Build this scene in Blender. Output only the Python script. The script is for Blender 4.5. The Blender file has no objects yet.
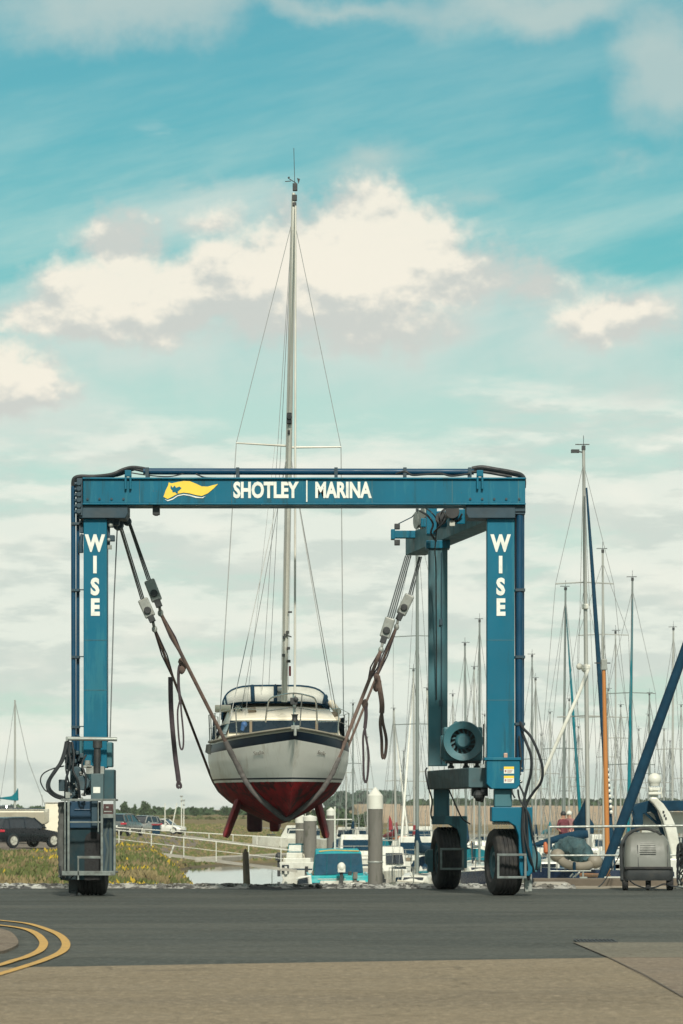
import bpy, bmesh, math, random
from mathutils import Vector, Matrix
random.seed(7)
S = bpy.context.scene
COL = S.collection
F = 3696.0; EYE = 1.5; HZ = 812.0; CX = 341.5
WATER = -2.2
def P(px, py, Y): return Vector(((px-CX)*Y/F, Y, EYE-(py-HZ)*Y/F))
def G(px, py, z=0.0):                       # pixel on the ground plane
    Y = (EYE-z)*F/(py-HZ); return Vector(((px-CX)*Y/F, Y, z))
def X_(px, Y): return (px-CX)*Y/F
def Z_(py, Y): return EYE-(py-HZ)*Y/F

# ------------------------------------------------------------------ materials
def newmat(name):
    m = bpy.data.materials.new(name); m.use_nodes = True
    nt = m.node_tree; b = nt.nodes['Principled BSDF']
    return m, nt, b
def mixc(nt, fac, a, b, mode='MIX'):
    n = nt.nodes.new('ShaderNodeMix'); n.data_type = 'RGBA'; n.blend_type = mode
    for i, v in ((0, fac), (6, a), (7, b)):
        if v is None: continue
        if hasattr(v, 'is_output'): nt.links.new(v, n.inputs[i])
        elif i == 0: n.inputs[0].default_value = v
        else: n.inputs[i].default_value = (*v[:3], 1)
    return n.outputs[2]
def noise(nt, scale, detail=4, rough=.55, vec=None, stretch=None):
    t = nt.nodes.new('ShaderNodeTexNoise'); t.inputs['Scale'].default_value = scale
    t.inputs['Detail'].default_value = detail; t.inputs['Roughness'].default_value = rough
    if vec is None:
        tc = nt.nodes.new('ShaderNodeTexCoord'); vec = tc.outputs['Object']
    if stretch:
        mp = nt.nodes.new('ShaderNodeMapping'); mp.inputs['Scale'].default_value = stretch
        nt.links.new(vec, mp.inputs[0]); vec = mp.outputs[0]
    nt.links.new(vec, t.inputs['Vector'])
    return t.outputs['Fac']
def ramp(nt, src, a, b, lo=0., hi=1.):
    r = nt.nodes.new('ShaderNodeMapRange'); r.inputs[1].default_value = a; r.inputs[2].default_value = b
    r.inputs[3].default_value = lo; r.inputs[4].default_value = hi
    nt.links.new(src, r.inputs[0]); return r.outputs[0]
def M(name, rgb, rough=.55, metal=0., var=.18, scale=2.5, dirt=None, dirt_amt=.5, dscale=1.3, bump=0., stretch=None, spec=None, bscale=None, coat=0):
    m, nt, b = newmat(name)
    lo = tuple(c*(1-var) for c in rgb); hi = tuple(min(1, c*(1+var)) for c in rgb)
    col = mixc(nt, ramp(nt, noise(nt, scale, 5, .6, stretch=stretch), .3, .7), lo, hi)
    if dirt:
        f = ramp(nt, noise(nt, dscale, 6, .65, stretch=stretch), .5, .68, 0, dirt_amt)
        col = mixc(nt, f, col, dirt)
    nt.links.new(col, b.inputs['Base Color'])
    rr = ramp(nt, noise(nt, scale*2.3, 3), .3, .7, max(.05, rough-.1), min(1, rough+.1))
    nt.links.new(rr, b.inputs['Roughness'])
    b.inputs['Metallic'].default_value = metal
    if spec is not None: b.inputs['Specular IOR Level'].default_value = spec
    if coat: b.inputs['Coat Weight'].default_value = coat
    if bump:
        bn = nt.nodes.new('ShaderNodeBump'); bn.inputs['Strength'].default_value = 1; bn.inputs['Distance'].default_value = bump
        nt.links.new(noise(nt, bscale or scale*8, 4), bn.inputs['Height']); nt.links.new(bn.outputs[0], b.inputs['Normal'])
    return m
HB = (.0, .106, .175)
m_blue = M('hoist_blue_paint', HB, .5, 0, .08, 1.1, (.015, .075, .09), .3, 1.2, stretch=(1, 1, .35), spec=.25)
m_blueside = M('weathered_blue_grey_paint', (.03, .12, .145), .6, 0, .15, 2, (.09, .10, .095), .5, 1.5, stretch=(1, 1, .4))
m_under = M('dark_blue_steel', (.012, .04, .06), .6, 0, .2, 3, (.05, .05, .045), .4)
m_grey = M('galvanised_steel', (.26, .29, .27), .5, .35, .2, 6, (.13, .11, .08), .45, 3)
m_navy = M('navy_pipe_paint', (.004, .045, .095), .45, 0, .2, 2, spec=.3)
m_rub = M('black_rubber', (.013, .014, .015), .8, 0, .25, 5, (.06, .052, .042), .45, 4, bump=.004)
m_hose = M('black_hose_rubber', (.009, .013, .016), .6, 0, .2, 5)
m_black = M('black_machinery', (.02, .024, .026), .55, 0, .3, 7, (.06, .055, .045), .4, 5)
m_white = M('white_paint', (.56, .57, .51), .45, 0, .06, 3, (.45, .43, .36), .3, 2)
m_let = M('white_lettering', (.66, .68, .62), .5, 0, .06, 8, (.42, .46, .43), .5, 5)
m_yel = M('yellow_emblem', (.75, .52, .05), .5, 0, .05, 8)
m_wire = M('steel_wire', (.10, .115, .115), .5, .5, .2, 9)
m_rigwire = M('rigging_wire', (.27, .28, .27), .45, .5, .1, 3)
m_block = M('grey_pulley_steel', (.25, .27, .25), .5, .2, .2, 9, (.1, .08, .06), .5, 7)
m_strap = M('brown_webbing', (.11, .075, .06), .85, 0, .25, 18, (.03, .03, .035), .5, 6, bump=.002)
m_strapd = M('dark_purple_webbing', (.05, .038, .045), .85, 0, .25, 18, bump=.002)
m_sleeve = M('grey_chafe_sleeve', (.10, .095, .09), .8, 0, .25, 9, (.03, .03, .03), .5, 6, bump=.004)
m_alu = M('anodised_aluminium', (.50, .50, .44), .4, .3, .1, 2, (.28, .28, .25), .3, 3, stretch=(1, 1, .1))
m_alud = M('weathered_grey_mast', (.36, .37, .34), .45, .3, .12, 2, stretch=(1, 1, .1))
m_aludg = M('dull_green_grey_mast', (.17, .20, .19), .5, .2, .12, 2, stretch=(1, 1, .1))
m_gel = M('white_gelcoat', (.56, .57, .51), .3, 0, .08, 1.5, (.33, .31, .25), .5, 1.2, coat=.3)
m_cream = M('cream_gelcoat', (.70, .66, .53), .35, 0, .05, 2, (.45, .40, .30), .3, 1.5)
m_canvas = M('navy_canvas', (.005, .032, .06), .85, 0, .2, 4, bump=.006, spec=.2)
m_teal = M('teal_canvas', (.004, .12, .15), .85, 0, .15, 4, bump=.006, spec=.2)
m_cyan = M('turquoise_canvas', (.004, .26, .30), .8, 0, .15, 4, bump=.006)
m_clear = M('milky_plastic_window', (.46, .48, .43), .25, 0, .12, 2.5, (.62, .62, .55), .5, 1.2)
m_glass = M('dark_window_glass', (.012, .02, .028), .08, 0, .2, 3, spec=.8)
m_red = M('red_canvas', (.22, .02, .03), .8, 0, .15, 4)
m_orange = M('orange_canvas', (.62, .18, .03), .7, 0, .15, 4)
m_wood = M('varnished_spruce', (.42, .17, .045), .4, 0, .15, 3, (.25, .09, .02), .4, 3, stretch=(3, 3, .3))
m_timber = M('weathered_timber', (.19, .155, .11), .85, 0, .25, 3, (.08, .07, .05), .5, 2, bump=.01, stretch=(2, 2, .6))
m_conc = M('pale_concrete', (.30, .29, .25), .9, 0, .15, 1.5, (.14, .13, .11), .5, .8, bump=.01)
m_pile = M('grey_pile', (.135, .13, .115), .8, 0, .12, 1.2, (.08, .085, .07), .5, 2, stretch=(2, 2, .3))
m_chrome = M('stainless_tube', (.45, .46, .43), .25, .8, .05, 4)
m_rope = M('cream_rope', (.5, .46, .36), .9, 0, .15, 9)
m_lamp = M('lamp_glass', (.7, .68, .6), .2, 0, .05, 9)

def wear(m, scale, thr, col, amt, stretch=None):
    nt = m.node_tree; b = nt.nodes['Principled BSDF']; src = b.inputs['Base Color'].links[0].from_socket
    tc = nt.nodes.new('ShaderNodeTexCoord').outputs['Object']
    nt.links.new(mixc(nt, ramp(nt, noise(nt, scale, 7, .7, tc, stretch), thr, thr+.05, 0, amt), src, col), b.inputs['Base Color'])
wear(m_blue, 6, .66, (.10, .05, .025), .6); wear(m_blue, 3.5, .56, (.03, .17, .21), .35, (1, 1, .12)); wear(m_blue, 2.2, .58, (.01, .05, .06), .5, (1.5, 1.5, .10))
wear(m_blueside, 7, .64, (.12, .06, .03), .6); wear(m_blueside, 2.5, .55, (.012, .04, .05), .6, (1.5, 1.5, .12))
wear(m_grey, 9, .62, (.10, .055, .03), .6); wear(m_pile, 3, .55, (.05, .055, .035), .6, (1, 1, .25)); wear(m_gel, 4, .60, (.36, .33, .24), .5, (1, 1, .3))
# ------------------------------------------------------------------ mesh builder
class MB:
    def __init__(s): s.v = []; s.f = []; s.m = []; s.uv = None
    def add(s, vs, fs, m=0):
        b = len(s.v); s.v += [Vector(p) for p in vs]
        for f in fs: s.f.append([b+i for i in f]); s.m.append(m)
        return s
    def box(s, x0, x1, y0, y1, z0, z1, m=0, taper=None):
        x0, x1 = min(x0, x1), max(x0, x1); y0, y1 = min(y0, y1), max(y0, y1); z0, z1 = min(z0, z1), max(z0, z1)
        vs = [(x0,y0,z0),(x1,y0,z0),(x1,y1,z0),(x0,y1,z0),(x0,y0,z1),(x1,y0,z1),(x1,y1,z1),(x0,y1,z1)]
        if taper:
            cx, cy = (x0+x1)/2, (y0+y1)/2
            vs = vs[:4]+[(cx+(x-cx)*taper, cy+(y-cy)*taper, z) for x, y, z in vs[4:]]
        return s.add(vs, [(0,3,2,1),(4,5,6,7),(0,1,5,4),(1,2,6,5),(2,3,7,6),(3,0,4,7)], m)
    def pbox(s, px0, px1, py0, py1, Y, d, m=0):   # box whose front face at depth Y spans these picture units
        return s.box(X_(px0, Y), X_(px1, Y), Y, Y+d, Z_(py1, Y), Z_(py0, Y), m)
    def beam(s, a, b, w, h, m=0, up=Vector((0,0,1))):
        a = Vector(a); b = Vector(b); d = (b-a).normalized()
        r = d.cross(up)
        if r.length < 1e-4: r = d.cross(Vector((0,1,0)))
        r.normalize(); u = r.cross(d).normalized()
        vs = []
        for p in (a, b):
            for i, j in ((-1,-1),(1,-1),(1,1),(-1,1)): vs.append(p+r*i*w/2+u*j*h/2)
        return s.add(vs, [(0,1,2,3),(7,6,5,4),(0,4,5,1),(1,5,6,2),(2,6,7,3),(3,7,4,0)], m)
    def tube(s, pts, r, n=8, m=0, cap=True, flat=1.0):
        pts = [Vector(p) for p in pts]; N = len(pts)
        rs = r if isinstance(r, (list, tuple)) else [r]*N
        T = []
        for i in range(N):
            t = (pts[min(i+1, N-1)]-pts[max(i-1, 0)])
            T.append(t.normalized() if t.length > 1e-9 else Vector((0,0,1)))
        ref = Vector((0,1,0)) if abs(T[0].y) < .9 else Vector((1,0,0))
        vs = []; base = len(s.v); u = None
        for i in range(N):
            if u is None: u = (ref-T[i]*ref.dot(T[i])).normalized()
            else:
                u = u-T[i]*u.dot(T[i]); u = u.normalized() if u.length > 1e-6 else ref
            w = T[i].cross(u)
            for k in range(n):
                a = 2*math.pi*k/n; vs.append(pts[i]+(u*math.cos(a)*flat+w*math.sin(a))*rs[i])
        fs = []
        for i in range(N-1):
            for k in range(n):
                fs.append((i*n+k, i*n+(k+1)%n, (i+1)*n+(k+1)%n, (i+1)*n+k))
        if cap: fs.append(tuple(range(n))[::-1]); fs.append(tuple((N-1)*n+k for k in range(n)))
        return s.add(vs, fs, m)
    def lathe(s, prof, c, axis=(0,0,1), n=24, m=0, close=False):
        ax = Vector(axis).normalized(); ref = Vector((0,0,1)) if abs(ax.z) < .9 else Vector((1,0,0))
        u = (ref-ax*ref.dot(ax)).normalized(); w = ax.cross(u); c = Vector(c); vs = []
        for r, h in prof:
            for k in range(n):
                a = 2*math.pi*k/n; vs.append(c+ax*h+(u*math.cos(a)+w*math.sin(a))*r)
        fs = []
        N = len(prof)
        for i in range(N-1 if not close else N):
            j = (i+1) % N
            for k in range(n): fs.append((i*n+k, i*n+(k+1)%n, j*n+(k+1)%n, j*n+k))
        if not close:
            fs.append(tuple(range(n))[::-1]); fs.append(tuple((N-1)*n+k for k in range(n)))
        return s.add(vs, fs, m)
    def loft(s, rings, m=0, closed=True, cap=True):
        n = len(rings[0]); vs = [p for r in rings for p in r]; fs = []
        for i in range(len(rings)-1):
            for k in range(n if closed else n-1):
                fs.append((i*n+k, i*n+(k+1)%n, (i+1)*n+(k+1)%n, (i+1)*n+k))
        if cap: fs.append(tuple(range(n))[::-1]); fs.append(tuple((len(rings)-1)*n+k for k in range(n)))
        return s.add(vs, fs, m)
    def prism(s, poly, a0, a1, axis='y', m=0):      # poly in the other two axes
        def pt(p, a):
            if axis == 'y': return (p[0], a, p[1])
            if axis == 'x': return (a, p[0], p[1])
            return (p[0], p[1], a)
        n = len(poly)
        vs = [pt(p, a0) for p in poly]+[pt(p, a1) for p in poly]
        fs = [tuple(range(n))[::-1], tuple(range(n, 2*n))]+[(k, (k+1)%n, n+(k+1)%n, n+k) for k in range(n)]
        return s.add(vs, fs, m)
    def sph(s, c, rx, ry=None, rz=None, n=12, m=0, jit=0):
        ry = ry or rx; rz = rz or rx; c = Vector(c); vs = []; h = max(4, n//2)
        for i in range(h+1):
            t = math.pi*i/h
            for k in range(n):
                a = 2*math.pi*k/n; q = 1+random.uniform(-jit, jit)
                vs.append(c+Vector((math.sin(t)*math.cos(a)*rx, math.sin(t)*math.sin(a)*ry, math.cos(t)*rz))*q)
        fs = [(i*n+k, (i+1)*n+k, (i+1)*n+(k+1)%n, i*n+(k+1)%n) for i in range(h) for k in range(n)]
        return s.add(vs, fs, m)
    def text(s, txt, size, M4, xs=1., off=0., depth=.004, m=0, align='CENTER'):
        cu = bpy.data.curves.new('t', 'FONT'); cu.body = txt; cu.size = size; cu.offset = off; cu.extrude = depth/2; cu.resolution_u = 3
        cu.align_x = align; cu.align_y = 'CENTER'
        o = bpy.data.objects.new('t', cu); COL.objects.link(o)
        dg = bpy.context.evaluated_depsgraph_get(); dg.update()
        me = bpy.data.meshes.new_from_object(o.evaluated_get(dg))
        s.add([M4 @ Vector((v.co.x*xs, v.co.y, v.co.z)) for v in me.vertices], [tuple(p.vertices) for p in me.polygons], m)
        bpy.data.objects.remove(o); bpy.data.curves.remove(cu); bpy.data.meshes.remove(me)
        return s
    def build(s, name, mats, parent=None, smooth=False, bevel=0, world=True, fix=True):
        o0 = Vector((0,0,0))
        if parent is not None and world:
            r = parent
            while r.parent: r = r.parent
            o0 = Vector(r.location)
        me = bpy.data.meshes.new(name); me.from_pydata([tuple(p-o0) for p in s.v], [], s.f)
        if not isinstance(mats, (list, tuple)): mats = [mats]
        for m in mats: me.materials.append(m)
        me.polygons.foreach_set('material_index', s.m)
        if s.uv is not None:
            ul = me.uv_layers.new(name='UVMap')
            for lp in me.loops: ul.data[lp.index].uv = s.uv[lp.vertex_index]
        if fix:
            bm = bmesh.new(); bm.from_mesh(me); bmesh.ops.recalc_face_normals(bm, faces=bm.faces); bm.to_mesh(me); bm.free()
        if smooth:
            me.shade_smooth(); me.set_sharp_from_angle(angle=math.radians(38))
        me.update()
        o = bpy.data.objects.new(name, me); COL.objects.link(o)
        if parent is not None: o.parent = parent
        if bevel:
            bv = o.modifiers.new('bevel', 'BEVEL'); bv.width = bevel; bv.segments = 2; bv.limit_method = 'ANGLE'; bv.angle_limit = math.radians(40)
        return o
def thing(name, label, cat, loc=(0,0,0), rz=0, group=None):
    o = bpy.data.objects.new(name, None); COL.objects.link(o); o.location = loc; o.rotation_euler = (0,0,rz)
    o.empty_display_size = .2
    o['label'] = label; o['category'] = cat
    if group: o['group'] = group
    return o
def tag(o, label, cat, group=None, kind=None):
    o['label'] = label; o['category'] = cat
    if group: o['group'] = group
    if kind: o['kind'] = kind
    return o
def struct(o, label=None):
    o['kind'] = 'structure'
    if label: o['label'] = label
    return o
def lab(o, label): o['label'] = label; return o
def smoothpts(pts, k=6):                      # Catmull-Rom
    pts = [Vector(p) for p in pts]; out = []
    for i in range(len(pts)-1):
        p0 = pts[max(i-1, 0)]; p1 = pts[i]; p2 = pts[i+1]; p3 = pts[min(i+2, len(pts)-1)]
        for j in range(k):
            t = j/k
            out.append(.5*((2*p1)+(-p0+p2)*t+(2*p0-5*p1+4*p2-p3)*t*t+(-p0+3*p1-3*p2+p3)*t**3))
    out.append(pts[-1]); return out
def dup(root, loc, rz=0, label=None, group=None):
    r = root.copy(); COL.objects.link(r); r.location = loc; r.rotation_euler = (0,0,rz)
    if label: r['label'] = label
    if group: r['group'] = group
    for ch in list(root.children):
        c = ch.copy(); COL.objects.link(c); c.parent = r
        for g in list(ch.children):
            d = g.copy(); COL.objects.link(d); d.parent = c
    return r
SKYK = .068; SUNE = 4.5; HAZE = .00008; EXPO = 0.0
# ------------------------------------------------------------------ ground, quay, terrain
# water line
def shore(Y):            # x of the left water edge
    t = [(60,-0.6),(74,-1.0),(90,-2.2),(150,-5.2),(180,-6.9),(210,-8.8),(235,-9.4),(258,-6),(272,4)]
    for (a, xa), (b, xb) in zip(t, t[1:]):
        if Y <= b: return xa+(xb-xa)*max(0, (Y-a))/(b-a)
    return 4+(Y-272)*.02
def hsh(x, y): return (math.sin(x*1.7+y*.9)*math.cos(y*1.3-x*.6)+math.sin(x*.53+1)*math.cos(y*.31))*.5
def height(x, Y):
    if Y < 74.2: return -.03
    h_left = -.22-.3*min(1, (Y-74)/300)
    sx = shore(Y)
    # distance to water (positive = land)
    if Y < 262: dl = sx-x
    else: dl = max((Y-262)*.9 if x < 5 else -50, sx-x)
    dr = (Y-700)
    d = max(dl, dr)
    if d < -8: return -4.5
    if dl > dr or d < 0:
        w = 4.2
        low = -2.08+min(.9, max(0, Y-240)*.0022)
        kx = max(0, min(1, (x+17)/5)); ky = max(0, min(1, (Y-215)/30)); k_ = kx*ky
        base = h_left*(1-k_)+low*k_
        t = max(0, min(1, (d+1.5)/w)); t = t*t*(3-2*t)
        z = -3.4+(base+3.4)*t+hsh(x*.8, Y*.5)*(.10 if Y < 225 else .03)*t*(1 if Y > 78 else 0)
        if Y > 500: z += (Y-500)*.0028
    else:
        t = min(1, d/12); z = -3.4+2.3*t
        z += max(0, Y-720)*.0062
        z = min(z, 6)
    if Y > 1400 and x < 0: z = min(z, 2.5)
    # wooded hill right of the yacht
    hx = (x/Y)*F
    return z
xs = [-2500,-1200,-600,-300,-150,-80,-50,-35,-28]+[-22+i*.7 for i in range(48)]+[12.5,15,18,22,28,35,50,80,150,300,600,1200,2500]
ys = [-300,-100,-40,0,30,60,74.15,74.25]+[75+i*1.5 for i in range(17)]+[102+i*4 for i in range(50)]+[305,315,330,350,380,420,470,530,600,680,697,702,708,716,730,760,820,900,1000,1150,1300,1500,1800,2200,2800,3600,5000]
mb = MB(); W = len(xs)
vs = [(x, y, height(x, y)) for y in ys for x in xs]
mb.add(vs, [(j*W+i, j*W+i+1, (j+1)*W+i+1, (j+1)*W+i) for j in range(len(ys)-1) for i in range(W-1)])
m, nt, b = newmat('rough_grass_and_mud')
tc = nt.nodes.new('ShaderNodeTexCoord').outputs['Object']
c = mixc(nt, ramp(nt, noise(nt, .35, 6, .6, tc), .35, .65), (.20, .145, .085), (.12, .12, .055))
c = mixc(nt, ramp(nt, noise(nt, .22, 5, .6, tc, (1, .5, 1)), .54, .70, 0, .45), c, (.22, .17, .055))
c = mixc(nt, ramp(nt, noise(nt, 1.6, 5, .7, tc), .52, .7, 0, .75), c, (.045, .06, .025))
c = mixc(nt, ramp(nt, noise(nt, 6, 4, .7, tc), .45, .8, 0, .5), c, (.28, .22, .12))
geo = nt.nodes.new('ShaderNodeSeparateXYZ'); nt.links.new(tc, geo.inputs[0])
# mud near water
mud = ramp(nt, geo.outputs[2], -2.16, -2.04, 1, 0)
c = mixc(nt, mud, c, (.11, .095, .065))
# far sandy stubble field
fy = ramp(nt, geo.outputs[1], 705, 760); fx = ramp(nt, geo.outputs[0], 0, 12)
mm = nt.nodes.new('ShaderNodeMath'); mm.operation = 'MULTIPLY'; nt.links.new(fy, mm.inputs[0]); nt.links.new(fx, mm.inputs[1])
fld = mixc(nt, noise(nt, .02, 4, .5, tc, (1, .3, 1)), (.36, .27, .185), (.44, .35, .25))
c = mixc(nt, mm.outputs[0], c, fld)
# parking area gravel, left
px_ = ramp(nt, geo.outputs[1], 166, 172)
pl = ramp(nt, geo.outputs[0], -13.5, -12.5, 1, 0)
mm2 = nt.nodes.new('ShaderNodeMath'); mm2.operation = 'MULTIPLY'; nt.links.new(px_, mm2.inputs[0]); nt.links.new(pl, mm2.inputs[1])
pe = ramp(nt, geo.outputs[1], 395, 400, 1, 0)
mm3 = nt.nodes.new('ShaderNodeMath'); mm3.operation = 'MULTIPLY'; nt.links.new(mm2.outputs[0], mm3.inputs[0]); nt.links.new(pe, mm3.inputs[1])
c = mixc(nt, mm3.outputs[0], c, (.17, .15, .13))
c = mixc(nt, ramp(nt, noise(nt, .9, 6, .75, tc, (1, .6, 1)), .45, .65, 0, .5), c, (.08, .07, .04))
nt.links.new(c, b.inputs['Base Color']); b.inputs['Roughness'].default_value = .95; b.inputs['Specular IOR Level'].default_value = .1
bn = nt.nodes.new('ShaderNodeBump'); bn.inputs['Distance'].default_value = .12; nt.links.new(noise(nt, 3, 6, .7, tc), bn.inputs['Height']); nt.links.new(bn.outputs[0], b.inputs['Normal'])
g = mb.build('ground', m, smooth=True, fix=False); struct(g)

# water sheet
m, nt, b = newmat('basin_water'); b.inputs['Base Color'].default_value = (.09, .11, .105, 1); b.inputs['Roughness'].default_value = .03
b.inputs['Specular IOR Level'].default_value = .8; b.inputs['IOR'].default_value = 1.33
bn = nt.nodes.new('ShaderNodeBump'); bn.inputs['Distance'].default_value = .0022
nt.links.new(noise(nt, 1.1, 4, .6, None, (1.5, .45, 1)), bn.inputs['Height']); nt.links.new(bn.outputs[0], b.inputs['Normal'])
mb = MB(); mb.add([(-40,74.6,WATER),(900,74.6,WATER),(900,712,WATER),(-40,712,WATER)], [(0,1,2,3)])
struct(mb.build('water', m, fix=False))

# paving
def sheet(name, pts, z, mat, thick=0):
    mb = MB(); mb.add([(p[0], p[1], z) for p in pts], [tuple(range(len(pts)))])
    o = mb.build(name, mat, fix=False)
    if o.data.polygons[0].normal.z < 0: o.data.flip_normals()
    return struct(o)
def paving(name, base, spk, patch, bump=.006, tint=None, cracks=True, lines=False):
    m, nt, b = newmat(name); tc = nt.nodes.new('ShaderNodeTexCoord').outputs['Object']
    c = mixc(nt, ramp(nt, noise(nt, .35, 6, .6, tc, (.6, 1, 1)), .3, .7), tuple(x*.86 for x in base), tuple(x*1.14 for x in base))
    c = mixc(nt, ramp(nt, noise(nt, .16, 6, .65, tc, (.4, 1, 1)), .50, .56, 0, .75), c, patch)
    c = mixc(nt, ramp(nt, noise(nt, 1.7, 5, .7, tc, (.35, 1, 1)), .58, .72, 0, .35), c, tuple(x*.6 for x in base))
    c = mixc(nt, ramp(nt, noise(nt, 7, 6, .85, tc, (1.6, 1, 1)), .50, .60, 0, .6), c, spk)
    c = mixc(nt, ramp(nt, noise(nt, 5, 6, .85, tc, (1.9, .8, 1)), .51, .61, 0, .6), c, tuple(x*.55 for x in base))
    c = mixc(nt, ramp(nt, noise(nt, .9, 6, .7, tc, (.5, 1, 1)), .60, .66, 0, .5), c, tuple(x*.5 for x in base))
    c = mixc(nt, ramp(nt, noise(nt, 55, 3, .8, tc), .52, .75, 0, .6), c, spk)
    c = mixc(nt, ramp(nt, noise(nt, 34, 2, .8, tc), .30, .42, .55, 0), c, tuple(x*.45 for x in base))
    # faint long tyre sweeps
    c = mixc(nt, ramp(nt, noise(nt, .5, 3, .5, tc, (.12, 1.6, 1)), .56, .64, 0, .22), c, tuple(x*.55 for x in base))
    if cracks:
        v = nt.nodes.new('ShaderNodeTexVoronoi'); v.feature = 'DISTANCE_TO_EDGE'; v.inputs['Scale'].default_value = .22
        w = nt.nodes.new('ShaderNodeTexNoise'); w.inputs['Scale'].default_value = 1.2; nt.links.new(tc, w.inputs['Vector'])
        ad = nt.nodes.new('ShaderNodeVectorMath'); ad.operation = 'MULTIPLY_ADD'; ad.inputs[1].default_value = (1.6,1.6,0); nt.links.new(w.outputs['Color'], ad.inputs[0]); nt.links.new(tc, ad.inputs[2])
        nt.links.new(ad.outputs[0], v.inputs['Vector'])
        c = mixc(nt, ramp(nt, v.outputs['Distance'], .002, .006, .45, 0), c, tuple(x*.35 for x in base))
    nt.links.new(c, b.inputs['Base Color'])
    nt.links.new(ramp(nt, noise(nt, .8, 4), .3, .7, .72, .92), b.inputs['Roughness']); b.inputs['Specular IOR Level'].default_value = .3
    bn = nt.nodes.new('ShaderNodeBump'); bn.inputs['Distance'].default_value = bump
    nt.links.new(noise(nt, 40, 4, .8, tc), bn.inputs['Height']); nt.links.new(bn.outputs[0], b.inputs['Normal'])
    return m
m_asph = paving('dark_asphalt', (.038, .045, .040), (.13, .138, .12), (.068, .073, .062))
m_tan = paving('tan_concrete', (.175, .145, .095), (.36, .30, .21), (.135, .112, .075), .008)
m_palegrey = paving('pale_grey_concrete', (.125, .118, .088), (.25, .23, .18), (.10, .095, .072), .005)
m_pink = paving('pinkish_concrete', (.155, .126, .09), (.30, .25, .19), (.125, .10, .075), .006)
A = G(-60, 969); Bp = G(608, 958); Cp = G(573, 943); Dp = G(760, 941); Ep = G(683, 998)
sheet('quay_road', [(-70, 34), (70, 34), (70, 72.3), (-70, 72.3)], 0, m_asph)
sheet('tan_pavement', [(-70, -60), (70, -60), (70, 30.5), (Ep.x+.3, 29.0), (Ep.x, Ep.y), (Bp.x, Bp.y), (A.x, A.y), (-70, A.y-.6)], .004, m_tan)
sheet('pink_pavement', [(Ep.x, Ep.y), (Ep.x+.3, 29.0), (70, 30.5), (70, Bp.y+.15), (Bp.x, Bp.y)], .006, m_pink)
sheet('grey_pavement', [(Bp.x, Bp.y), (70, Bp.y+.15), (70, Dp.y), (Cp.x, Cp.y)], .008, m_palegrey)
# joint lines between slabs
mb = MB()
def ribbon(mb, pts, w, z, m=0):
    pts = [Vector((p[0], p[1], 0)) for p in pts]; vs = []
    for i, p in enumerate(pts):
        t = (pts[min(i+1, len(pts)-1)]-pts[max(i-1, 0)]).normalized(); n = Vector((-t.y, t.x, 0))
        vs += [p+n*w/2+Vector((0,0,z)), p-n*w/2+Vector((0,0,z))]
    mb.add(vs, [(2*i, 2*i+1, 2*i+3, 2*i+2) for i in range(len(pts)-1)], m)
ribbon(mb, [Ep, (Ep*.5+Bp*.5)+Vector((.03,0,0)), Bp], .02, .012); ribbon(mb, [Bp, Cp], .015, .012)
struct(mb.build('pavement_joint', M('tar_joint', (.085,.072,.055), .9, 0, .4, 6), fix=False))
# double yellow lines
m, nt, b = newmat('worn_yellow_road_paint')
c = mixc(nt, ramp(nt, noise(nt, 9, 6, .75), .45, .70, 0, .8), (.47, .285, .065), (.15, .125, .08)); nt.links.new(c, b.inputs['Base Color']); b.inputs['Roughness'].default_value = .85
for i, pp in enumerate(([(-60,919),(-20,919.5),(0,921),(29,924.5),(53,932.5),(63,939),(66,946),(61,953),(45,960.5),(29,966),(0,975),(-40,986)],
           [(-60,924),(-20,924.5),(0,926),(24,929.5),(36,934.5),(42.5,941),(43.5,946),(39,952),(26,958),(14,961.5),(0,966),(-40,976)])):
    mb = MB(); ribbon(mb, smoothpts([G(*p) for p in pp], 8), .098, .012+.002*i)
    o = mb.build('yellow_line', m, fix=False); struct(o)
# small raised traffic island edge inside the yellow lines
isl = smoothpts([G(*p) for p in [(-60,929),(-10,929.5),(8,933),(16,939),(18,946),(10,951),(0,954),(-40,960)]], 6)
mb = MB(); n = len(isl)
mb.prism([(p.x, p.y) for p in isl], -.01, .03, 'z'); struct(mb.build('traffic_island', m_pink))
# drain grating
gr = thing('drain_grating', 'black slotted drain grating set across the pavement at right', 'drain', G(597, 941))
a, c2 = G(577, 942.5), G(616, 942.5)
mb = MB(); 
mb.box(a.x, c2.x, a.y-.22, a.y-.17, .005, .02); mb.box(a.x, c2.x, a.y+.55, a.y+.6, .005, .02)
for i in range(11):
    x = a.x+(c2.x-a.x)*i/10; mb.box(x-.008, x+.008, a.y-.17, a.y+.55, .005, .018)
mb.build('grate', m_black, gr)
mb = MB(); mb.add([(a.x,a.y-.17,.01),(c2.x,a.y-.17,.01),(c2.x,a.y+.55,.01),(a.x,a.y+.55,.01)], [(0,1,2,3)]); mb.build('pit_shade_sheet', M('pit_shade_black', (.004,.004,.004), 1), gr, fix=False)  # flat black sheet painted as the shade below the grate

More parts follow.
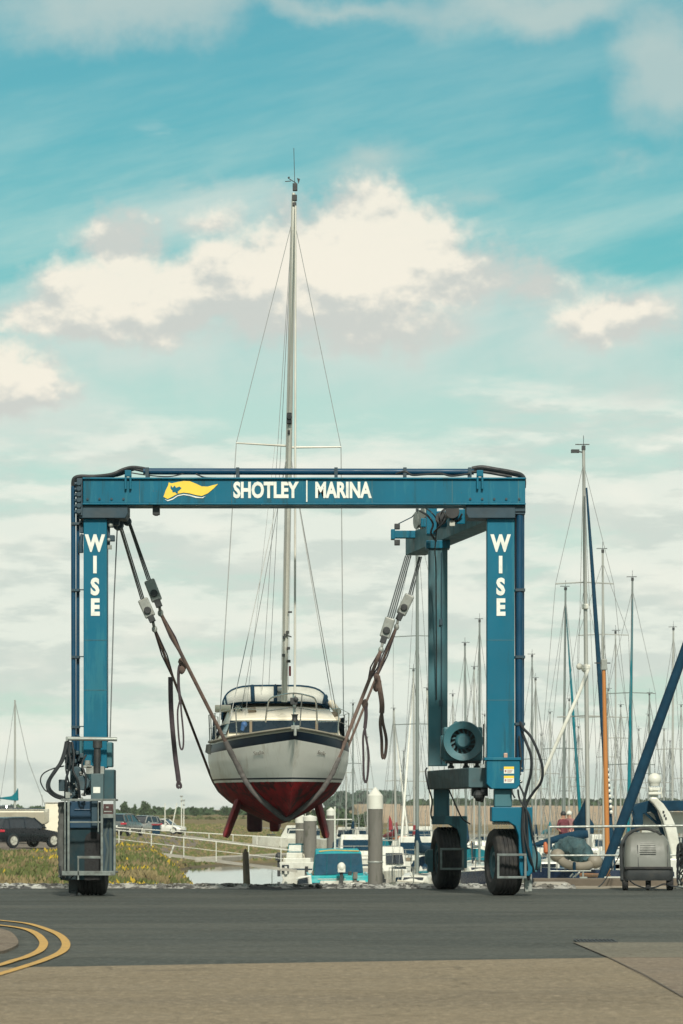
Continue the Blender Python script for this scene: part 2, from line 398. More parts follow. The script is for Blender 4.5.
# mottled concrete quay edge, left + middle
m, nt, b = newmat('mottled_quay_concrete'); tc = nt.nodes.new('ShaderNodeTexCoord').outputs['Object']
c = mixc(nt, ramp(nt, noise(nt, 2.2, 6, .75, tc, (1, .35, 1)), .47, .55), (.045, .045, .042), (.40, .41, .38))
c = mixc(nt, ramp(nt, noise(nt, .5, 4, .5, tc), .5, .7, 0, .6), c, (.26, .25, .21))
nt.links.new(c, b.inputs['Base Color']); b.inputs['Roughness'].default_value = .9
mb = MB(); X0, X1 = -9.5, 4.6; n = 160
vs = []; 
rr = random.Random(3)
rows = [(72.3, .0), (72.7, .035), (73.3, .04), (74.0, .05), (74.6, .03), (74.65, -3.5)]
for j, (y, z) in enumerate(rows):
    for i in range(n+1):
        vs.append((X0+(X1-X0)*i/n, y+(rr.uniform(-.12,.12) if j == 0 else 0), z+(rr.uniform(-.015,.035) if 0 < j < 5 else .002)))
mb.add(vs, [(j*(n+1)+i, j*(n+1)+i+1, (j+1)*(n+1)+i+1, (j+1)*(n+1)+i) for j in range(len(rows)-1) for i in range(n)])
struct(mb.build('quay_edge', m, fix=False))
# stones / debris on edge
mb = MB()
for i in range(230):
    x = rr.uniform(X0, X1); y = rr.uniform(72.4, 74.2); r = rr.uniform(.012, .05)
    mb.sph((x, y, .05), r*1.7, r, r*.8, 5, 0, .3)
o = mb.build('loose_stones', m); o['kind'] = 'stuff'; o['label'] = 'loose stones and debris along the quay edge'; o['category'] = 'stones'
# right quay: pale slab and low timber-faced kerb wall
mb = MB(); mb.box(4.6, 40, 72.31, 75.0, -.03, .012); struct(mb.build('quay_apron', M('dusty_concrete', (.24,.215,.165), .9, 0, .2, 1.3, (.12,.105,.08), .5, .8, bump=.01)))
mb = MB(); mb.box(X_(534, 74.4), 40, 74.4, 75.0, -3.6, Z_(878.5, 74.4))
tag(mb.build('kerb_wall', M('brown_stained_concrete', (.125,.105,.08), .9, 0, .15, 1, (.06,.05,.04), .6, .6, bump=.01), bevel=.02), 'low brown stained kerb wall along the right quay edge', 'kerb')
mb = MB(); mb.prism([(X_(534,73.2), 0.012), (X_(574,73.2), .012), (X_(568,73.2), .10), (X_(537,73.2), .10)], 73.2, 74.3, 'y')
tag(mb.build('concrete_slab', m_conc, bevel=.01), 'pale low concrete slab lying against the kerb wall', 'slab')
# ------------------------------------------------------------------ boat hoist
YF = 66.0; YR = 71.5; s = YF/F
hoist = thing('boat_hoist', 'tall blue travelling boat hoist straddling the lifted white and red yacht', 'boat hoist', (X_(300, YF), 68.5, 0))
def hx(px): return X_(px, YF)
def hz(py): return Z_(py, YF)
# front cross beam
mb = MB(); mb.box(hx(83.5), hx(525), YF-.12, YF+.62, hz(503.5), hz(480))
mb.box(hx(83), hx(525.4), YF-.17, YF+.67, hz(480), hz(478.2)); mb.box(hx(83), hx(525.4), YF-.17, YF+.67, hz(505.5), hz(503.5))
beam = mb.build('cross_beam', m_blue, hoist, bevel=.012)
mb = MB(); mb.box(hx(77.5), hx(83), YF-.15, YF+.6, hz(516), hz(479))
for i in range(6):
    z = hz(484+i*5.6); mb.lathe([(0,0),(.045,0),(.045,.05),(0,.05)], (hx(79.6), YF-.15, z), (0,-1,0), 8)
    mb.lathe([(0,0),(.035,0),(.035,.05),(0,.05)], (hx(77.5), YF-.05, z), (-1,0,0), 8)
mb.build('bolted_end_plate', m_under, beam, bevel=.006)
def lug(px):
    mb = MB()
    mb.pbox(px-3.2, px+3.2, 470, 476, YF-.22, .12); mb.pbox(px-3.4, px-1.4, 474, 489, YF-.2, .07); mb.pbox(px+1.4, px+3.4, 474, 489, YF-.2, .07)
    mb.build('lifting_lug', m_blue, beam, bevel=.006)
lug(128); lug(480)
for px in (140, 232, 372, 452, 518):
    mb = MB(); mb.box(hx(px)-.006, hx(px)+.006, YF-.126, YF-.119, hz(503.3), hz(480.2)); mb.build('weld_seam', m_blueside, beam)
for px in (88, 100, 112, 124, 470, 482, 494, 506, 519):
    mb = MB(); mb.lathe([(.01,0),(.022,0),(.022,.025),(.01,.025)], (hx(px), YF-.12, hz(499.5)), (0,-1,0), 6); mb.build('bolt', m_under, beam)
mb = MB(); mb.pbox(152.5, 159.5, 505.6, 514.5, YF, .18); mb.pbox(154, 158, 514.5, 515.5, YF, .12); mb.build('hanging_lamp', m_black, beam, bevel=.01)
# lettering and emblem
def T(x, z, y): return Matrix.Translation((x, y, z)) @ Matrix.Rotation(math.pi/2, 4, 'X')
mb = MB(); mb.text('SHOTLEY', .38, T(hx(265.6), hz(491.4), YF-.128), .715, .016)
mb.text('MARINA', .38, T(hx(342.8), hz(491.4), YF-.128), .70, .016)
mb.box(hx(306.2), hx(307.5), YF-.132, YF-.122, hz(502.5), hz(480.8))
mb.build('beam_lettering', m_let, beam, fix=False)
fl = [(163.8,497.5),(166,491),(168.5,486),(169,483),(172,484),(178,482.6),(184,481.6),(190,481.8),(196,484.2),(202,487),(208,487.2),(213,485.8),(218.3,484.6),(214,489),(208,494),(202,496.6),(196,495.6),(190,494),(184,493.2),(178,494.4),(172,497.6),(168,499.6)]
mb = MB(); mb.prism([(hx(x), hz(y)) for x, y in fl], YF-.132, YF-.122, 'y'); em = mb.build('pennant_emblem', m_yel, beam, bevel=0)
bd = [(171,485.6),(173,488.2),(175,486.2),(176.5,488.4),(179.5,487.2),(182,488.6),(180,490.6),(178,492.2),(178.4,494),(176.4,494),(175.6,492.6),(173,493),(172.6,491),(170.8,489)]
mb = MB(); mb.prism([(hx(x), hz(y)) for x, y in bd], YF-.137, YF-.1325, 'y'); mb.build('bird_mark', m_blue, em)
mb = MB(); mb.prism([(hx(x), hz(y)) for x, y in [(164.5,499.4),(168,500.8),(173,499),(178,495.8),(184,494.6),(190,495.4),(196,497),(202,498),(206,496.6),(203,498.8),(196,498.4),(190,496.6),(184,495.6),(178,496.8),(173,500.2),(168,501.8)]], YF-.131, YF-.1225, 'y'); mb.build('emblem_edge', m_let, em)
# cable tray on top
mb = MB(); mb.tube([(hx(143), YF+.1, hz(470.6)), (hx(474), YF+.1, hz(471.2))], .055, 10)
mb.tube([(hx(148), YF+.32, hz(470.0)), (hx(470), YF+.32, hz(470.6))], .055, 10)
tray = mb.build('cable_conduit', m_navy, hoist, smooth=True)
for px in (147, 237.5, 336, 405, 470):
    mb = MB(); mb.box(hx(px)-.03, hx(px)+.03, YF+.02, YF+.42, hz(478), hz(467.2)); mb.build('conduit_clip', m_under, tray)
def hoses(name, lst, parent, m=m_hose, k=8):
    mb = MB()
    for pts, r in lst: r = r*(.72 if lst[0][0][0][1] > 600 else .9); mb.tube(smoothpts([Vector((X_(p[0], p[2]), p[2], Z_(p[1], p[2]))) for p in pts], k), r, 8)
    return mb.build(name, m, parent, smooth=True)
hoses('hose_bundle', [
 ([(73,486,YF+.05),(74,479,YF+.05),(80,476.5,YF+.05),(95,476.6,YF+.05),(112,474.5,YF),(124,469.5,YF+.05),(134,467.6,YF+.1),(147,469.5,YF+.1)], .04),
 ([(74.5,488,YF+.2),(77,480,YF+.2),(84,477.2,YF+.2),(100,476,YF+.2),(116,475.2,YF+.2),(126,472,YF+.2),(136,468.6,YF+.2),(147,470.5,YF+.2)], .035),
 ([(76,492,YF+.15),(79,483,YF+.15),(88,476.3,YF+.15),(108,477,YF+.1),(122,473,YF+.1),(132,469,YF+.1),(145,471.5,YF+.1)], .03),
 ([(196,474,YF-.05),(204,477.3,YF-.1),(212,478,YF-.1),(216,478,YF)], .015),
 ([(126,472,YF+.1),(150,475.5,YF+.1),(170,476.5,YF),(186,473,YF+.1)], .012)], hoist)
hoses('hose_bundle', [
 ([(472,468.8,YF+.1),(482,467.4,YF+.1),(496,469.6,YF+.1),(510,472,YF+.05),(521,475,YF+.1),(524.5,480,YF+.1)], .045),
 ([(472,470.5,YF+.3),(484,469,YF+.3),(498,471.3,YF+.3),(512,474,YF+.3),(523,477.5,YF+.3),(524,488,YF+.3)], .04),
 ([(470,472,YF+.05),(484,472,YF+.05),(500,474.6,YF+.05),(512,476.8,YF+.05)], .03),
 ([(396,474,YF-.05),(405,471.5,YF-.12),(412,475,YF-.1),(424,474.5,YF),(440,473.4,YF),(452,476,YF),(470,473.5,YF)], .02)], hoist)
# left vertical conduits
mb = MB(); mb.tube([(hx(73), YF+.05, hz(486)), (hx(73.5), YF+.05, hz(765))], .042, 10); mb.tube([(hx(77.4), YF+.15, hz(490)), (hx(77.2), YF+.15, hz(766))], .032, 10)
lc = mb.build('vertical_conduit', m_navy, hoist, smooth=True)
for py in (523.5, 590, 657, 727):
    mb = MB(); mb.box(hx(71.3), hx(79.3), YF-.02, YF+.24, hz(py+1.2), hz(py-1.2)); mb.box(hx(79), hx(84.5), YF+.1, YF+.16, hz(py-.2), hz(py-1.2)); mb.build('conduit_clip', m_under, lc)
mb = MB(); mb.tube([(hx(519.8), YF+.0, hz(506)), (hx(519.2), YF, hz(690)), (hx(519.6), YF, hz(742)), (hx(520.3), YF, hz(772))], .062, 12); mb.tube([(hx(522.8), YF+.18, hz(506)), (hx(522.4), YF+.18, hz(770))], .04, 10)
rc = mb.build('vertical_conduit', m_navy, hoist, smooth=True)
for py in (513, 590, 657, 724):
    mb = MB(); mb.box(hx(515.2), hx(525), YF-.08, YF+.26, hz(py+1.3), hz(py-1.3)); mb.build('conduit_clip', m_under, rc)
mb = MB(); mb.tube(smoothpts([(hx(516.2), YF+.3, hz(512)), (hx(516.4), YF+.3, hz(600)), (hx(516.8), YF+.3, hz(700)), (hx(516.5), YF+.3, hz(765))], 3), .018, 6)
mb.build('cable', M('magenta_grey_cable', (.22,.16,.20), .5), hoist)
# top brackets over the legs
def bracket(pa, pb, flip):
    mb = MB(); pts = [(pa,505.8),(pb,505.8),(pb,514),(pb-(2.5 if not flip else 0),518.5),(pa+(2.5 if flip else 0),518.5),(pa,514)]
    mb.prism([(hx(x), hz(y)) for x, y in pts], YF-.1, YF+.66, 'y'); return mb.build('leg_bracket', m_under, hoist, bevel=.01)
bracket(79, 128, False); bracket(466, 515, True)
mb = MB(); mb.box(hx(515), hx(525.3), YF-.08, YF+.55, hz(513), hz(505.8)); mb.build('end_gusset', m_under, hoist)
# front legs
def wise(cxp, y, parent):
    mb = MB()
    for ch, py in zip('WISE', (544, 565.5, 587.5, 608)): mb.text(ch, .40, T(hx(cxp), hz(py), y), .80 if ch != 'W' else .77, .020)
    mb.build('leg_lettering', m_let, parent, fix=False)
mb = MB(); mb.box(hx(83.5), hx(106.8), YF, YF+.42, hz(768), hz(518.5)); 
lf = mb.build('front_leg', m_blue, hoist, bevel=.012); wise(95, YF-.008, lf)
for py in (640, 690):
    mb = MB(); mb.box(hx(83.6), hx(106.7), YF-.004, YF+.1, hz(py+.4), hz(py-.2)); mb.build('weld_seam', m_blueside, lf)
mb = MB(); mb.pbox(82.6, 112, 742, 767, YF+.06, .5); mb.build('leg_sleeve', m_blueside, lf, bevel=.02)
mb = MB(); mb.box(hx(487.2), hx(514.6), YF, YF+.5, hz(763), hz(518.5)); rf = mb.build('front_leg', m_blue, hoist, bevel=.012); wise(500.6, YF-.008, rf)
for py in (640, 700):
    mb = MB(); mb.box(hx(487.3), hx(514.5), YF-.004, YF+.1, hz(py+.4), hz(py-.2)); mb.build('weld_seam', m_blueside, rf)
# small lamp and bracket beside left leg top
mb = MB(); mb.pbox(107, 113, 519, 527, YF+.1, .2); mb.pbox(108.5, 114.5, 535, 541, YF+.05, .16); mb.pbox(107, 110, 527, 548, YF+.16, .05); mb.pbox(113, 119, 518.5, 525, YF+.25, .2)
cl = mb.build('lamp_cluster', m_under, hoist, bevel=.01)
mb = MB(); mb.sph((hx(110.5), YF+.06, hz(525)), .045); mb.build('lamp', m_block, cl, smooth=True)
mb = MB(); mb.sph((hx(108.6), YF+.06, hz(539.5)), .035); mb.build('lamp', m_block, cl, smooth=True)
mb = MB(); mb.pbox(107.5, 111.5, 545, 549, YF+.08, .1); mb.build('lamp_box', m_block, cl)
mb = MB(); mb.pbox(79.8, 83.2, 520, 533, YF+.1, .12); mb.tube([P(82,534,YF+.1),P(80.5,545,YF+.1),P(80.8,553,YF+.1)], [.03,.05,.05], 8); mb.build('junction_box', m_under, hoist, bevel=.01)
# side girders; the left one hides behind its leg
def girder(a0, a1, b0, b1, z0, z1):   # plan corners at front & rear
    mb = MB(); mb.add([(a0[0],a0[1],z0),(a1[0],a1[1],z0),(b1[0],b1[1],z0),(b0[0],b0[1],z0),(a0[0],a0[1],z1),(a1[0],a1[1],z1),(b1[0],b1[1],z1),(b0[0],b0[1],z1)],
      [(0,1,2,3),(4,5,6,7),(0,1,5,4),(1,2,6,5),(2,3,7,6),(3,0,4,7)])
    return mb.build('side_girder', m_blueside, hoist, bevel=.012)
zb = 6.76; zt = 7.18
YE = 75.8
girder((X_(487.5, 66.7), 66.7), (X_(513, 66.7), 66.7), (X_(405.5, YE), YE), (X_(426, YE), YE), zb, zt)
girder((X_(85, 66.7), 66.7), (X_(106, 66.7), 66.7), (X_(87.5, YE), YE), (X_(103, YE), YE), zb, zt)
# rear legs
mb = MB(); mb.box(X_(428.5, YR), X_(447.6, YR), YR, YR+.40, Z_(766, YR), zb-.003); rl = mb.build('rear_leg', m_blueside, hoist, bevel=.012)
mb = MB(); mb.box(X_(426, YR), X_(450, YR), YR-.06, YR+.5, zb-.16, zb-.004); mb.build('head_plate', m_blue, rl, bevel=.01)
mb = MB(); mb.tube([P(441.5,552,YR-.03),P(441.5,764,YR-.03)], .012, 6)
for py in (622, 703): mb.pbox(439.4, 442.6, py-3, py+3, YR-.05, .05)
mb.build('grease_pipe', m_under, rl)
mb = MB(); mb.box(X_(86, YR), X_(104, YR), YR, YR+.40, Z_(790, YR), zb-.003); mb.build('rear_leg', m_blueside, hoist, bevel=.012)
# winch block on right girder: arm with two flood lamps, sheaves, hoses
Yw = 74.6
mb = MB(); mb.pbox(391, 419, 530.5, 537.8, Yw, .25); mb.pbox(391, 395, 529, 539, Yw-.05, .35); arm = mb.build('lamp_arm', m_blue, hoist, bevel=.01)
for py in (526.3, 542.3):
    mb = MB(); mb.pbox(394.4, 400, py-2.8, py+2.8, Yw-.02, .14); mb.build('flood_lamp', m_black, arm, bevel=.012)
mb = MB(); mb.tube([P(398,524,Yw), P(412,517,Yw), P(418,510,Yw-2)], .012, 6); mb.build('stay', m_under, arm)
def sheave(px, py, Y, r, m=m_block, ax=(0,1,0)):
    mb = MB(); mb.lathe([(.02,-.07),(r,-.07),(r*1.0,-.05),(r*.86,-.02),(r*.86,.02),(r,.05),(r,.07),(.02,.07)], P(px, py, Y), ax, 20)
    return mb.build('sheave', m, hoist, smooth=True)
sheave(419, 520.5, 72.8, .17, ax=(1,.3,0)); sheave(422.5, 517.5, 72.6, .15, ax=(1,.3,0)); sheave(426, 513, 72.2, .14, ax=(1,.3,0)); 
mb = MB(); mb.pbox(426.5, 437, 506.5, 534, 70.2, .5); wb = mb.build('winch_housing', m_blue, hoist, bevel=.015)
for q in ((437,447,511,527,69.4,.4),(447,455.5,508.5,517,68.8,.35),(449,465,509,524,68.3,.1),(421,430,518,527,71.2,.3)):
    mb = MB(); mb.pbox(*q); mb.build('gear_case', m_blue, wb, bevel=.015)
mb = MB(); rr = random.Random(5)
mb.lathe([(.01,0),(.13,0),(.13,.3),(.01,.3)], P(452, 512.5, 68.4), (0,-1,0), 14); mb.build('winch_motor', m_black, wb, smooth=True); mb = MB(); mb.lathe([(.01,0),(.11,0),(.11,.35),(.01,.35)], P(441, 519, 69.3), (0,-1,0), 14)
mb.build('winch_motor', m_black, wb, smooth=True)
hoses('hydraulic_hose', [([(420,511,69.5),(428,516,69.2),(433,524,69.2),(431,533,69.3),(436,541,69.6)], .022), ([(446,508,69),(440,514,68.9),(441,524,68.9),(434,532,69.1)], .02),
  ([(425,508,69.3),(431,512,69),(437,521,69.1),(436,536,69.3),(435,552,70),(436,575,71),(436.4,700,71.4)], .014), ([(454,508,68.6),(450,516,68.3),(457,521,68.3),(462,514,68.2)], .02), ([(448,506,68.8),(444,511,68.7),(446,519,68.7),(440,526,68.8)], .018)], wb)
mb = MB(); mb.pbox(449.6, 455, 520.5, 526, 68.2, .06); mb.build('lens', m_clear, wb, bevel=.01)
# left hoist drum seen under bracket
mb = MB(); mb.pbox(108, 127, 518.6, 521.5, 67.2, .5); mb.lathe([(.02,0),(.10,0),(.10,.3),(.02,.3)], P(117.5, 524, 67), (0,1,0), 14); mb.lathe([(.02,0),(.08,0),(.08,.3),(.02,.3)], P(126.5, 520.5, 67.3), (0,1,0), 14)
mb.build('rope_guide', m_under, hoist, smooth=False)

# ---- tyres
def tyre(cx, Y, z0, R, w, yaw, name='wheel', hub=1):
    c = Vector((cx, Y, z0+R)); ax = Vector((math.cos(yaw), math.sin(yaw), 0)); h = w/2
    root = None
    prof = [(R*.52,-h*.80),(R*.60,-h*.98),(R*.80,-h*1.0),(R*.93,-h*.92),(R*.985,-h*.74)]
    ng = 5
    for k in range(ng):
        a = -h*.70+k*(h*1.40/ng); b = a+h*1.40/ng
        prof += [(R,a),(R,b-.03),(R*.965,b-.025),(R*.965,b-.004)] if k < ng-1 else [(R,a),(R,b)]
    prof += [(R*.985,h*.74),(R*.93,h*.92),(R*.80,h*1.0),(R*.60,h*.98),(R*.52,h*.80),(R*.5,0)]
    mb = MB(); mb.lathe(prof, c, ax, 48, close=True)
    return mb, c, ax
def wheel(cx, Y, R, w, yaw, parent, z0=0):
    mb, c, ax = tyre(cx, Y, z0, R, w, yaw)
    o = mb.build('wheel', m_rub, parent, smooth=True)
    mb = MB(); h = w/2
    mb.lathe([(.01,-h*.45),(R*.2,-h*.45),(R*.22,-h*.75),(R*.3,-h*.75),(R*.32,-h*.4),(R*.46,-h*.4),(R*.53,-h*.82),(R*.53,h*.82),(R*.46,h*.4),(.01,h*.4)], c, ax, 28)
    mb.build('rim', m_blueside, o, smooth=True); return o
wheel(X_(503.8, YF+.6), YF+.6, .60, .50, math.radians(11), hoist)
wheel(X_(446, YR+.35), YR+.35, .605, .45, math.radians(9), hoist)
wheel(X_(92.8, YF+.6), YF+.6, .60, .52, math.radians(0), hoist)
wheel(X_(95.5, YR+.35), YR+.35, .60, .35, math.radians(0), hoist)
# shadows of tyres are real; guards
def guard(pa, pb, ya, yb, Y, bar=.042, lift=0):
    mb = MB(); r = bar
    z1, z0 = Z_(ya, Y), Z_(yb, Y); a, b = X_(pa, Y), X_(pb, Y)
    mb.box(a, b, Y-r, Y, z1-r, z1); mb.box(a, b, Y-r*.98, Y, z0, z0+r); mb.box(a, a+r, Y-r*.96, Y, z0+r, z1-r); mb.box(b-r, b, Y-r*.96, Y, z0+r, z1-r)
    mb.box(a+.01, a+r-.01, Y, Y+.55, z1-r+.003, z1-.003); mb.box(b-r+.01, b-.01, Y, Y+.55, z1-r+.003, z1-.003); mb.box(b-r+.01, b-.01, Y, Y+.55, z0+.003, z0+r-.003)
    return mb.build('wheel_guard', M('dull_guard_steel', (.13,.155,.15), .6, .2, .3, 7, (.05,.045,.035), .6, 5), hoist, bevel=.006)
guard(497, 526.5, 853.6, 878.5, YF-.25); guard(440, 464, 848, 870, YR-.4)
# right front running gear
mb = MB(); pts = [(486.2,761),(489,758.5),(516,758.5),(519.3,761),(519.3,785),(516,789),(491,789),(486.2,784)]
mb.prism([(hx(x), hz(y)) for x, y in pts], YF-.22, YF+.62, 'y'); gb = mb.build('drive_housing', m_blue, hoist, bevel=.015)
mb = MB(); mb.pbox(484.5, 521, 757.4, 760.2, YF-.25, .9); mb.build('cover_plate', m_blue, gb, bevel=.006)
mb = MB(); mb.pbox(503.8, 507.6, 753, 758.5, YF-.15, .08); mb.build('beacon', M('pinkish_beacon', (.42,.27,.20), .4), gb, bevel=.01)
for (y0, y1) in ((766.6, 773.6), (775.8, 783)):
    mb = MB(); mb.pbox(503.9, 514, y0, y1, YF-.226, .004); lb = mb.build('warning_label', m_let, gb)
    mb = MB(); mb.pbox(503.9, 514, y0, y0+2.4, YF-.229, .002); mb.build('label_heading', m_yel, lb)
    mb = MB()
    for k in range(3): mb.pbox(507.2, 512.8-k*.7, y0+3.3+k*1.1, y0+3.8+k*1.1, YF-.229, .002)
    mb.pbox(504.7, 506.4, y0+3.3, y0+5.6, YF-.229, .002); mb.build('label_print', M('faded_pink_print', (.35,.18,.16), .6), lb)
rr = random.Random(8)
for i in range(8):
    mb = MB(); mb.sph(P(517+rr.uniform(0, 4), 766+i*2.6, YF-.05), .03); mb.build('hose_fitting', m_chrome, gb, smooth=True)
mb = MB(); mb.pbox(494.5, 512, 789, 807, YF-.08, .5); mb.build('steering_column', m_blueside, hoist, bevel=.02)
def fork(pts, Y, d, name='wheel_fork'):
    mb = MB(); mb.prism([(X_(x, Y), Z_(y, Y)) for x, y in pts], Y-.14, Y-.14+d, 'y'); return mb.build(name, m_blue if Y < 68 else m_blueside, hoist, bevel=.015)
fork([(491.5,807),(532,807),(532,872),(529,876),(520.5,876),(519,868),(518.3,836),(515,826),(508,821.5),(491.5,821.5)], YF, .9)
fork([(432.3,816),(466.8,816),(466.8,868),(460.5,868),(459.8,838),(457,829),(449,824.5),(432.3,824.5)], YR, .75)
mb = MB()
for k in range(9): mb.sph(P(494+k*2.5, 822.8, YF-.02), .035)
mb.build('bolt_ring', m_chrome, hoist)
mb = MB(); mb.lathe([(.01,0),(.18,0),(.18,.08),(.12,.14),(.01,.14)], (X_(533,YF+.6), YF+.6, .62), (1,0,0), 20); mb.pbox(532, 537, 846, 872, YF+.35, .4)
mb.build('hub_motor', m_blueside, hoist, bevel=.01)
mb = MB(); mb.pbox(524.5, 532, 874, 891.5, YF+.2, .18); mb.pbox(525, 528.5, 886.5, 892, YF+.15, .2); mb.build('brake_leg', m_block, hoist, bevel=.01)
mb = MB(); mb.lathe([(.01,0),(.16,0),(.16,.10),(.11,.16),(.01,.16)], (X_(433,YR+.35), YR+.35, .62), (-1,0,0), 20); mb.pbox(427.5, 433, 850, 872, YR+.2, .3); mb.build('hub_motor', m_blueside, hoist, bevel=.01)
hoses('hydraulic_hose', [([(520,722,YF-.05),(523,728,YF-.15),(531,737,YF-.3),(538,752,YF-.35),(542.5,768,YF-.35),(541,782,YF-.3),(533,793,YF-.2),(526,806,YF-.15),(524.5,830,YF-.2),(530,856,YF-.2),(534,872,YF-.05)], .035),
  ([(521,730,YF),(526,742,YF-.2),(531,756,YF-.25),(531,772,YF-.25),(527,788,YF-.2),(524,802,YF-.2),(522.5,830,YF-.2),(525,856,YF-.2),(529,880,YF-.05)], .035),
  ([(519,736,YF-.1),(521,760,YF-.15),(519,782,YF-.15),(524,796,YF-.2),(527,820,YF-.22),(528,850,YF-.22)], .025),
  ([(518,790,YF),(520,800,YF-.18),(529,815,YF-.22),(533,838,YF-.2),(537,855,YF-.1),(536,870,YF)], .025), ([(522,760,YF-.1),(517,775,YF-.2),(512,790,YF-.2),(515,798,YF-.2)], .02)], hoist)
# right longitudinal lower beam (rear leg to front leg)
za, zb2 = hz(767.5), hz(787.5)
mb = MB(); 
xa0, xa1 = X_(428, YR-.1), X_(449, YR-.1)
xb0, xb1 = hx(469), hx(487)
mb.add([(xa0,YR+.45,za),(xa0,YR-.1,za),(xb0,YF+.25,za),(xb1+.2,YF+.25,za),(xa1,YR+.45,za),
        (xa0,YR+.45,zb2),(xa0+.04,YR-.1,zb2),(xb0,YF+.25,zb2),(xb1+.2,YF+.25,zb2),(xa1,YR+.45,zb2)],
       [(0,1,2,3,4),(9,8,7,6,5),(0,1,6,5),(1,2,7,6),(2,3,8,7),(3,4,9,8),(4,0,5,9)])
mb.build('lower_girder', M('grimy_blue_steel', (.04,.085,.095), .7, 0, .2, 2.5, (.07,.06,.05), .7, 1.6), hoist, bevel=.015)
mb = MB(); mb.pbox(434, 449.5, 789, 818, YR+.02, .36); mb.build('steering_column', m_blueside, hoist, bevel=.02)
mb = MB(); mb.pbox(472, 488, 786, 796, YF+.5, .4); mb.tube([P(476,797,YF+.4),P(484,799,YF+.4)], .07, 8); mb.sph(P(478,795,YF+.3), .09); mb.sph(P(484,792,YF+.3), .07); mb.build('pump_cluster', m_black, hoist, bevel=.01)
hoses('hydraulic_hose', [([(427,768,YR-.2),(425.5,772,YR-.3),(428,786,YR-.3),(432,800,YR-.1),(431,815,YR-.1),(434,822,YR-.1)], .022), ([(449,790,YR),(456,806,YR-.2),(462,818,YR-.3),(470,824,YR-.5)], .02)], hoist)
# engine radiator drum
Yd = 69.0; c = P(462.5, 741.5, Yd)
mb = MB(); mb.pbox(443.5, 482.5, 727, 761, Yd, .8); mb.pbox(440.8, 444.5, 735, 759, Yd+.1, .6); dr = mb.build('engine_case', m_blueside, hoist, bevel=.03)
mb = MB(); mb.lathe([(.235,-.32),(.36,-.36),(.375,-.33),(.375,.1),(.235,.1)], c, (0,1,0), 40, close=True); mb.build('fan_shroud', m_blueside, dr, smooth=True)
mb = MB(); mb.lathe([(.01,-.12),(.27,-.12),(.27,-.05),(.01,-.05)], c, (0,1,0), 32)
mb.build('fan_recess', m_black, dr)
mb = MB(); mb.lathe([(.01,-.30),(.10,-.30),(.135,-.27),(.15,-.20),(.15,-.1),(.01,-.1)], c, (0,1,0), 28)
for k in range(14):
    a = 2*math.pi*k/14; mb.beam(c+Vector((math.cos(a)*.14,-.17,math.sin(a)*.14)), c+Vector((math.cos(a+.25)*.25,-.17,math.sin(a+.25)*.25)), .018, .03)
mb.build('fan_hub', m_blueside, dr, smooth=True)
for dx in (-4.4, 2.8):
    mb = MB(); cc = P(462.5+dx-2, 723.8, Yd-.05); mb.lathe([(.025,-.02),(.05,-.02),(.05,.02),(.025,.02)], cc, (0,1,0), 14, close=True); mb.build('lifting_eye', m_blueside, dr, smooth=True)
mb = MB(); mb.pbox(446, 481, 760.8, 763, Yd, .8)
for px in (451, 466, 477): mb.lathe([(.01,0),(.06,0),(.06,.04),(.035,.06),(.035,.09),(.06,.11),(.06,.14),(.01,.14)], P(px, 768.5, Yd+.1), (0,0,1), 10)
mb.build('rubber_mounts', m_black, dr)
mb = MB(); mb.tube([P(483.6,724,Yd+.1),P(483.6,764,Yd+.1)], .012, 6); mb.build('dipstick', m_rub, dr)

# ---- left front running gear and operator cage
Yc = YF-.55
mb = MB(); mb.tube([P(66,738.6,Yc+.25),P(117,739.3,Yc+.25)], .038, 10); mb.box(X_(64.8,Yc), X_(67,Yc), Yc+.2, Yc+.3, Z_(740.5,Yc), Z_(737,Yc)); mb.build('cross_bar', m_grey, hoist, smooth=True)
mb = MB(); mb.tube([P(97.5,741,Yc+.25),P(97.5,748,Yc+.25)], .085, 14); mb.tube([P(97.3,748,Yc+.25),P(97,775,Yc+.25)], .062, 14); mb.build('ram', m_black, hoist, smooth=True)
mb = MB(); mb.pbox(90.8, 103.5, 773.5, 800, Yc+.12, .35); rb = mb.build('ram_body', M('greasy_grey_blue', (.055,.10,.11), .6, 0, .25, 5, (.03,.035,.03), .6, 5), hoist, bevel=.012)
mb = MB(); mb.pbox(93.2, 100.2, 787, 793, Yc+.114, .004); mb.build('ram_label', m_let, rb)
mb = MB(); mb.pbox(99, 114, 769.5, 800, YF-.2, .6); mb.build('control_cabinet', M('dark_teal_cabinet', (.012,.06,.075), .6, 0, .25, 4, (.03,.035,.03), .5, 4), hoist, bevel=.015)
mb = MB(); mb.pbox(81, 92, 765.5, 768, Yc+.3, .3); mb.lathe([(.01,0),(.055,0),(.055,.09),(.01,.09)], P(87.5,765.5,Yc+.35), (0,0,1), 12); mb.pbox(86, 104, 766.5, 774, YF-.25, .3); mb.build('filter_shelf', m_block, hoist, bevel=.006)
mb = MB(); rr = random.Random(11)
mb.pbox(58.6, 64.5, 779.5, 791, YF-.1, .3); mb.pbox(66, 73, 742, 766, YF+.1, .2); mb.pbox(70, 78, 764, 798, YF, .3); mb.pbox(64, 72, 782, 800, YF, .3)
for i in range(34):
    x = rr.uniform(68, 89); y = rr.uniform(750, 798); r = rr.uniform(1.2, 3.4)
    mb.pbox(x-r, x+r, y-r*1.1, y+r*1.1, YF-.25+rr.uniform(0, .4), rr.uniform(.1, .3))
mb.lathe([(.01,0),(.13,0),(.13,.5),(.01,.5)], P(82,783,YF-.35), (0,1,0), 18); mb.lathe([(.01,0),(.10,0),(.10,.5),(.01,.5)], P(76,772,YF-.3), (0,1,0), 18)
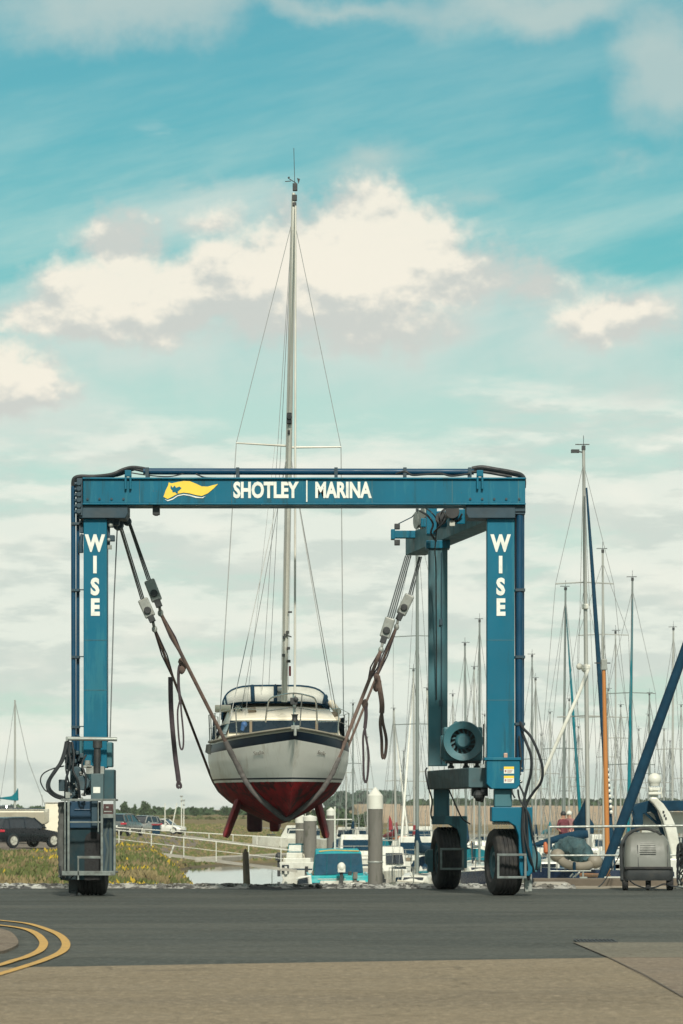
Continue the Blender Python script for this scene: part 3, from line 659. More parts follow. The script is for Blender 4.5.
mb.build('engine_block', M('dark_blue_machinery', (.02,.05,.065), .6, 0, .5, 3, (.10,.10,.09), .4, 4), hoist, bevel=.012)
mb = MB(); mb.pbox(73.5, 83, 738.5, 764, YF+.18, .3); mb.tube([P(78,736,YF+.3),P(75,744,YF+.25),P(73.5,756,YF+.2)], .07, 10); mb.build('exhaust_tank', m_blueside, hoist, bevel=.03)
for i in range(14):
    mb = MB(); mb.sph(P(rr.uniform(67, 90), rr.uniform(752, 799), YF-.32), rr.uniform(.014, .03), n=8); mb.build('pipe_fitting', m_chrome, hoist, smooth=True)
hoses('hydraulic_hose', [([(66,742,YF-.3),(64,752,YF-.4),(60,763,YF-.45),(53,773,YF-.5),(47.5,783,YF-.5),(48.5,791,YF-.5),(55,796.5,YF-.45),(63,799,YF-.4)], .035),
  ([(68,741,YF-.3),(65.5,750,YF-.4),(63,760,YF-.45),(56.5,770,YF-.5),(50,780,YF-.5),(49.5,788,YF-.5),(55,794,YF-.45),(64,797.5,YF-.4)], .035),
  ([(64,766,YF-.35),(52,769,YF-.5),(43,774,YF-.5),(40.5,781,YF-.5),(44,789,YF-.5),(48,792,YF-.5)], .016),
  ([(70,742,YF-.3),(69,752,YF-.35),(70.5,762,YF-.4),(68,772,YF-.4),(66,782,YF-.4),(68,798,YF-.3)], .03), ([(72,742,YF-.3),(74,756,YF-.35),(73,770,YF-.4),(78,782,YF-.4),(80,798,YF-.3)], .028),
  ([(66.5,741,YF-.3),(67,756,YF-.3),(66,770,YF-.35),(71,790,YF-.3)], .02), ([(86,755,YF-.3),(82,765,YF-.4),(86,778,YF-.45),(84,796,YF-.4)], .024)], hoist)
# cage of square tube
mb = MB(); t = .05
def bar(xa, ya, xb, yb, w=t, Y=Yc, d=None): mb.box(X_(xa,Y), X_(xb,Y), Y, Y+(d or w), Z_(yb,Y), Z_(ya,Y))
bar(61, 798.8, 115.5, 801.0, d=.05); bar(62, 871, 115.3, 875.5, d=.06)
bar(64.3, 801, 65.6, 871, d=.048); bar(67.3, 801, 69.6, 871, d=.052); bar(100.6, 801, 103, 871, d=.052); bar(97.6, 802, 98.8, 832, d=.03); bar(113.4, 801, 115.6, 871, d=.05)
bar(69.6, 821.4, 100.6, 822.9, d=.03); bar(77.2, 856, 100.6, 858.6, d=.045); bar(77.4, 858.6, 79, 880, d=.035); bar(103, 814, 113.4, 818, Y=Yc+.004, d=.01)
for xx in (61.5, 113.6): 
    for yy in (798.9, 871.5): mb.box(X_(xx,Yc), X_(xx+1.8,Yc), Yc+.05, YF+.25, Z_(yy+2,Yc), Z_(yy+.1,Yc))
bar(59, 803, 60.6, 878, Y=YF+.1)
cage = mb.build('operator_cage', M('dirty_cage_steel', (.15,.175,.165), .6, .2, .3, 7, (.05,.045,.035), .7, 5), hoist, bevel=.005)
mb = MB(); mb.pbox(103.4, 113.2, 804, 814, Yc+.02, .03); pn = mb.build('control_panel', M('dark_red_panel', (.05,.02,.018), .5, 0, .5, 14), cage)
mb = MB(); mb.pbox(106, 108.5, 806.5, 808, Yc+.014, .01); mb.pbox(104, 112, 811, 812, Yc+.014, .01); mb.build('panel_marks', m_block, pn)
mb = MB(); mb.pbox(60, 101, 802, 880, YF-.05, .35); mb.pbox(101, 115, 818, 871, YF-.03, .25)
side = mb.build('wheel_casing', M('shaded_grimy_casing', (.008,.028,.036), .7, 0, .3, 2.5, (.05,.045,.035), .5, 2, spec=.25), hoist, bevel=.02)  # casing colour darkened for the shade inside the cage, grime mixed in
# solid black plate painted as the shaded arch opening over the tyre
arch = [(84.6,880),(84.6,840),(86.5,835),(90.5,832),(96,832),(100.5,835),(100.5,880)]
mb = MB(); mb.prism([(X_(x,YF-.06), Z_(y,YF-.06)) for x, y in arch], YF-.075, YF-.053, 'y'); mb.build('painted_wheel_opening', M('shadowy_black_tread', (.010,.011,.012), .8, 0, .4, 12), side)
mb = MB(); mb.pbox(70, 98, 801, 828, YF-.1, .06); mb.pbox(74, 96, 809, 810.5, YF-.12, .03); mb.build('blue_panel', M('deep_blue_panel', (.003,.035,.075), .45, 0, .2, 3, (.03,.05,.06), .4), side, bevel=.01)
mb = MB(); mb.pbox(91.5, 97.5, 800, 826, Yc+.15, .12); mb.build('ram_foot', m_under, side, bevel=.01)
mb = MB(); mb.pbox(101.2, 113.4, 818.2, 871, YF-.29, .1); mb.build('dark_backing', m_under, side)
mb = MB(); mb.tube([P(105,874,YF-.3),P(108,850,YF-.28),P(105,835,YF-.28),P(109,820,YF-.28)], .03, 8); mb.tube([P(110.5,872,YF-.3),P(110.5,822,YF-.28)], .028, 8); mb.build('pipe', M('dull_pipe', (.06,.085,.085), .6), side, smooth=True)
mb = MB()
rg = []
for i in range(26):
    y = 802+i*3; rg.append(((X_(62.2+.7*math.sin(i*.35),YF), YF-.2, Z_(y,YF)), .06+(.014 if i % 2 else 0)))
mb.tube([q[0] for q in rg], [q[1] for q in rg], 10); mb.build('pleated_hose', M('grey_pleated_hose', (.07,.075,.07), .8, 0, .3, 9), hoist, smooth=True)
hoses('hydraulic_hose', [([(60,866,YF-.3),(62,877,YF-.35),(68,880,YF-.4),(73,876,YF-.4),(80,871,YF-.35)], .02)], hoist)
mb = MB(); mb.pbox(68.5, 78, 876, 893, YF+.35, .3); mb.pbox(70, 76.5, 890, 896.5, YF+.3, .35); mb.build('brake_leg', m_black, hoist, bevel=.01)
mb = MB(); mb.pbox(65.5, 70, 792, 798, YF-.5, .02); mb.build('label', m_block, hoist)
# ------------------------------------------------------------------ lifted yacht
yacht = thing('yacht', 'white and red bilge keel yacht with navy stripe hanging in the hoist slings', 'yacht', (-1.25, 71, 1.0))
Y0b, Y1b = 67.2, 75.2
def xc(Y): return -.8455-.087*(Y-67.2)
BT = [(0,1.30),(.10,1.33),(.25,1.32),(.4,1.27),(.5,1.20),(.62,1.08),(.74,.86),(.85,.57),(.94,.27),(1,.03)]
def Bv(v):
    for (a, x), (b, y) in zip(BT, BT[1:]):
        if v <= b+1e-9: t = (v-a)/(b-a); return x+(y-x)*t
def ystem(v): return Y0b+1.25*v**1.1
def hullpt(v, s, side):
    ys = ystem(v); Y = ys+(Y1b-ys)*s
    p = 2.1-.15*v
    g = 1-(1-min(s/.52, 1))**p
    g *= 1-.30*max(0, (s-.6)/.4)**1.6
    t = min(1, (Y-Y0b)/3.8); sheer = 2.83+.18*(1-t)**1.5+.05*max(0, (Y-71)/4)
    keel = 1.26+.30*(1-min(s/.4, 1))**2+.62*max(0, (s-.55)/.45)**1.5
    z = sheer*(1-v)+keel*v
    return Vector((xc(Y)+side*Bv(v)*g, Y, z))
NV, NS = 33, 44
mb = MB(); mb.uv = []; vs = []
for j in range(NS+1):
    s_ = (j/NS)**1.5
    for i in range(2*NV-1):
        v = (abs(NV-1-i))/(NV-1); v = 1-v; side = -1 if i < NV else 1
        vv = v  # 0 at the edges (sheer) .. 1 at keel
        vs.append(hullpt(vv, s_, side)); mb.uv.append((s_, vv))
n = 2*NV-1
mb.add(vs, [(j*n+i, j*n+i+1, (j+1)*n+i+1, (j+1)*n+i) for j in range(NS) for i in range(n-1)])
mb.f.append([NS*n+i for i in range(n)]); mb.m.append(0)
# material: bands by the hull's own coordinates
m, nt, b = newmat('painted_yacht_hull')
tc = nt.nodes.new('ShaderNodeTexCoord'); ob = tc.outputs['Object']; uv = nt.nodes.new('ShaderNodeSeparateXYZ'); nt.links.new(tc.outputs['UV'], uv.inputs[0])
oz = nt.nodes.new('ShaderNodeSeparateXYZ'); nt.links.new(ob, oz.inputs[0])
white = mixc(nt, ramp(nt, noise(nt, 1.2, 4, .6, ob), .35, .65), (.78,.78,.71), (.84,.84,.77))
white = mixc(nt, ramp(nt, noise(nt, 1.5, 5, .7, ob, (3, 1, .25)), .54, .70, 0, .42), white, (.40,.34,.24))
navy = mixc(nt, ramp(nt, noise(nt, 4, 4, .6, ob), .3, .7), (.002,.010,.024), (.004,.017,.036))
red = mixc(nt, ramp(nt, noise(nt, 2.2, 6, .7, ob), .38, .62), (.30,.014,.016), (.16,.010,.013))
red = mixc(nt, ramp(nt, noise(nt, 3.2, 7, .75, ob), .49, .58, 0, .9), red, (.035,.016,.016))
red = mixc(nt, ramp(nt, noise(nt, 5.5, 6, .75, ob, (1, 1, .6)), .64, .70, 0, .6), red, (.42,.20,.17))
def gt(src, thr):
    q = nt.nodes.new('ShaderNodeMath'); q.operation = 'GREATER_THAN'; q.inputs[1].default_value = thr; nt.links.new(src, q.inputs[0]); return q.outputs[0]
vv = uv.outputs[1]; zz = oz.outputs[2]
c = mixc(nt, gt(vv, .022), (.42,.40,.33), navy)
c = mixc(nt, gt(vv, .125), c, white)
wl = 2.06-1.0
ns_ = nt.nodes.new('ShaderNodeMath'); ns_.operation = 'MULTIPLY_ADD'; ns_.inputs[1].default_value = .018; nt.links.new(noise(nt, 9, 4, .6, ob), ns_.inputs[0]); nt.links.new(zz, ns_.inputs[2])
c = mixc(nt, gt(zz, wl+.075), (.02,.03,.045), c)
c = mixc(nt, gt(zz, wl+.045), white, c)
c = mixc(nt, gt(ns_.outputs[0], wl+.009), red, c)
nt.links.new(c, b.inputs['Base Color']); b.inputs['Specular IOR Level'].default_value = .22
rg = mixc(nt, gt(zz, wl), (.75,)*3, (.4,)*3); nt.links.new(rg, b.inputs['Roughness'])
hull = mb.build('hull', m, yacht, smooth=True)
# deck, rubbing strake
mb = MB(); rows = []
for j in range(NS+1):
    s_ = (j/NS)**1.5; a = hullpt(0, s_, -1); c_ = hullpt(0, s_, 1)
    rows.append([a+(c_-a)*k/6+Vector((0,0,.01+.05*(1-abs(k-3)/3))) for k in range(7)])
mb.add([p for r in rows for p in r], [(j*7+i, j*7+i+1, (j+1)*7+i+1, (j+1)*7+i) for j in range(NS) for i in range(6)])
mb.build('deck', m_cream, yacht, smooth=True)
mb = MB()
for sd in (-1, 1):
    mb.tube([hullpt(0, (j/NS)**1.5, sd)+Vector((sd*.01,0,.025)) for j in range(NS+1)], .028, 6)
mb.build('toe_rail', M('grey_teak_rail', (.26,.24,.19), .7, 0, .2, 6), yacht, smooth=True)
# grey quarter panel at the aft port topsides, as vertical ribs
mb = MB()
for k in range(9):
    s_ = .50+k*.05; p = hullpt(.03, s_, -1); q = hullpt(.13, s_, -1); mb.beam(p+Vector((-.012,0,0)), q+Vector((-.012,0,0)), .02, .16)
mb.build('vent_panel', M('grey_vent', (.14,.14,.125), .6, 0, .2, 7), yacht)
# name on both bows
for sd in (-1, 1):
    a = hullpt(.185, .055, sd); b_ = hullpt(.185, .20, sd); d = (b_-a).normalized()
    if sd == -1: d = -d; a = b_
    dn = (hullpt(.27, .12, sd)-hullpt(.185, .12, sd)).normalized(); up = (-dn-d*(-dn).dot(d)).normalized(); nrm = d.cross(up).normalized()
    mid = (hullpt(.215, .055, sd)+hullpt(.215, .20, sd))/2+nrm*.035
    R = Matrix((( d.x, up.x, nrm.x, mid.x),(d.y, up.y, nrm.y, mid.y),(d.z, up.z, nrm.z, mid.z),(0,0,0,1)))
    mb = MB(); mb.text('Stella', .10, R, 1.8, -.001, .004); mb.build('name_lettering', M('faded_grey_lettering', (.20,.19,.17), .6), hull, fix=False)
# coachroof
def sect(Y, hw, z0, z1, hw1, cr=.04):
    x = xc(Y)
    return [Vector((x-hw, Y, z0)), Vector((x-hw1, Y, z1)), Vector((x-hw1*.5, Y, z1+cr)), Vector((x, Y, z1+cr*1.3)), Vector((x+hw1*.5, Y, z1+cr)), Vector((x+hw1, Y, z1)), Vector((x+hw, Y, z0))]
mb = MB(); mb.loft([sect(70.05,1.08,2.9,3.25,1.0,.03), sect(70.9,1.20,2.86,3.44,.96), sect(71.7,1.20,2.86,3.52,.94), sect(73.2,1.16,2.86,3.52,.9)])
cr = mb.build('coachroof', m_cream, yacht, smooth=True, bevel=.02)
mb = MB()
x0 = xc(70.05)
fr = [Vector((x0+f*1.04, 70.03, 0)) for f in (-1,-.6,-.2,.2,.6,1)]
for i, (p, q) in enumerate(zip(fr, fr[1:])):
    mb.add([(p.x,p.y-.01,3.0),(q.x,q.y-.01,3.0),(q.x,q.y-.01,3.235),(p.x,p.y-.01,3.235)], [(0,1,2,3)])
mb.build('front_windows', M('tinted_navy_window', (.010,.022,.035), .3, 0, .2, 3, spec=.25), cr, fix=False)
mb = MB()
for i in (1, 4):
    p = fr[i]; mb.beam((p.x, p.y-.03, 2.98), (p.x, p.y-.03, 3.24), .05, .03)
mb.build('window_pillar', m_timber, cr)
for sd in (-1, 1):
    mb = MB(); pts = []
    for Y in (70.1, 71.0, 72.0, 73.0): x = xc(Y); hw = {70.1:1.12,71.0:1.19,72.0:1.195,73.0:1.17}[Y]; pts += [(x+sd*(hw+.004-.03),Y,2.98),(x+sd*(hw+.004-.10),Y,3.18)]
    mb.add(pts, [(0,2,3,1),(2,4,5,3),(4,6,7,5)]); mb.build('side_window', m_glass, cr, fix=False)
# canvas side dodgers outboard, port and starboard (dark panels)
for sd in (-1, 1):
    mb = MB(); rows = []
    for k in range(6):
        Y = 71.4+k*.55; x = hullpt(0, .5+k*.07, sd).x; rows += [(x-sd*.04, Y, 2.93), (x-sd*.06, Y, 3.33)]
    mb.add(rows, [(2*k, 2*k+2, 2*k+3, 2*k+1) for k in range(5)]); mb.build('canvas_dodger', m_canvas, yacht, fix=False)
# sprayhood
def arch(Y, hw, z0, z1, lean=0, n=18, pw=.45):
    out = []
    for k in range(n+1):
        a = math.pi*k/n; cx_ = -math.cos(a); sx_ = math.sin(a)
        out.append(Vector((X_(275.5, Y)+hw*math.copysign(abs(cx_)**pw, cx_), Y+lean*sx_, z0+(z1-z0)*sx_**.55)))
    return out
a1 = arch(71.4, 1.0, 3.40, 3.62, 0); a2 = arch(72.1, 1.04, 3.30, 3.96, 0); a3 = arch(73.0, 1.06, 3.26, 3.99, 0)
mb = MB(); n = len(a1)
mb.add(a2+a3, [(i, i+1, n+i+1, n+i) for i in range(n-1)]); sh = mb.build('sprayhood', m_canvas, yacht, smooth=True, fix=False)
mb = MB(); mb.add(a1+a2, [(i, i+1, n+i+1, n+i) for i in range(2, n-3)]); mb.build('hood_window', m_clear, sh, smooth=True, fix=False)
mb = MB(); mb.tube(a2, .026, 8); mb.tube(a1, .020, 8); mb.tube([a1[9], a2[9]], .04, 6); mb.tube([a1[8]+Vector((.02,0,0)), a2[8]+Vector((.02,0,0))], .04, 6); mb.tube([a1[3], a2[3]], .02, 6); mb.tube([a1[15], a2[15]], .05, 6)
mb.build('hood_frame', m_canvas, sh, smooth=True)
# rear window: opaque pale colour painted for bright sky seen through
mb = MB(); mb.add(a3, [tuple(range(n))]); mb.build('rear_curtain', m_clear, sh, fix=False)
# pulpit
def zt_(Y): return hullpt(0, (Y-Y0b)/(Y1b-Y0b), 1).z
pp = [P(265.5,722,68.6), P(267,710,68.5), P(270,699,68.4), P(280,695.5,67.9), P(293,693.2,67.35), P(306,695.2,67.9), P(315,699,68.4), P(316.5,710,68.5), P(317,724,68.6)]
mb = MB(); mb.tube(smoothpts(pp, 4), .016, 8); mb.tube([P(293.2,694,67.4), P(294,728,67.35)], .014, 6); mb.tube([P(302,694.5,67.6), P(300,726,67.7)], .012, 6)
mb.tube(smoothpts([P(267,711,68.5), P(281,709,67.9), P(293,707.5,67.35), P(306,709,67.9), P(316.5,711,68.5)], 4), .011, 6)
pul = mb.build('pulpit', m_chrome, yacht, smooth=True)
mb = MB(); mb.pbox(290.2, 297.5, 697.5, 704.5, 67.2, .12); mb.sph(P(296,699.5,67.2), .045); mb.build('bow_lamp', m_black, pul, bevel=.01)
mb = MB(); mb.pbox(291, 299.5, 725.5, 729.5, 67.1, .35); mb.tube([P(295.2,728,67.1), P(295.2,736,67.08)], .03, 6); mb.build('bow_roller', m_block, yacht, bevel=.01)
# stanchions and lifelines, pushpit
mb = MB()
for sd in (-1, 1):
    tops = []
    for s_ in (.24, .42, .60, .78, .96):
        p = hullpt(0, s_, sd); q = p+Vector((sd*.02,0,.55)); mb.tube([p, q], .013, 6); tops.append(q)
    st = P(265.5,710,68.5) if sd < 0 else P(317,711,68.5)
    mb.tube([st]+tops, .006, 5); mb.tube([st-Vector((0,0,.2))]+[q-Vector((0,0,.25)) for q in tops], .005, 5)
pa, pb_ = hullpt(0, .97, -1), hullpt(0, .97, 1)
mb.tube([pa+Vector((0,0,.6)), pb_+Vector((0,0,.6))], .013, 6)
mb.build('guard_rail', m_chrome, yacht, smooth=True)
# deck gear
mb = MB(); mb.tube([P(215,708.5,71.2), P(231,708.5,71.2)], .07, 12); mb.build('rolled_cover', m_cream, yacht, smooth=True)
mb = MB(); mb.tube([P(331,703,72),P(338,712,71.6)], .07, 10); mb.build('rolled_cover', m_cream, yacht, smooth=True)
mb = MB(); mb.lathe([(.01,0),(.085,0),(.085,.1),(.01,.1)], P(238,709,70.9), (0,-1,0), 16); o = mb.build('winch', m_canvas, yacht, smooth=True)
mb = MB()
for k in range(5): a = k*math.pi/5; d = Vector((math.cos(a),0,math.sin(a)))*.07; mb.beam(P(238,709,70.79)-d, P(238,709,70.79)+d, .012, .012)
mb.build('winch_spokes', m_cream, o)
mb = MB(); mb.tube([P(244,723,69.6), P(242,730.5,69.6)], [.05,.035], 10); mb.sph(P(244.2,724.5,69.6), .06); mb.build('fender', M('blue_fender', (.03,.09,.22), .5), yacht, smooth=True)
mb = MB(); mb.tube([P(248,711,70.6), P(256,709.5,70.6)], .05, 8); mb.build('rolled_line', m_timber, yacht, smooth=True)
mb = MB(); mb.sph(P(334,716,70.8), .09); mb.build('coiled_line', m_timber, yacht, smooth=True)
mb = MB(); mb.sph(P(337,720,70.6), .07); mb.build('coiled_line', m_rope, yacht, smooth=True)
for k in range(3):
    mb = MB(); mb.pbox(331+k*3.2, 333+k*3.2, 725, 736, 70.2+k*.4, .1); mb.build('jerry_can', m_canvas if k != 1 else m_glass, yacht, bevel=.01)
# mast and rigging
YM = 70.6
base = P(284.3, 702, YM); top = P(293.6, 193, YM)
def mp(py, dx=0, dy=0): t = (702-py)/(702-193); p = base+(top-base)*t; return p+Vector((dx*YM/F, dy, 0))
mb = MB(); mb.tube([mp(702), mp(445), mp(260), mp(200), mp(193)], [.058,.055,.046,.038,.032], 12)
mast = mb.build('mast', m_alu, yacht, smooth=True)
mb = MB(); mb.tube([mp(700,-1.2,-.062), mp(230,-.7,-.05)], .010, 6); mb.build('mast_track', m_alud, mast)
mb = MB(); mb.tube([mp(446), P(236.3,443,YM+.15)], [.022,.014], 8); mb.tube([mp(447.5), P(341,447,YM+.15)], [.022,.014], 8); mb.build('spreader', m_alu, mast, smooth=True)
for q in ((292.6,297.4,183,190.5),(292.2,297,194.5,200.5),(292.4,296.4,202,206)):
    mb = MB(); mb.pbox(*q, YM-.06, .1); mb.build('masthead_fitting', m_black, mast, bevel=.01)
mb = MB(); mb.tube([P(294.8,187,YM), P(293.8,148,YM)], .006, 5); mb.tube([P(296,183,YM), P(288,178,YM)], .009, 5); mb.tube([P(285,181.5,YM), P(291,181,YM)], .009, 5); mb.tube([P(288,178,YM),P(289.5,177,YM)], .016, 5); mb.prism([(X_(297,YM),Z_(178,YM)),(X_(300,YM),Z_(179,YM)),(X_(298.5,YM),Z_(184,YM))], YM-.01, YM+.01, 'y'); mb.build('wind_vane', m_black, mast)
mb = MB(); mb.pbox(286.8, 291.6, 412.5, 423.5, YM-.16, .12); mb.lathe([(.01,0),(.05,0),(.05,.03),(.01,.03)], P(289.4,417,YM-.16), (0,-1,0), 10); mb.pbox(287.5, 290, 430, 434, YM-.1, .08); mb.build('deck_lamp', m_black, mast, bevel=.008)
mb = MB()
for py, dx in ((632,1.5),(637,-2),(648,2.5),(655,-2.5),(661,3)): mb.pbox(286+dx-1.5, 286+dx+1.5, py-1.2, py+1.5, YM-.12, .1)
mb.tube([P(288,612,YM-.1), P(292,612,YM-.1)], .02, 6); mb.tube([P(284,634,YM-.1), P(291.5,637,YM-.1)], .014, 6); mb.build('mast_cleats', m_black, mast)
mb = MB(); mb.pbox(289, 291, 666, 676, YM-.14, .05); mb.build('red_block', m_red, mast, bevel=.01)
w_ = .0062
def line(mb, a, b_, r=w_): mb.tube([a, b_], r, 5)
dk = lambda px, py, Y: P(px, py, Y)
mb = MB()
line(mb, mp(222,-1), P(236.3,443,YM+.15)); line(mb, P(236.3,443,YM+.15), dk(219,731,70.5), .009)
line(mb, mp(222,1.5), P(341,447,YM+.15)); line(mb, P(341,447,YM+.15), dk(343.5,716,70.7), .009)
line(mb, mp(452,-1), dk(229,724,69.9), .008); line(mb, mp(452,-1), dk(240,716,71.3), .006)
line(mb, mp(452,1), dk(333,708,70.0), .008); line(mb, mp(452,1), dk(337,716,71.4), .008)
line(mb, mp(196), Vector((xc(75.1), 75.1, 2.95)), .005); line(mb, mp(224,-1), dk(262,690,71.6), .005)
line(mb, mp(205,2,-.04), mp(690,4,-.1), .004); line(mb, mp(230,-2.5,-.04), mp(680,-3.5,-.1), .004); line(mb, mp(445,-14), dk(246,712,70.2), .004)
mb.build('standing_rigging', m_rigwire, yacht)
mb = MB(); fs0, fs1 = P(295.6,206,YM-.1), P(294.8,722,67.35)
mb.tube([fs0, fs0*.7+fs1*.3, fs0*.05+fs1*.95, fs1], [.018,.020,.022,.02], 8); fo = mb.build('forestay_foil', m_alu, yacht, smooth=True)
mb = MB(); mb.lathe([(.02,0),(.07,0),(.05,.03),(.05,.09),(.07,.12),(.02,.12)], fs1+Vector((0,0,.02)), (0,0,1), 14); mb.build('furling_drum', m_black, fo, smooth=True)
mb = MB(); mb.tube([Vector((X_(285,70.7),70.68,3.85)), Vector((xc(74.5),74.4,3.9))], .045, 8); mb.build('boom', m_alud, yacht, smooth=True)
# keels, skeg
mkeel = M('red_antifouling', (.20,.014,.018), .75, 0, .3, 4, (.04,.018,.02), .7, 3)
for sd, tp, bt in ((-1,(240.5,797),(225.5,837)), (1,(316,797),(326.5,838))):
    Yk = 71.2; a = P(*tp, Yk); b_ = P(*bt, Yk); mb = MB(); rings = []
    for t in (0, .5, .92, 1):
        c_ = a+(b_-a)*t; th = .085*(1-.12*t) if t < 1 else .05; L = .72*(1-.22*t)
        d = (b_-a).normalized(); nrm = Vector((d.z, 0, -d.x))
        rings.append([c_+Vector((0, L*math.cos(q), 0))+nrm*th*math.sin(q) for q in [2*math.pi*k/16 for k in range(16)]])
    mb.loft(rings); mb.build('bilge_keel', mkeel, yacht, smooth=True)
mb = MB(); x = xc(72.4); mb.prism([(71.0,1.34),(74.3,1.55),(73.9,1.2),(71.6,1.12)], x-.09, x+.09, 'x'); mb.build('centre_skeg', mkeel, yacht, bevel=.03)
mb = MB(); x = X_(254.5,74.6); mb.prism([(74.4,1.95),(75.0,2.0),(75.05,1.09),(74.45,1.12)], x-.15, x+.15, 'x'); mb.build('rudder', M('dark_antifouling', (.05,.016,.02), .8, 0, .3, 4), yacht, bevel=.04)

# ------------------------------------------------------------------ slings, blocks and ropes
def section(Ys, off):
    pts = []
    for sd in (-1, 1):
        for i in range(60):
            v = i/59
            ys = ystem(v)
            if Ys <= ys+.02: continue
            p = hullpt(v, (Ys-ys)/(Y1b-ys), sd); pts.append((p.x+sd*off*.7, p.z-off*v))
    return pts
def lower(pts):
    pts = sorted(set(pts)); h = []
    for p in pts:
        while len(h) >= 2 and (h[-1][0]-h[-2][0])*(p[1]-h[-2][1])-(h[-1][1]-h[-2][1])*(p[0]-h[-2][0]) <= 0: h.pop()
        h.append(p)
    return h
def sling(label, aL, aR, Ys, r, rs):
    h = lower(section(Ys, r*1.2)+[(aL.x, aL.z), (aR.x, aR.z)])
    pts = [Vector((x, Ys, z)) for x, z in h]; pts[0] = aL; pts[-1] = aR
    # contact y stays Ys; free runs interpolate to the shackles
    t = thing('lifting_sling', label, 'sling', aL)
    mb = MB(); dense = []
    for p, q in zip(pts, pts[1:]):
        k = max(1, int((q-p).length/.25))
        for i in range(k): dense.append(p+(q-p)*i/k)
    dense.append(pts[-1])
    mb.tube(dense, r, 10, flat=.8); mb.build('strap', m_strap, t, smooth=True)
    return t, pts
F1, F2 = P(160.5,613,68.2), P(381,650,70.8)
A1, A2 = P(154.5,629,70.2), P(396.5,627,73.6)
slF, ptsF = sling('brown forward lifting strap with grey sleeve crossing in front of the yacht bow', F1, F2, 69.25, .036, 0)
slA, ptsA = sling('thin aft lifting strap passing behind the yacht hull', A1, A2, 72.9, .026, 0)
# chafe sleeve along the contact
zlo = [p for p in ptsF if p.z < 9]
c0 = ptsF[1]; c0 = ptsF[0]+(ptsF[1]-ptsF[0])*.80; c1 = ptsF[-2]+(ptsF[-1]-ptsF[-2])*.06
path = [c0]+ptsF[1:-1]+[c1]
mb = MB(); dense = []
for p, q in zip(path, path[1:]):
    k = max(1, int((q-p).length/.12))
    for i in range(k): dense.append(p+(q-p)*i/k)
dense.append(path[-1])
mb.tube(dense, [.052+random.uniform(-.006,.006) for _ in dense], 10, flat=.9); mb.build('chafe_sleeve', m_sleeve, slF, smooth=True)
def pair(t, a, mid, off=.05):
    mb = MB(); 
    for sg in (-1, 1): mb.tube([a+Vector((sg*.015,0,0)), (a+mid)/2+Vector((sg*off,0,0)), mid], .016, 6)
    mb.build('strap_tail', m_strapd, t, smooth=True)
pair(slF, F1, F1+(ptsF[1]-F1)*.30); pair(slA, A1, A1+(ptsA[1]-A1)*.35); pair(slF, F2, F2+(ptsF[-2]-F2)*.3, .07); pair(slA, A2, A2+(ptsA[-2]-A2)*.4)
def loop(t, pts, Y, r=.03, w=.055, name='hanging_loop', m=m_strapd, split=.6):
    c = smoothpts([P(x, y, Y) for x, y in pts], 6); n = len(c); k = int(n*split); mb = MB()
    mb.tube(c[:k+1], r*1.25, 8)
    L = []; Rr = []
    for i, p in enumerate(c[k:]):
        u = i/(len(c[k:])-1); o = w*math.sin(math.pi*min(1, u*.5+.5*u*u))**.6 if 0 < u < 1 else 0
        L.append(p+Vector((-o,0,0))); Rr.append(p+Vector((o,0,0)))
    mb.tube(L, r*.75, 8); mb.tube(Rr, r*.75, 8); return mb.build(name, m, t, smooth=True)
loop(slA, [(170.5,677),(170.8,700),(172,722),(175,754),(178,776),(179.3,788)], 70.6, .037, .035, m=m_strapd, split=.86)
loop(slF, [(182.5,662),(179,668),(178.5,684),(180,700),(179.5,712),(181,735),(181.8,750)], 68.7, .022, .045, split=.5)
loop(slF, [(365.5,701),(366,716),(364.5,735),(366,755),(365.5,783)], 70.4, .028, .05, split=.42)
loop(slA, [(377.5,676),(380,690),(382,705),(381.5,722),(384,740),(383.5,759)], 71.6, .04, .045, m=m_strap, split=.5)
mb = MB()
for (x, y, Y) in ((181.5,662,68.7),(183.5,666,68.7),(182,670,68.6)): mb.sph(P(x, y, Y), .06, .05, .08, 8, 0, .15)
mb.build('strap_knot', m_strap, slF, smooth=True)
mb = MB()
for (x, y, Y) in ((376.5,677,71.6),(378,682,71.6),(376,687,71.6),(365,704,70.4)): mb.sph(P(x, y, Y), .065, .05, .09, 8, 0, .15)
mb.build('strap_knot', m_strap, slA, smooth=True)
def block(pa, pb, Y, label, ropes, sh):
    t = thing('pulley_block', label, 'pulley block', P(*pa, Y), group='pulley blocks on the hoist ropes')
    a, b_ = P(*pa, Y), P(*pb, Y); mb = MB(); 
    d = (b_-a).normalized()
    mb.beam(a, a+(b_-a)*.78, .20, .12, up=Vector((0,1,0))); mb.build('cheek', m_block, t, bevel=.025)
    mb = MB(); mb.beam(a+(b_-a)*.72, b_, .12, .15, up=Vector((0,1,0))); c_ = a+(b_-a)*.5
    mb.lathe([(.01,-.11),(.07,-.11),(.07,.11),(.01,.11)], c_, (0,1,0), 12); mb.build('sheave', m_black, t, bevel=.01)
    s2 = P(*sh); mb = MB(); mb.tube([b_, b_+(s2-b_)*.6], .028, 8); mb.sph(s2, .055, .05, .07, 10); mb.build('shackle', m_block, t, smooth=True)
    mb = MB()
    for (x0, y0, Y0_, dx) in ropes: 
        d2 = Vector((dx, 0, 0)); mb.tube([P(x0, y0, Y0_), a+d2], .0135, 6)
    mb.build('wire_rope', m_wire, t)
block((149,580),(159.5,607),68.0,'grey pulley block nearer the yacht on the left ropes',[(127,519,67.4,-.03),(129,519,67.4,.03),(128,519,67.5,0)],(160.5,613,68.2))
block((142.5,599),(153,622),70.0,'lower grey pulley block on the outer left ropes',[(117,519,67.8,-.03),(119.5,519,67.8,.03),(118,519,67.9,0)],(154.5,629,70.2))
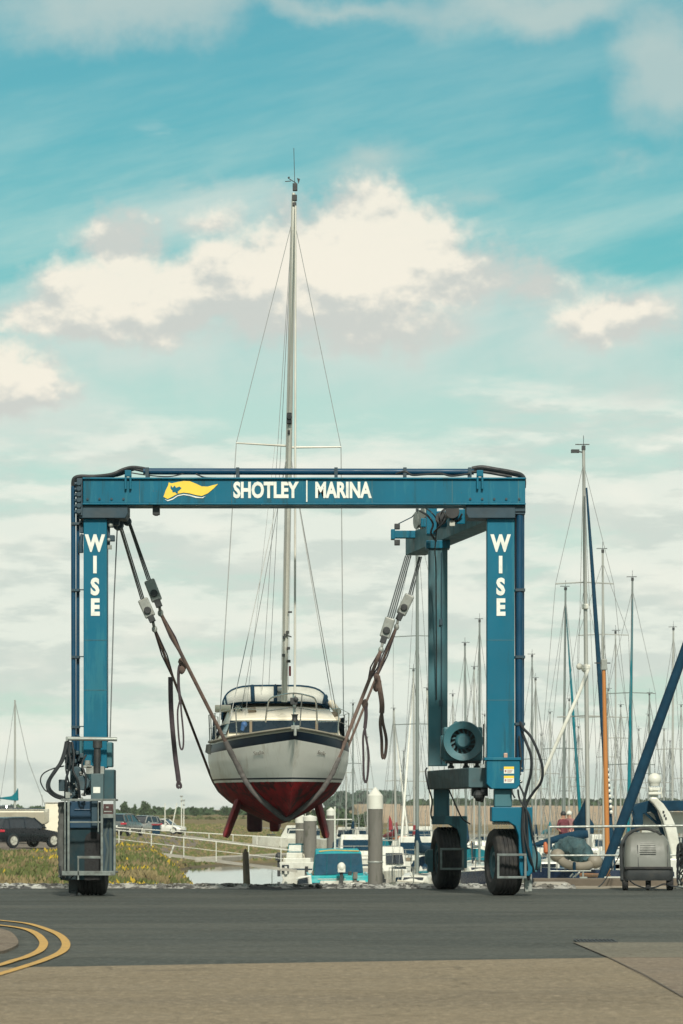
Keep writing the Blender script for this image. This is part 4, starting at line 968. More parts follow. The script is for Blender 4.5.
block((410,595),(398,620),73.8,'upper grey pulley block on the right ropes',[(419,557,75.0,-.03),(421.5,557,75.0,.04),(420.2,557,75.1,0)],(396.5,627,73.6))
block((390.5,618),(382.5,643),71.2,'larger lower grey pulley block on the right ropes',[(405.5,556,75.3,-.06),(407.3,556,75.3,-.02),(409,556,75.3,.02),(410.8,556,75.3,.06)],(381,650,70.8))
# thin plumb line by the left leg
mb = MB(); mb.tube([P(117.5,522,66.9), P(114,600,66.9), P(110,740,66.6)], .012, 5); mb.build('control_line', m_wire, hoist)
# ------------------------------------------------------------------ right quay: railing, pressure washer, reel
YQ = 74.55
rl_ = thing('railing', 'grey two bar tube railing on the right quay edge behind the pressure washer', 'railing', (X_(549, YQ), YQ, .2))
mb = MB(); mb.tube([P(548.5,827,YQ), P(760,825,YQ)], .024, 8); mb.tube([P(549,855.5,YQ), P(760,855,YQ)], .018, 8); mb.tube([P(549,871,YQ), P(591,871,YQ)], .014, 8)
mb.build('rail', m_grey, rl_, smooth=True)
for px in (549, 689, 755):
    mb = MB(); mb.tube([P(px,826,YQ), P(px,879,YQ)], .026, 8); mb.build('post', m_grey, rl_, smooth=True)
mb = MB(); mb.tube([P(583,871,YQ), P(583,878,YQ)], .02, 8); mb.box(X_(579.5,YQ), X_(587,YQ), YQ-.1, YQ+.1, Z_(878.5,74.4)+.002, Z_(877.4,74.4)+.01); mb.build('foot', m_grey, rl_)
# pressure washer
Yp = 70.6
pw = thing('pressure_washer', 'bulky grey pressure washer with black base on the quay by the railing', 'pressure washer', (X_(648,Yp), Yp+.4, 0))
def wp(x, y, Y=Yp): return P(x, y, Y)
def bodyring(y, x0, x1, Ya, Yb, r=.12):
    z = Z_(y, Yp); a, b = X_(x0,Yp), X_(x1,Yp); out = []
    for cx_, cy_, st in ((b-r, Yb-r, 0), (a+r, Yb-r, 90), (a+r, Ya+r, 180), (b-r, Ya+r, 270)):
        for k in range(4):
            an = math.radians(st+k*30); out.append(Vector((cx_+r*math.cos(an), cy_+r*math.sin(an), z)))
    return out
mb = MB(); mb.loft([bodyring(868,624.5,671.5,Yp,Yp+.85), bodyring(855,624.5,671,Yp+.02,Yp+.85), bodyring(842,626,669.5,Yp+.10,Yp+.83), bodyring(836,628.5,666,Yp+.17,Yp+.8), bodyring(832.6,632,661,Yp+.26,Yp+.75)])
m_pw = M('grey_plastic_cowl', (.125,.135,.12), .5, 0, .1, 2.5, (.09,.085,.07), .4, 2)
body = mb.build('cowl', m_pw, pw, smooth=True, bevel=.02)
mb = MB()
for i in range(6): 
    y = 841.5+i*2.1; mb.beam(wp(640.5-i*.2,y,Yp+.115-i*.017), wp(655+i*.2,y,Yp+.115-i*.017), .015, .012)
mb.beam(wp(640,854,Yp+.01), wp(656,854,Yp+.01), .015, .012); mb.build('vent_slots', M('dark_grey_plastic', (.06,.065,.06), .6), body)
mb = MB(); mb.tube([wp(637.5,845,Yp+.06), wp(638.5,868,Yp-.01)], .008, 5); mb.tube([wp(667.5,845,Yp+.08), wp(667.8,868,Yp-.005)], .008, 5); mb.build('cowl_seam', m_black, body)
mb = MB(); mb.loft([bodyring(880.5,624,673,Yp-.04,Yp+.87,.1), bodyring(874,623.5,674,Yp-.07,Yp+.9,.1), bodyring(867,624,673,Yp-.05,Yp+.88,.1)]); mb.build('base', m_black, pw, smooth=True)
mb = MB(); mb.pbox(625, 672.5, 866.8, 869.5, Yp-.09, .1); mb.build('bumper', m_rub, pw, bevel=.012)
for px, yy, w in ((625.8,.05,.10),(670.5,.05,.12)):
    mb = MB(); mb.lathe([(.02,-w/2),(.13,-w/2),(.145,-w*.3),(.145,w*.3),(.13,w/2),(.02,w/2)], (X_(px,Yp), Yp+yy+.1, .145), (1,0,0), 24); mb.build('wheel', m_rub, pw, smooth=True)
mb = MB(); mb.pbox(646, 651, 878, 887.5, Yp+.1, .12); mb.lathe([(.01,-.03),(.08,-.03),(.08,.03),(.01,.03)], (X_(648.5,Yp), Yp+.15, .08), (1,0,0), 18); mb.build('castor', m_rub, pw)
mb = MB(); mb.tube(smoothpts([wp(622,880),wp(621,850,Yp+.1),wp(623,842,Yp+.1),wp(628,834,Yp+.2),wp(637,829.5,Yp+.3),wp(648,829,Yp+.3),wp(656,831.5,Yp+.3),wp(661,835,Yp+.2)], 4), .032, 8); mb.build('handle', m_black, pw, smooth=True)
mb = MB(); mb.pbox(621.5, 625.5, 842, 882, Yp+.25, .35); mb.build('side_tank', m_black, pw, bevel=.03)
mb = MB(); mb.tube(smoothpts([wp(630,881,Yp),wp(636,885,Yp-.15),wp(646,888,Yp-.2),wp(656,887,Yp-.2),wp(664,884,Yp-.1),wp(672,886,Yp),wp(690,889,Yp)], 5), .014, 6); o = mb.build('hose', m_hose, pw, smooth=True)
mb = MB(); mb.tube(smoothpts([P(622,849,Yp+.3),P(617,860,73.9),P(610,872,74),P(602,884,73.6),P(592,890.3,72.5),P(580,891.5,71.6),P(560,891,72)], 6), .012, 6)
tag(mb.build('water_hose', m_hose, smooth=True), 'thin black hose trailing from the pressure washer over the kerb wall', 'hose')
rl2 = thing('hose_reel', 'dark hose reel with coiled black hose at the right frame edge', 'hose reel', (X_(688,72), 72, 0))
mb = MB(); c_ = P(688,855,72)
for k in range(4): mb.lathe([(.20+k*.02,-.12+.06*k),(.24+k*.02,-.10+.06*k),(.20+k*.02,-.08+.06*k)], c_, (1,.25,0), 24, close=True)
mb.lathe([(.02,-.16),(.25,-.16),(.25,-.14),(.06,-.13),(.06,.13),(.25,.14),(.25,.16),(.02,.16)], c_, (1,.25,0), 24); mb.build('drum', m_black, rl2, smooth=True)
mb = MB()
for k in range(8):
    pts = [P(682+5*math.sin(t*.9+k), 845+38*t/6+random.uniform(-3,3), 71.8+k*.05) for t in range(7)]; mb.tube(smoothpts(pts, 4), .018, 6)
mb.build('coiled_hose', m_hose, rl2, smooth=True)
mb = MB(); mb.beam(P(681,838,72), P(679,884,72), .04, .04); mb.beam(P(695,838,72), P(697,885,72), .04, .04); mb.beam(P(676,887,71.9), P(700,887,71.9), .05, .05); mb.build('stand', m_grey, rl2)

# wooden mooring post on the quay
mb = MB(); q = P(245.5, 852, 73.5); mb.tube([Vector((X_(247,73.5),73.5,-.2)), P(246.6,880,73.5), q], [.075,.07,.062], 9); mb.sph(q+Vector((.0,0,.02)), .035, .035, .05, 8)
tag(mb.build('mooring_post', m_timber, smooth=True), 'leaning weathered timber post on the quay edge in front of the water', 'post')

# piles
def pile(px, y0, ycone, ycap, w, Y, label, pxw=None, mt=None):
    t = thing('mooring_pile', label, 'pile', (X_(px,Y), Y, WATER), group='mooring piles in the basin')
    r = w/2*Y/F
    mb = MB(); mb.tube([(X_(px,Y),Y,WATER-1.5),(X_(px,Y),Y,Z_(ycap,Y)+.02)], r, 24); mb.build('shaft', mt or m_pile, t, smooth=True)
    if ycone is not None:
        mb = MB(); zc, zs, z1 = Z_(ycap,Y), Z_(ycone,Y), Z_(y0,Y)
        mb.lathe([(r*.5,0),(r*1.06,0),(r*1.06,zs-zc),(r*.98,zs-zc+.02),(r*.12,z1-zc),(.01,z1-zc+.01)], (X_(px,Y),Y,zc), (0,0,1), 24); mb.build('cap', m_white, t, smooth=True)
    return t
p1 = pile(375.3, 787.5, 795.5, 809, 14.6, 148, 'large grey pile with white conical cap nearest the hoist right leg')
mb = MB(); mb.lathe([(.30,0),(.31,.02),(.31,.06),(.30,.08)], (X_(375.3,148),148,Z_(863,148)), (0,0,1), 24); mb.build('band', m_block, p1, smooth=True)
pile(331, 807.5, 810.5, 815.5, 8.6, 262, 'distant dark pile with white cap seen right of the yacht keel')
pile(310, 815, 817, 821, 13, 205, 'broad grey pile partly hidden behind the yacht keel')
pile(300, 812, 816, 823, 9, 330, 'faint grey pile left of the yacht keel', )

# ------------------------------------------------------------------ pontoons and gangway
m_deckw = M('pontoon_decking', (.30,.285,.24), .85, 0, .15, 2, (.16,.15,.12), .4, 1.5)
def slab(name, a, b, w, z, th, label, cat='pontoon', grp='floating pontoons'):
    mb = MB(); mb.beam((a[0],a[1],z-th/2), (b[0],b[1],z-th/2), w, th); return tag(mb.build(name, m_deckw, bevel=.03), label, cat, grp)
gw = thing('gangway', 'white gangway with handrail sloping down to the pontoon behind the timber post', 'gangway', P(118,849.5,200), group=None)
mb = MB(); mb.beam(P(112,848,200.3), P(297,871,200.3), 1.3, .14); mb.build('walkway', m_conc, gw)
mb = MB()
for Y in (199.6, 201): mb.tube([P(112,829.5-.1,Y), P(293,850.5,Y)], .026, 6); mb.tube([P(112,838.5,Y), P(293,860,Y)], .016, 6)
mb.build('handrail', m_white, gw)
for k in range(6):
    px = 119+k*32.4; mb = MB(); mb.tube([P(px,830.5+k*3.75,199.6), P(px,849.5+k*4,199.6)], .03, 6); mb.build('post', m_white, gw)
mb = MB(); mb.tube([P(174,845,202), P(170,856,202), P(168,870,202)], .05, 6); mb.build('guy', m_white, gw)
m_gwhite = m_white
gw2 = thing('gangway', 'farther pale footbridge with thin rails behind the white gangway', 'gangway', P(185,837,240))
mb = MB(); mb.beam(P(183,836.5,240), P(287,849.5,240), 1.2, .16); mb.build('walkway', m_conc, gw2)
mb = MB(); mb.tube([P(110,827,240), P(185,832,240), P(287,838,240)], .03, 6); mb.build('handrail', m_white, gw2)
for k in range(5):
    mb = MB(); px = 185+k*24; mb.tube([P(px,831.5+k*1.4,240), P(px,837+k*3,240)], .03, 6); mb.build('post', m_white, gw2)
slab('pontoon', (X_(296,212),212), (X_(345,212),212), 2.2, WATER+.55, .6, 'pale concrete pontoon at the foot of the gangway')
slab('pontoon', (X_(372,160),160), (X_(372,330),330), 2.0, WATER+.5, .5, 'long grey pontoon running away behind the large pile')
slab('pontoon', (X_(432,130),110), (X_(438,300),300), 2.0, WATER+.5, .5, 'long grey pontoon running away behind the hoist right leg')
slab('pontoon', (X_(600,115),100), (X_(560,260),260), 2.0, WATER+.5, .5, 'long grey pontoon between the yachts at right')
slab('pontoon', (X_(225,300),262), (X_(330,300),300), 2.0, WATER+.5, .5, 'far pale pontoon beyond the open water')

# ------------------------------------------------------------------ marina sailing boats
def sailboat(label, px, ytop, mw, Y, mastmat, hullmat, L=9.5, hd=0., spread=(.5,), half=.8, cover=None, furl=None, cabin=True, pxb=None, rake=0, shrouds=True, extra=None, name='moored_yacht', grp='moored sailing yachts'):
    x = X_(px if pxb is None else pxb, Y); t = thing(name, label, 'yacht', (x, Y, WATER), hd, grp)
    B = L*.15; fb = L*.105; rings = []
    for j in range(11):
        u = j/10; yy = -L*.5+L*u; w = B*(1-(1-min(u/.55,1))**2.0)*(1-.22*max(0,(u-.6)/.4)); w = max(w, .03); sh = fb*(1+.28*(1-u)**2)
        rings.append([Vector((-w, yy-(.5 if j == 0 else 0), sh)), Vector((-w*.95, yy, sh*.5)), Vector((-w*.7, yy+.1, -.15)), Vector((w*.7, yy+.1, -.15)), Vector((w*.95, yy, sh*.5)), Vector((w, yy-(.5 if j == 0 else 0), sh))])
    mb = MB(); mb.loft(rings); mb.build('hull', hullmat, t, smooth=True, world=False)
    mb = MB(); mb.loft([[r[0]+Vector((.02,0,.01)), r[0]*.5+r[5]*.5+Vector((0,0,.07)), r[5]+Vector((-.02,0,.01))] for r in rings], closed=False, cap=False); mb.build('deck', m_cream, t, smooth=True, world=False)
    if cabin:
        mb = MB(); 
        def cs(y, w, h): return [Vector((-w,y,fb)), Vector((-w*.86,y,fb+h)), Vector((0,y,fb+h*1.12)), Vector((w*.86,y,fb+h)), Vector((w,y,fb))]
        mb.loft([cs(-L*.22,B*.35,.08), cs(-L*.15,B*.5,.38), cs(L*.02,B*.64,.48), cs(L*.18,B*.66,.52)]); cb = mb.build('cabin', m_gel, t, bevel=.03, world=False)
        mb = MB()
        for sd in (-1, 1):
            mb.add([(sd*(B*.56),-L*.10,fb+.16),(sd*(B*.64),L*.14,fb+.2),(sd*(B*.60),L*.14,fb+.42),(sd*(B*.525),-L*.10,fb+.34)], [(0,1,2,3)])
        mb.add([(-B*.34,-L*.188,fb+.22),(B*.34,-L*.188,fb+.22),(B*.34,-L*.17,fb+.34),(-B*.34,-L*.17,fb+.34)], [(0,1,2,3)])
        mb.build('cabin_window', m_glass, cb, fix=False, world=False)
        if Y < 260:
            mb = MB(); n = 10; A1 = []; A2 = []
            for k in range(n+1):
                a = math.pi*k/n; A1.append(Vector((-math.cos(a)*B*.62, L*.19, fb+.3+.85*math.sin(a)**.5))); A2.append(Vector((-math.cos(a)*B*.5, L*.11, fb+.3+.35*math.sin(a)**.5)))
            mb.add(A1+A2, [(i, i+1, n+2+i, n+1+i) for i in range(n)]); mb.build('sprayhood', m_canvas if random.random() < .7 else m_teal, t, world=False, smooth=True, fix=False)
    H = Z_(ytop, Y)-WATER; r = mw/2*Y/F; xm = X_(px, Y)-x
    zb = fb+.3; sh_ = -L*.08
    mb = MB(); mb.tube([(0,sh_,zb-.3),(xm*.5,sh_,(zb+H)/2),(xm,sh_,H)], [r, r, r*.7], 10); ms = mb.build('mast', mastmat, t, smooth=True, world=False)
    mb = MB(); mb.tube([(xm,sh_,H),(xm,sh_,H+.35)], .008, 4); mb.box(xm-.22,xm+.16,sh_-.01,sh_+.01,H+.10,H+.125); mb.box(xm-.05,xm+.05,sh_-.05,sh_+.05,H-.04,H+.08); mb.build('masthead_fitting', m_black, ms, world=False)
    wr = max(.006, .42*Y/F*.5)
    if shrouds:
        mb = MB()
        for f in spread:
            z = zb+(H-zb)*f; xx = xm*f
            if f != spread[0]: mb.build('spreader', mastmat, ms, world=False); mb = MB()
            mb.tube([(xx-half,sh_+.2,z-.03),(xx,sh_,z),(xx+half,sh_+.2,z-.03)], max(.018,.8*Y/F*.5), 5)
        mb.build('spreader', mastmat, ms, world=False)
        f = spread[-1]; zs = zb+(H-zb)*f
        mb = MB()
        for sd in (-1, 1):
            mb.tube([(xm,sh_,H*.97),(xm*f+sd*half,sh_+.2,zs-.03),(sd*B*.92,sh_+.3,fb)], wr, 4); mb.tube([(xm*f,sh_,zs),(sd*B*.85,sh_-.5,fb)], wr*.9, 4)
        mb.tube([(xm,sh_,H*.98),(0,L*.5,fb)], wr, 4); mb.tube([(xm,sh_,H*.97),(0,-L*.5-.3,fb*1.28)], wr, 4); mb.build('rigging', m_rigwire, t, world=False)
    mb = MB(); mb.tube([(0,sh_,fb+1.25),(0,L*.36,fb+1.2)], .05, 8); bm_ = mb.build('boom', mastmat, t, smooth=True, world=False)
    if cover:
        mb = MB(); mb.tube([(0,sh_-.06,fb+2.2),(0,sh_+.05,fb+1.75),(0,sh_+.4,fb+1.45),(0,L*.2,fb+1.38),(0,L*.36,fb+1.28)], [.06,.13,.19,.16,.09], 10); mb.build('sail_cover', cover, bm_, smooth=True, world=False)
    if furl:
        mb = MB(); a = Vector((0,-L*.5-.25,fb*1.28+.5)); b_ = Vector((xm,sh_-.05,H*.94)); mb.tube([a, a*.9+b_*.1, a*.4+b_*.6, b_], [.04,.07,.055,.02], 8); mb.build('furled_headsail', furl, t, smooth=True, world=False)
    if Y < 200:
        mb = MB(); 
        mb.tube([(-B*.35,-L*.42,fb*1.2),(-B*.33,-L*.44,fb*1.2+.6),(0,-L*.52-.3,fb*1.28+.62),(B*.33,-L*.44,fb*1.2+.6),(B*.35,-L*.42,fb*1.2)], .018, 5)
        for sd in (-1, 1):
            ps = []
            for u in (.15,.35,.55,.75,.95):
                r_ = rings[int(u*10)]; p = r_[5] if sd > 0 else r_[0]; mb.tube([p, p+Vector((0,0,.6))], .013, 4); ps.append(p+Vector((0,0,.6)))
            mb.tube(ps, .007, 4)
        mb.tube([(-B*.7,L*.49,fb+.6),(B*.7,L*.49,fb+.6)], .018, 5); mb.build('guard_rail', m_chrome, t, world=False)
    if Y < 230 and cabin:
        for k in range(9):
            mb = MB(); xx = random.uniform(-B*.7,B*.7); yy_ = random.uniform(-L*.3,L*.45); zz_ = fb+(.5 if abs(xx) < B*.5 and -L*.15 < yy_ < L*.18 else .05); w_ = random.uniform(.08,.3); h_ = random.uniform(.1,.35)
            if k % 3 == 0: mb.sph((xx,yy_,zz_+h_*.5), w_*.6, w_*.5, h_*.7, 8, 0, .1)
            elif k % 3 == 1: mb.box(xx-w_,xx+w_,yy_-w_,yy_+w_,zz_,zz_+h_*.6)
            else: mb.tube([(xx,yy_,zz_),(xx+random.uniform(-.2,.2),yy_,zz_+h_*3)], .03, 5)
            mb.build('deck_gear', random.choice([m_gel, m_cream, m_canvas, m_black, m_timber, m_block, m_teal, m_rope]), t, world=False, bevel=.01)
        for sd in (-1, 1):
            for k in range(2):
                mb = MB(); yy_ = random.uniform(-L*.2,L*.35); mb.tube([(sd*B*.98,yy_,fb*.8),(sd*B*1.0,yy_,fb*.25)], .10, 8); mb.build('fender', random.choice([m_gel, m_canvas]), t, world=False, smooth=True)
    if extra: extra(t, fb, H, r, L, B)
    return t
hw, hn, hg = m_gel, M('navy_hull', (.012,.03,.07), .25, 0, .1, 2), M('dark_green_hull', (.02,.07,.06), .3, 0, .1, 2)
hc = m_cream
def Yfor(ytop, Hm): return (Hm-3.7)*F/(HZ-ytop)
R90 = math.pi/2
# the tall yacht right of the hoist, with everything on its mast
def mainx(t, fb, H, r, L, B):
    Y = 100.; x0 = t.location.x
    def q(px, py, dy=0): return Vector((X_(px,Y)-x0, dy-L*.08, Z_(py,Y)-WATER))
    mb = MB(); mb.tube([q(586.5,668,-.1), q(575,695,-.8), q(552,746,-.9), q(529,799,-.9)], .05, 8); mb.build('white_pole', m_gel, t, smooth=True, world=False)
    mb = MB(); mb.box(*(lambda a, b: (a.x, b.x, a.y-.1, a.y+.1, b.z, a.z))(q(580,666), q(588,670))); mb.sph(q(583,670,-.15), .12); mb.sph(q(577,668,-.1), .09); mb.build('radar_bracket', m_white, t, smooth=False, world=False, bevel=.02)
    mb = MB(); a, b_ = q(580,606), q(586,611); mb.box(a.x,b_.x,a.y-.14,a.y+.1,b_.z,a.z); mb.build('mast_lamp', m_white, t, world=False, bevel=.02)
    mb = MB(); mb.tube([q(580.5,455.5), q(573,454.5)], .02, 5); mb.box(q(569,453).x, q(577,453).x, -L*.08-.1, -L*.08+.1, q(0,456).z, q(0,453).z); mb.build('wind_sensor', m_black, t, world=False)
    mb = MB(); fa = [q(598,878,-5.2), q(594.5,800,-4.2), q(590.5,680,-2.6), q(586,560,-1.2), q(583.5,492,-.3)]; mb.tube(fa, [.05,.07,.065,.045,.025], 8); fs = mb.build('furled_headsail', m_canvas, t, smooth=True, world=False)
    mb = MB()
    for k in range(9): mb.sph(q(593.6+k*.35,772+k*5,-4.35-.03*k), .045, .03, .05, 6)
    mb.build('sail_lashing', m_white, fs, world=False)
    # stowed mainsail pack standing up at the mast
    mb = MB(); pr = [q(585.8,795.5), q(587.5,800), q(588,818), q(592,824), q(592,834), q(573,832), q(572,821.5), q(578,812), q(582,803)]
    mb.prism([(p.x, p.z) for p in pr], -L*.08+.1, -L*.08+.5, 'y'); mb.build('sail_pack', m_canvas, t, world=False, bevel=.04)
tall = sailboat('tall white masted yacht whose pale mast with black masthead rises highest right of the hoist', 581.3, 452, 4.4, 100., m_alud, hn, 11.5, 0, (.40,.70), .78, None, None, True, 586.5, extra=mainx)
# varnished wooden mast
def woodx(t, fb, H, r, L, B):
    dx_ = X_(598.5,88)-t.location.x; mb = MB(); mb.tube([(dx_,-L*.08,H),(dx_,-L*.08,H+.75)], .02, 5); mb.box(X_(598.5,88)-t.location.x-.07,X_(598.5,88)-t.location.x+.07,-L*.08-.07,-L*.08+.07,H-.05,H+.2); mb.build('mast_cap', m_block, t, world=False, bevel=.02)
    
sailboat('wooden yacht with varnished orange mast beside the navy furled sail', 598.5, 669, 5.0, 88, m_wood, hc, 9, .1, (.3,), .5, None, None, True, 603.5, shrouds=False, extra=woodx)
specs = [
 # label, px, ytop, width, Hm, mat, hull, spreaders, half, cover, furl, pxb
 ('thick greenish mast between the slings and the hoist rear leg, yacht with white deck', 420.5, 512, 3.6, 15.5, m_aludg, hw, (.42,.66), 1.0, m_canvas, None, None),
 ('dark topped mast with dark blue furled sail just right of the hoist right leg', 562, 590, 2.6, 12.5, m_aludg, hw, (.45,), .8, None, m_teal, 559),
 ('slim grey mast rising between the hoist right leg and the blue furled sail', 531.6, 657, 2.0, 11.3, m_aludg, hw, (.5,), .7, None, None, None),
 ('pale grey mast close beside the hoist right leg conduit', 534.2, 680, 1.8, 11, m_alud, hc, (.5,), .6, m_canvas, None, None),
 ('grey mast with long stays right of the orange mast', 603.8, 553, 3.0, 13, m_alud, hw, (.5,.75), .9, None, None, 605),
 ('short slim grey mast second to the right of the orange mast', 615.3, 632, 2.0, 11.8, m_alud, hg, (.55,), .7, m_canvas, None, None),
 ('dark grey mast with small T shaped masthead above the pressure washer', 632.8, 581, 2.8, 12.4, m_aludg, hw, (.38,.62), .9, None, m_teal, 630),
 ('grey mast with red and white cabin boat near the right edge', 675.5, 630, 2.3, 12, m_alud, hw, (.5,), .8, None, None, 674),
 ('low slim mast between the pressure washer mast and the frame edge', 654, 694, 2.0, 10.8, m_aludg, hc, (.5,), .7, None, None, 653.5),
 ('short pale mast left of the right edge mast', 663.3, 730, 2.2, 9.8, m_alud, hw, (.55,), .6, None, None, None),
 ('grey mast seen between the two right legs of the hoist, with black masthead', 466.4, 644, 2.5, 11.6, m_aludg, hw, (.5,), .75, m_canvas, None, 465),
 ('tallest dark mast between the two right legs of the hoist', 478.2, 622, 2.6, 12.2, m_aludg, hn, (.45,), .8, None, None, 478),
 ('slender mast between the black topped mast and the tallest mast inside the hoist legs', 473.4, 668, 1.8, 11.2, m_alud, hw, (.5,), .7, None, None, None),
 ('mast with white furled headsail left of the hoist rear leg', 415.9, 671, 2.3, 11.2, m_alud, hw, (.42,), .7, m_red, m_gel, 417),
 ('slim pale mast just right of the large white capped pile', 391.6, 710, 2.4, 10.4, m_alud, hw, (.5,), .6, m_red, m_gel, 394),
 ('slim grey mast immediately right of the lifted yacht', 350.3, 705, 1.8, 10.6, m_aludg, hw, (.6,), .6, m_canvas, None, None),
 ('short mast touching the right side of the lifted yacht', 346, 722, 1.5, 10.2, m_alud, hc, (.6,), .6, None, None, None),
 ('very slim mast near the tip of the dark hanging strap', 367.5, 738, 1.5, 10.2, m_alud, hw, (.5,), .6, None, None, None),
 ('pale mast directly left of the hoist rear leg with white headsail', 427, 690, 2.0, 11, m_alu, hw, (.5,), .6, None, m_gel, 432),
 ('thin mast crossed by the stays behind the hanging white pole', 548.6, 713, 1.5, 10.8, m_alud, hw, (.55,), .7, m_teal, None, None),
 ('thin pale mast halfway between the blue furled sail and the tall mast', 571, 700, 1.7, 10.5, m_alud, hc, (.5,), .7, None, None, None),
 ('thin distant mast left of the dark T topped mast', 623, 706, 1.6, 10.4, m_alud, hw, (.5,), .7, None, None, None),
 ('distant slim mast just right of the orange mast base', 609.5, 690, 1.5, 10.8, m_alud, hw, (.6,), .7, None, None, None),
 ('distant pale mast behind the radar dome', 646, 716, 1.5, 10.2, m_alud, hw, (.5,), .6, None, None, None),
 ('distant mast at the extreme right edge', 681, 706, 1.7, 10.6, m_alud, hn, (.5,), .6, None, None, None),
 ('faint mast seen left of the engine fan', 453.5, 696, 1.5, 10.6, m_alud, hw, (.5,), .6, None, None, None),
 ('faint short mast between the rear leg and the white headsails', 404, 752, 1.5, 9.6, m_aludg, hw, (.5,), .6, None, None, None),
 ('faint mast just outside the hoist right conduit', 541, 735, 1.4, 10, m_alud, hn, (.5,), .6, None, None, None),
 ('faint mast right of the blue furled sail', 567, 742, 1.4, 10, m_aludg, hw, (.5,), .6, None, None, None),
 ('far slim mast framed by the conduit and the right leg', 484, 716, 1.4, 10.2, m_alud, hw, (.5,), .6, None, None, None),
 ('far faint mast over the covered dinghy', 577.5, 728, 1.4, 10, m_alud, hw, (.5,), .6, None, None, None),
 ('far faint mast over the right railing post', 668.5, 742, 1.4, 9.8, m_aludg, hc, (.5,), .6, None, None, None),
 ('far mast right of the thin mast at the T topped mast', 638.5, 730, 1.3, 10, m_alud, hw, (.5,), .6, None, None, None),
]
for (lb_, px, yt, mw, Hm, mm_, hm, sp, half, cov, fur, pxb) in specs:
    Y = Yfor(yt, Hm); sailboat(lb_, px, yt, mw, Y, mm_, hm, 7.5+random.random()*2, random.uniform(-.25,.25)+(math.pi if random.random() < .4 and not fur else 0), sp, half, cov, fur, True, pxb)
# navy diagonal furled headsail, hull mostly out of frame
def diag(t, fb, H, r, L, B):
    Y = 85.; x0 = t.location.x
    def q(px, py, dy=0): return Vector((X_(px,Y)-x0, dy, Z_(py,Y)-WATER))
    mb = MB(); mb.tube([q(601,879), q(606,866), q(634,791), q(683,655), q(730,520)], [.085,.105,.125,.105,.09], 12); mb.build('furled_headsail', m_canvas, t, smooth=True, world=False)
tg = thing('moored_yacht', 'yacht with thick navy furled headsail slanting up to the right edge', 'yacht', (X_(601,85)+4.2, 85, WATER), 0, 'moored sailing yachts')
diag(tg, 0, 0, 0, 0, 0)
mb = MB(); rings = []
for j in range(9):
    u = j/8; xx = -4.2+8.6*u; w = max(.03, 1.35*(1-(1-min(u/.5,1))**2)*(1-.2*max(0,(u-.6)/.4))); sh = 2.12+.10*(1-u)
    rings.append([Vector((xx, -w, sh)), Vector((xx+.2, -w*.8, .3)), Vector((xx+.3, 0, -.2)), Vector((xx+.2, w*.8, .3)), Vector((xx, w, sh))])
mb.loft(rings); mb.build('hull', hw, tg, smooth=True, world=False)
mb = MB(); mb.tube([(3.8,0,1),(3.8,0,14)], .09, 10); mb.build('mast', m_alu, tg, smooth=True, world=False)

# ------------------------------------------------------------------ motor boats
def mboat(label, px, Y, L, B, fb, hullmat, hd, extra, name='motor_boat', cat='motor boat', grp='moored motor boats'):
    t = thing(name, label, cat, (X_(px,Y), Y, WATER), hd, grp); rings = []
    for j in range(9):   # stern at -y, toward the viewer; bow away
        u = j/8; yy = -L/2+L*u; w = max(.05, B/2*(1-.0*u)*(1-max(0,(u-.45)/.55)**2.2)); sh = fb*(1+.35*max(0,u-.3))
        rings.append([Vector((-w, yy, sh)), Vector((-w*.93, yy, sh*.35)), Vector((-w*.75, yy, -.1)), Vector((w*.75, yy, -.1)), Vector((w*.93, yy, sh*.35)), Vector((w, yy, sh))])
    mb = MB(); mb.loft(rings); mb.build('hull', hullmat, t, smooth=False, bevel=.03, world=False); extra(t, L, B, fb)
    if Y < 260 and L > 4:
        for k in range(8):
            mb = MB(); xx = random.uniform(-B*.42,B*.42); yy_ = random.uniform(-L*.48,L*.2); zz_ = fb+.02; w_ = random.uniform(.06,.22); h_ = random.uniform(.1,.4)
            if k % 3 == 0: mb.sph((xx,yy_,zz_+h_*.5), w_*.6, w_*.5, h_*.7, 8, 0, .1)
            elif k % 3 == 1: mb.box(xx-w_,xx+w_,yy_-w_,yy_+w_,zz_,zz_+h_*.6)
            else: mb.tube([(xx,yy_,zz_),(xx+random.uniform(-.2,.2),yy_,zz_+h_*3)], .025, 5)
            mb.build('deck_gear', random.choice([m_gel, m_cream, m_canvas, m_black, m_timber, m_block, m_teal, m_rope]), t, world=False, bevel=.01)
        mb = MB(); mb.box(-B*.46,B*.46,-L/2-.02,-L/2-.008,fb*.55,fb*.62); mb.build('rubbing_stripe', m_canvas, t, world=False)
        for x_ in (-B*.3, B*.3):
            mb = MB(); mb.tube([(x_,-L/2-.12,fb*.75),(x_,-L/2-.12,fb*.3)], .09, 8); mb.build('fender', random.choice([m_gel, m_canvas, m_black]), t, world=False, smooth=True)
    return t
def outboard(t, x, y, z, m=m_gel):
    mb = MB(); mb.sph((x,y,z), .2, .26, .24, 12); mb.box(x-.17,x+.17,y-.2,y+.24,z-.22,z-.05); o = mb.build('outboard_motor', m, t, smooth=True, world=False)
    mb = MB(); mb.beam((x,y+.02,z-.2),(x,y+.0,z-1.1), .16, .14, up=Vector((0,1,0))); mb.build('motor_leg', m_black, o, world=False)
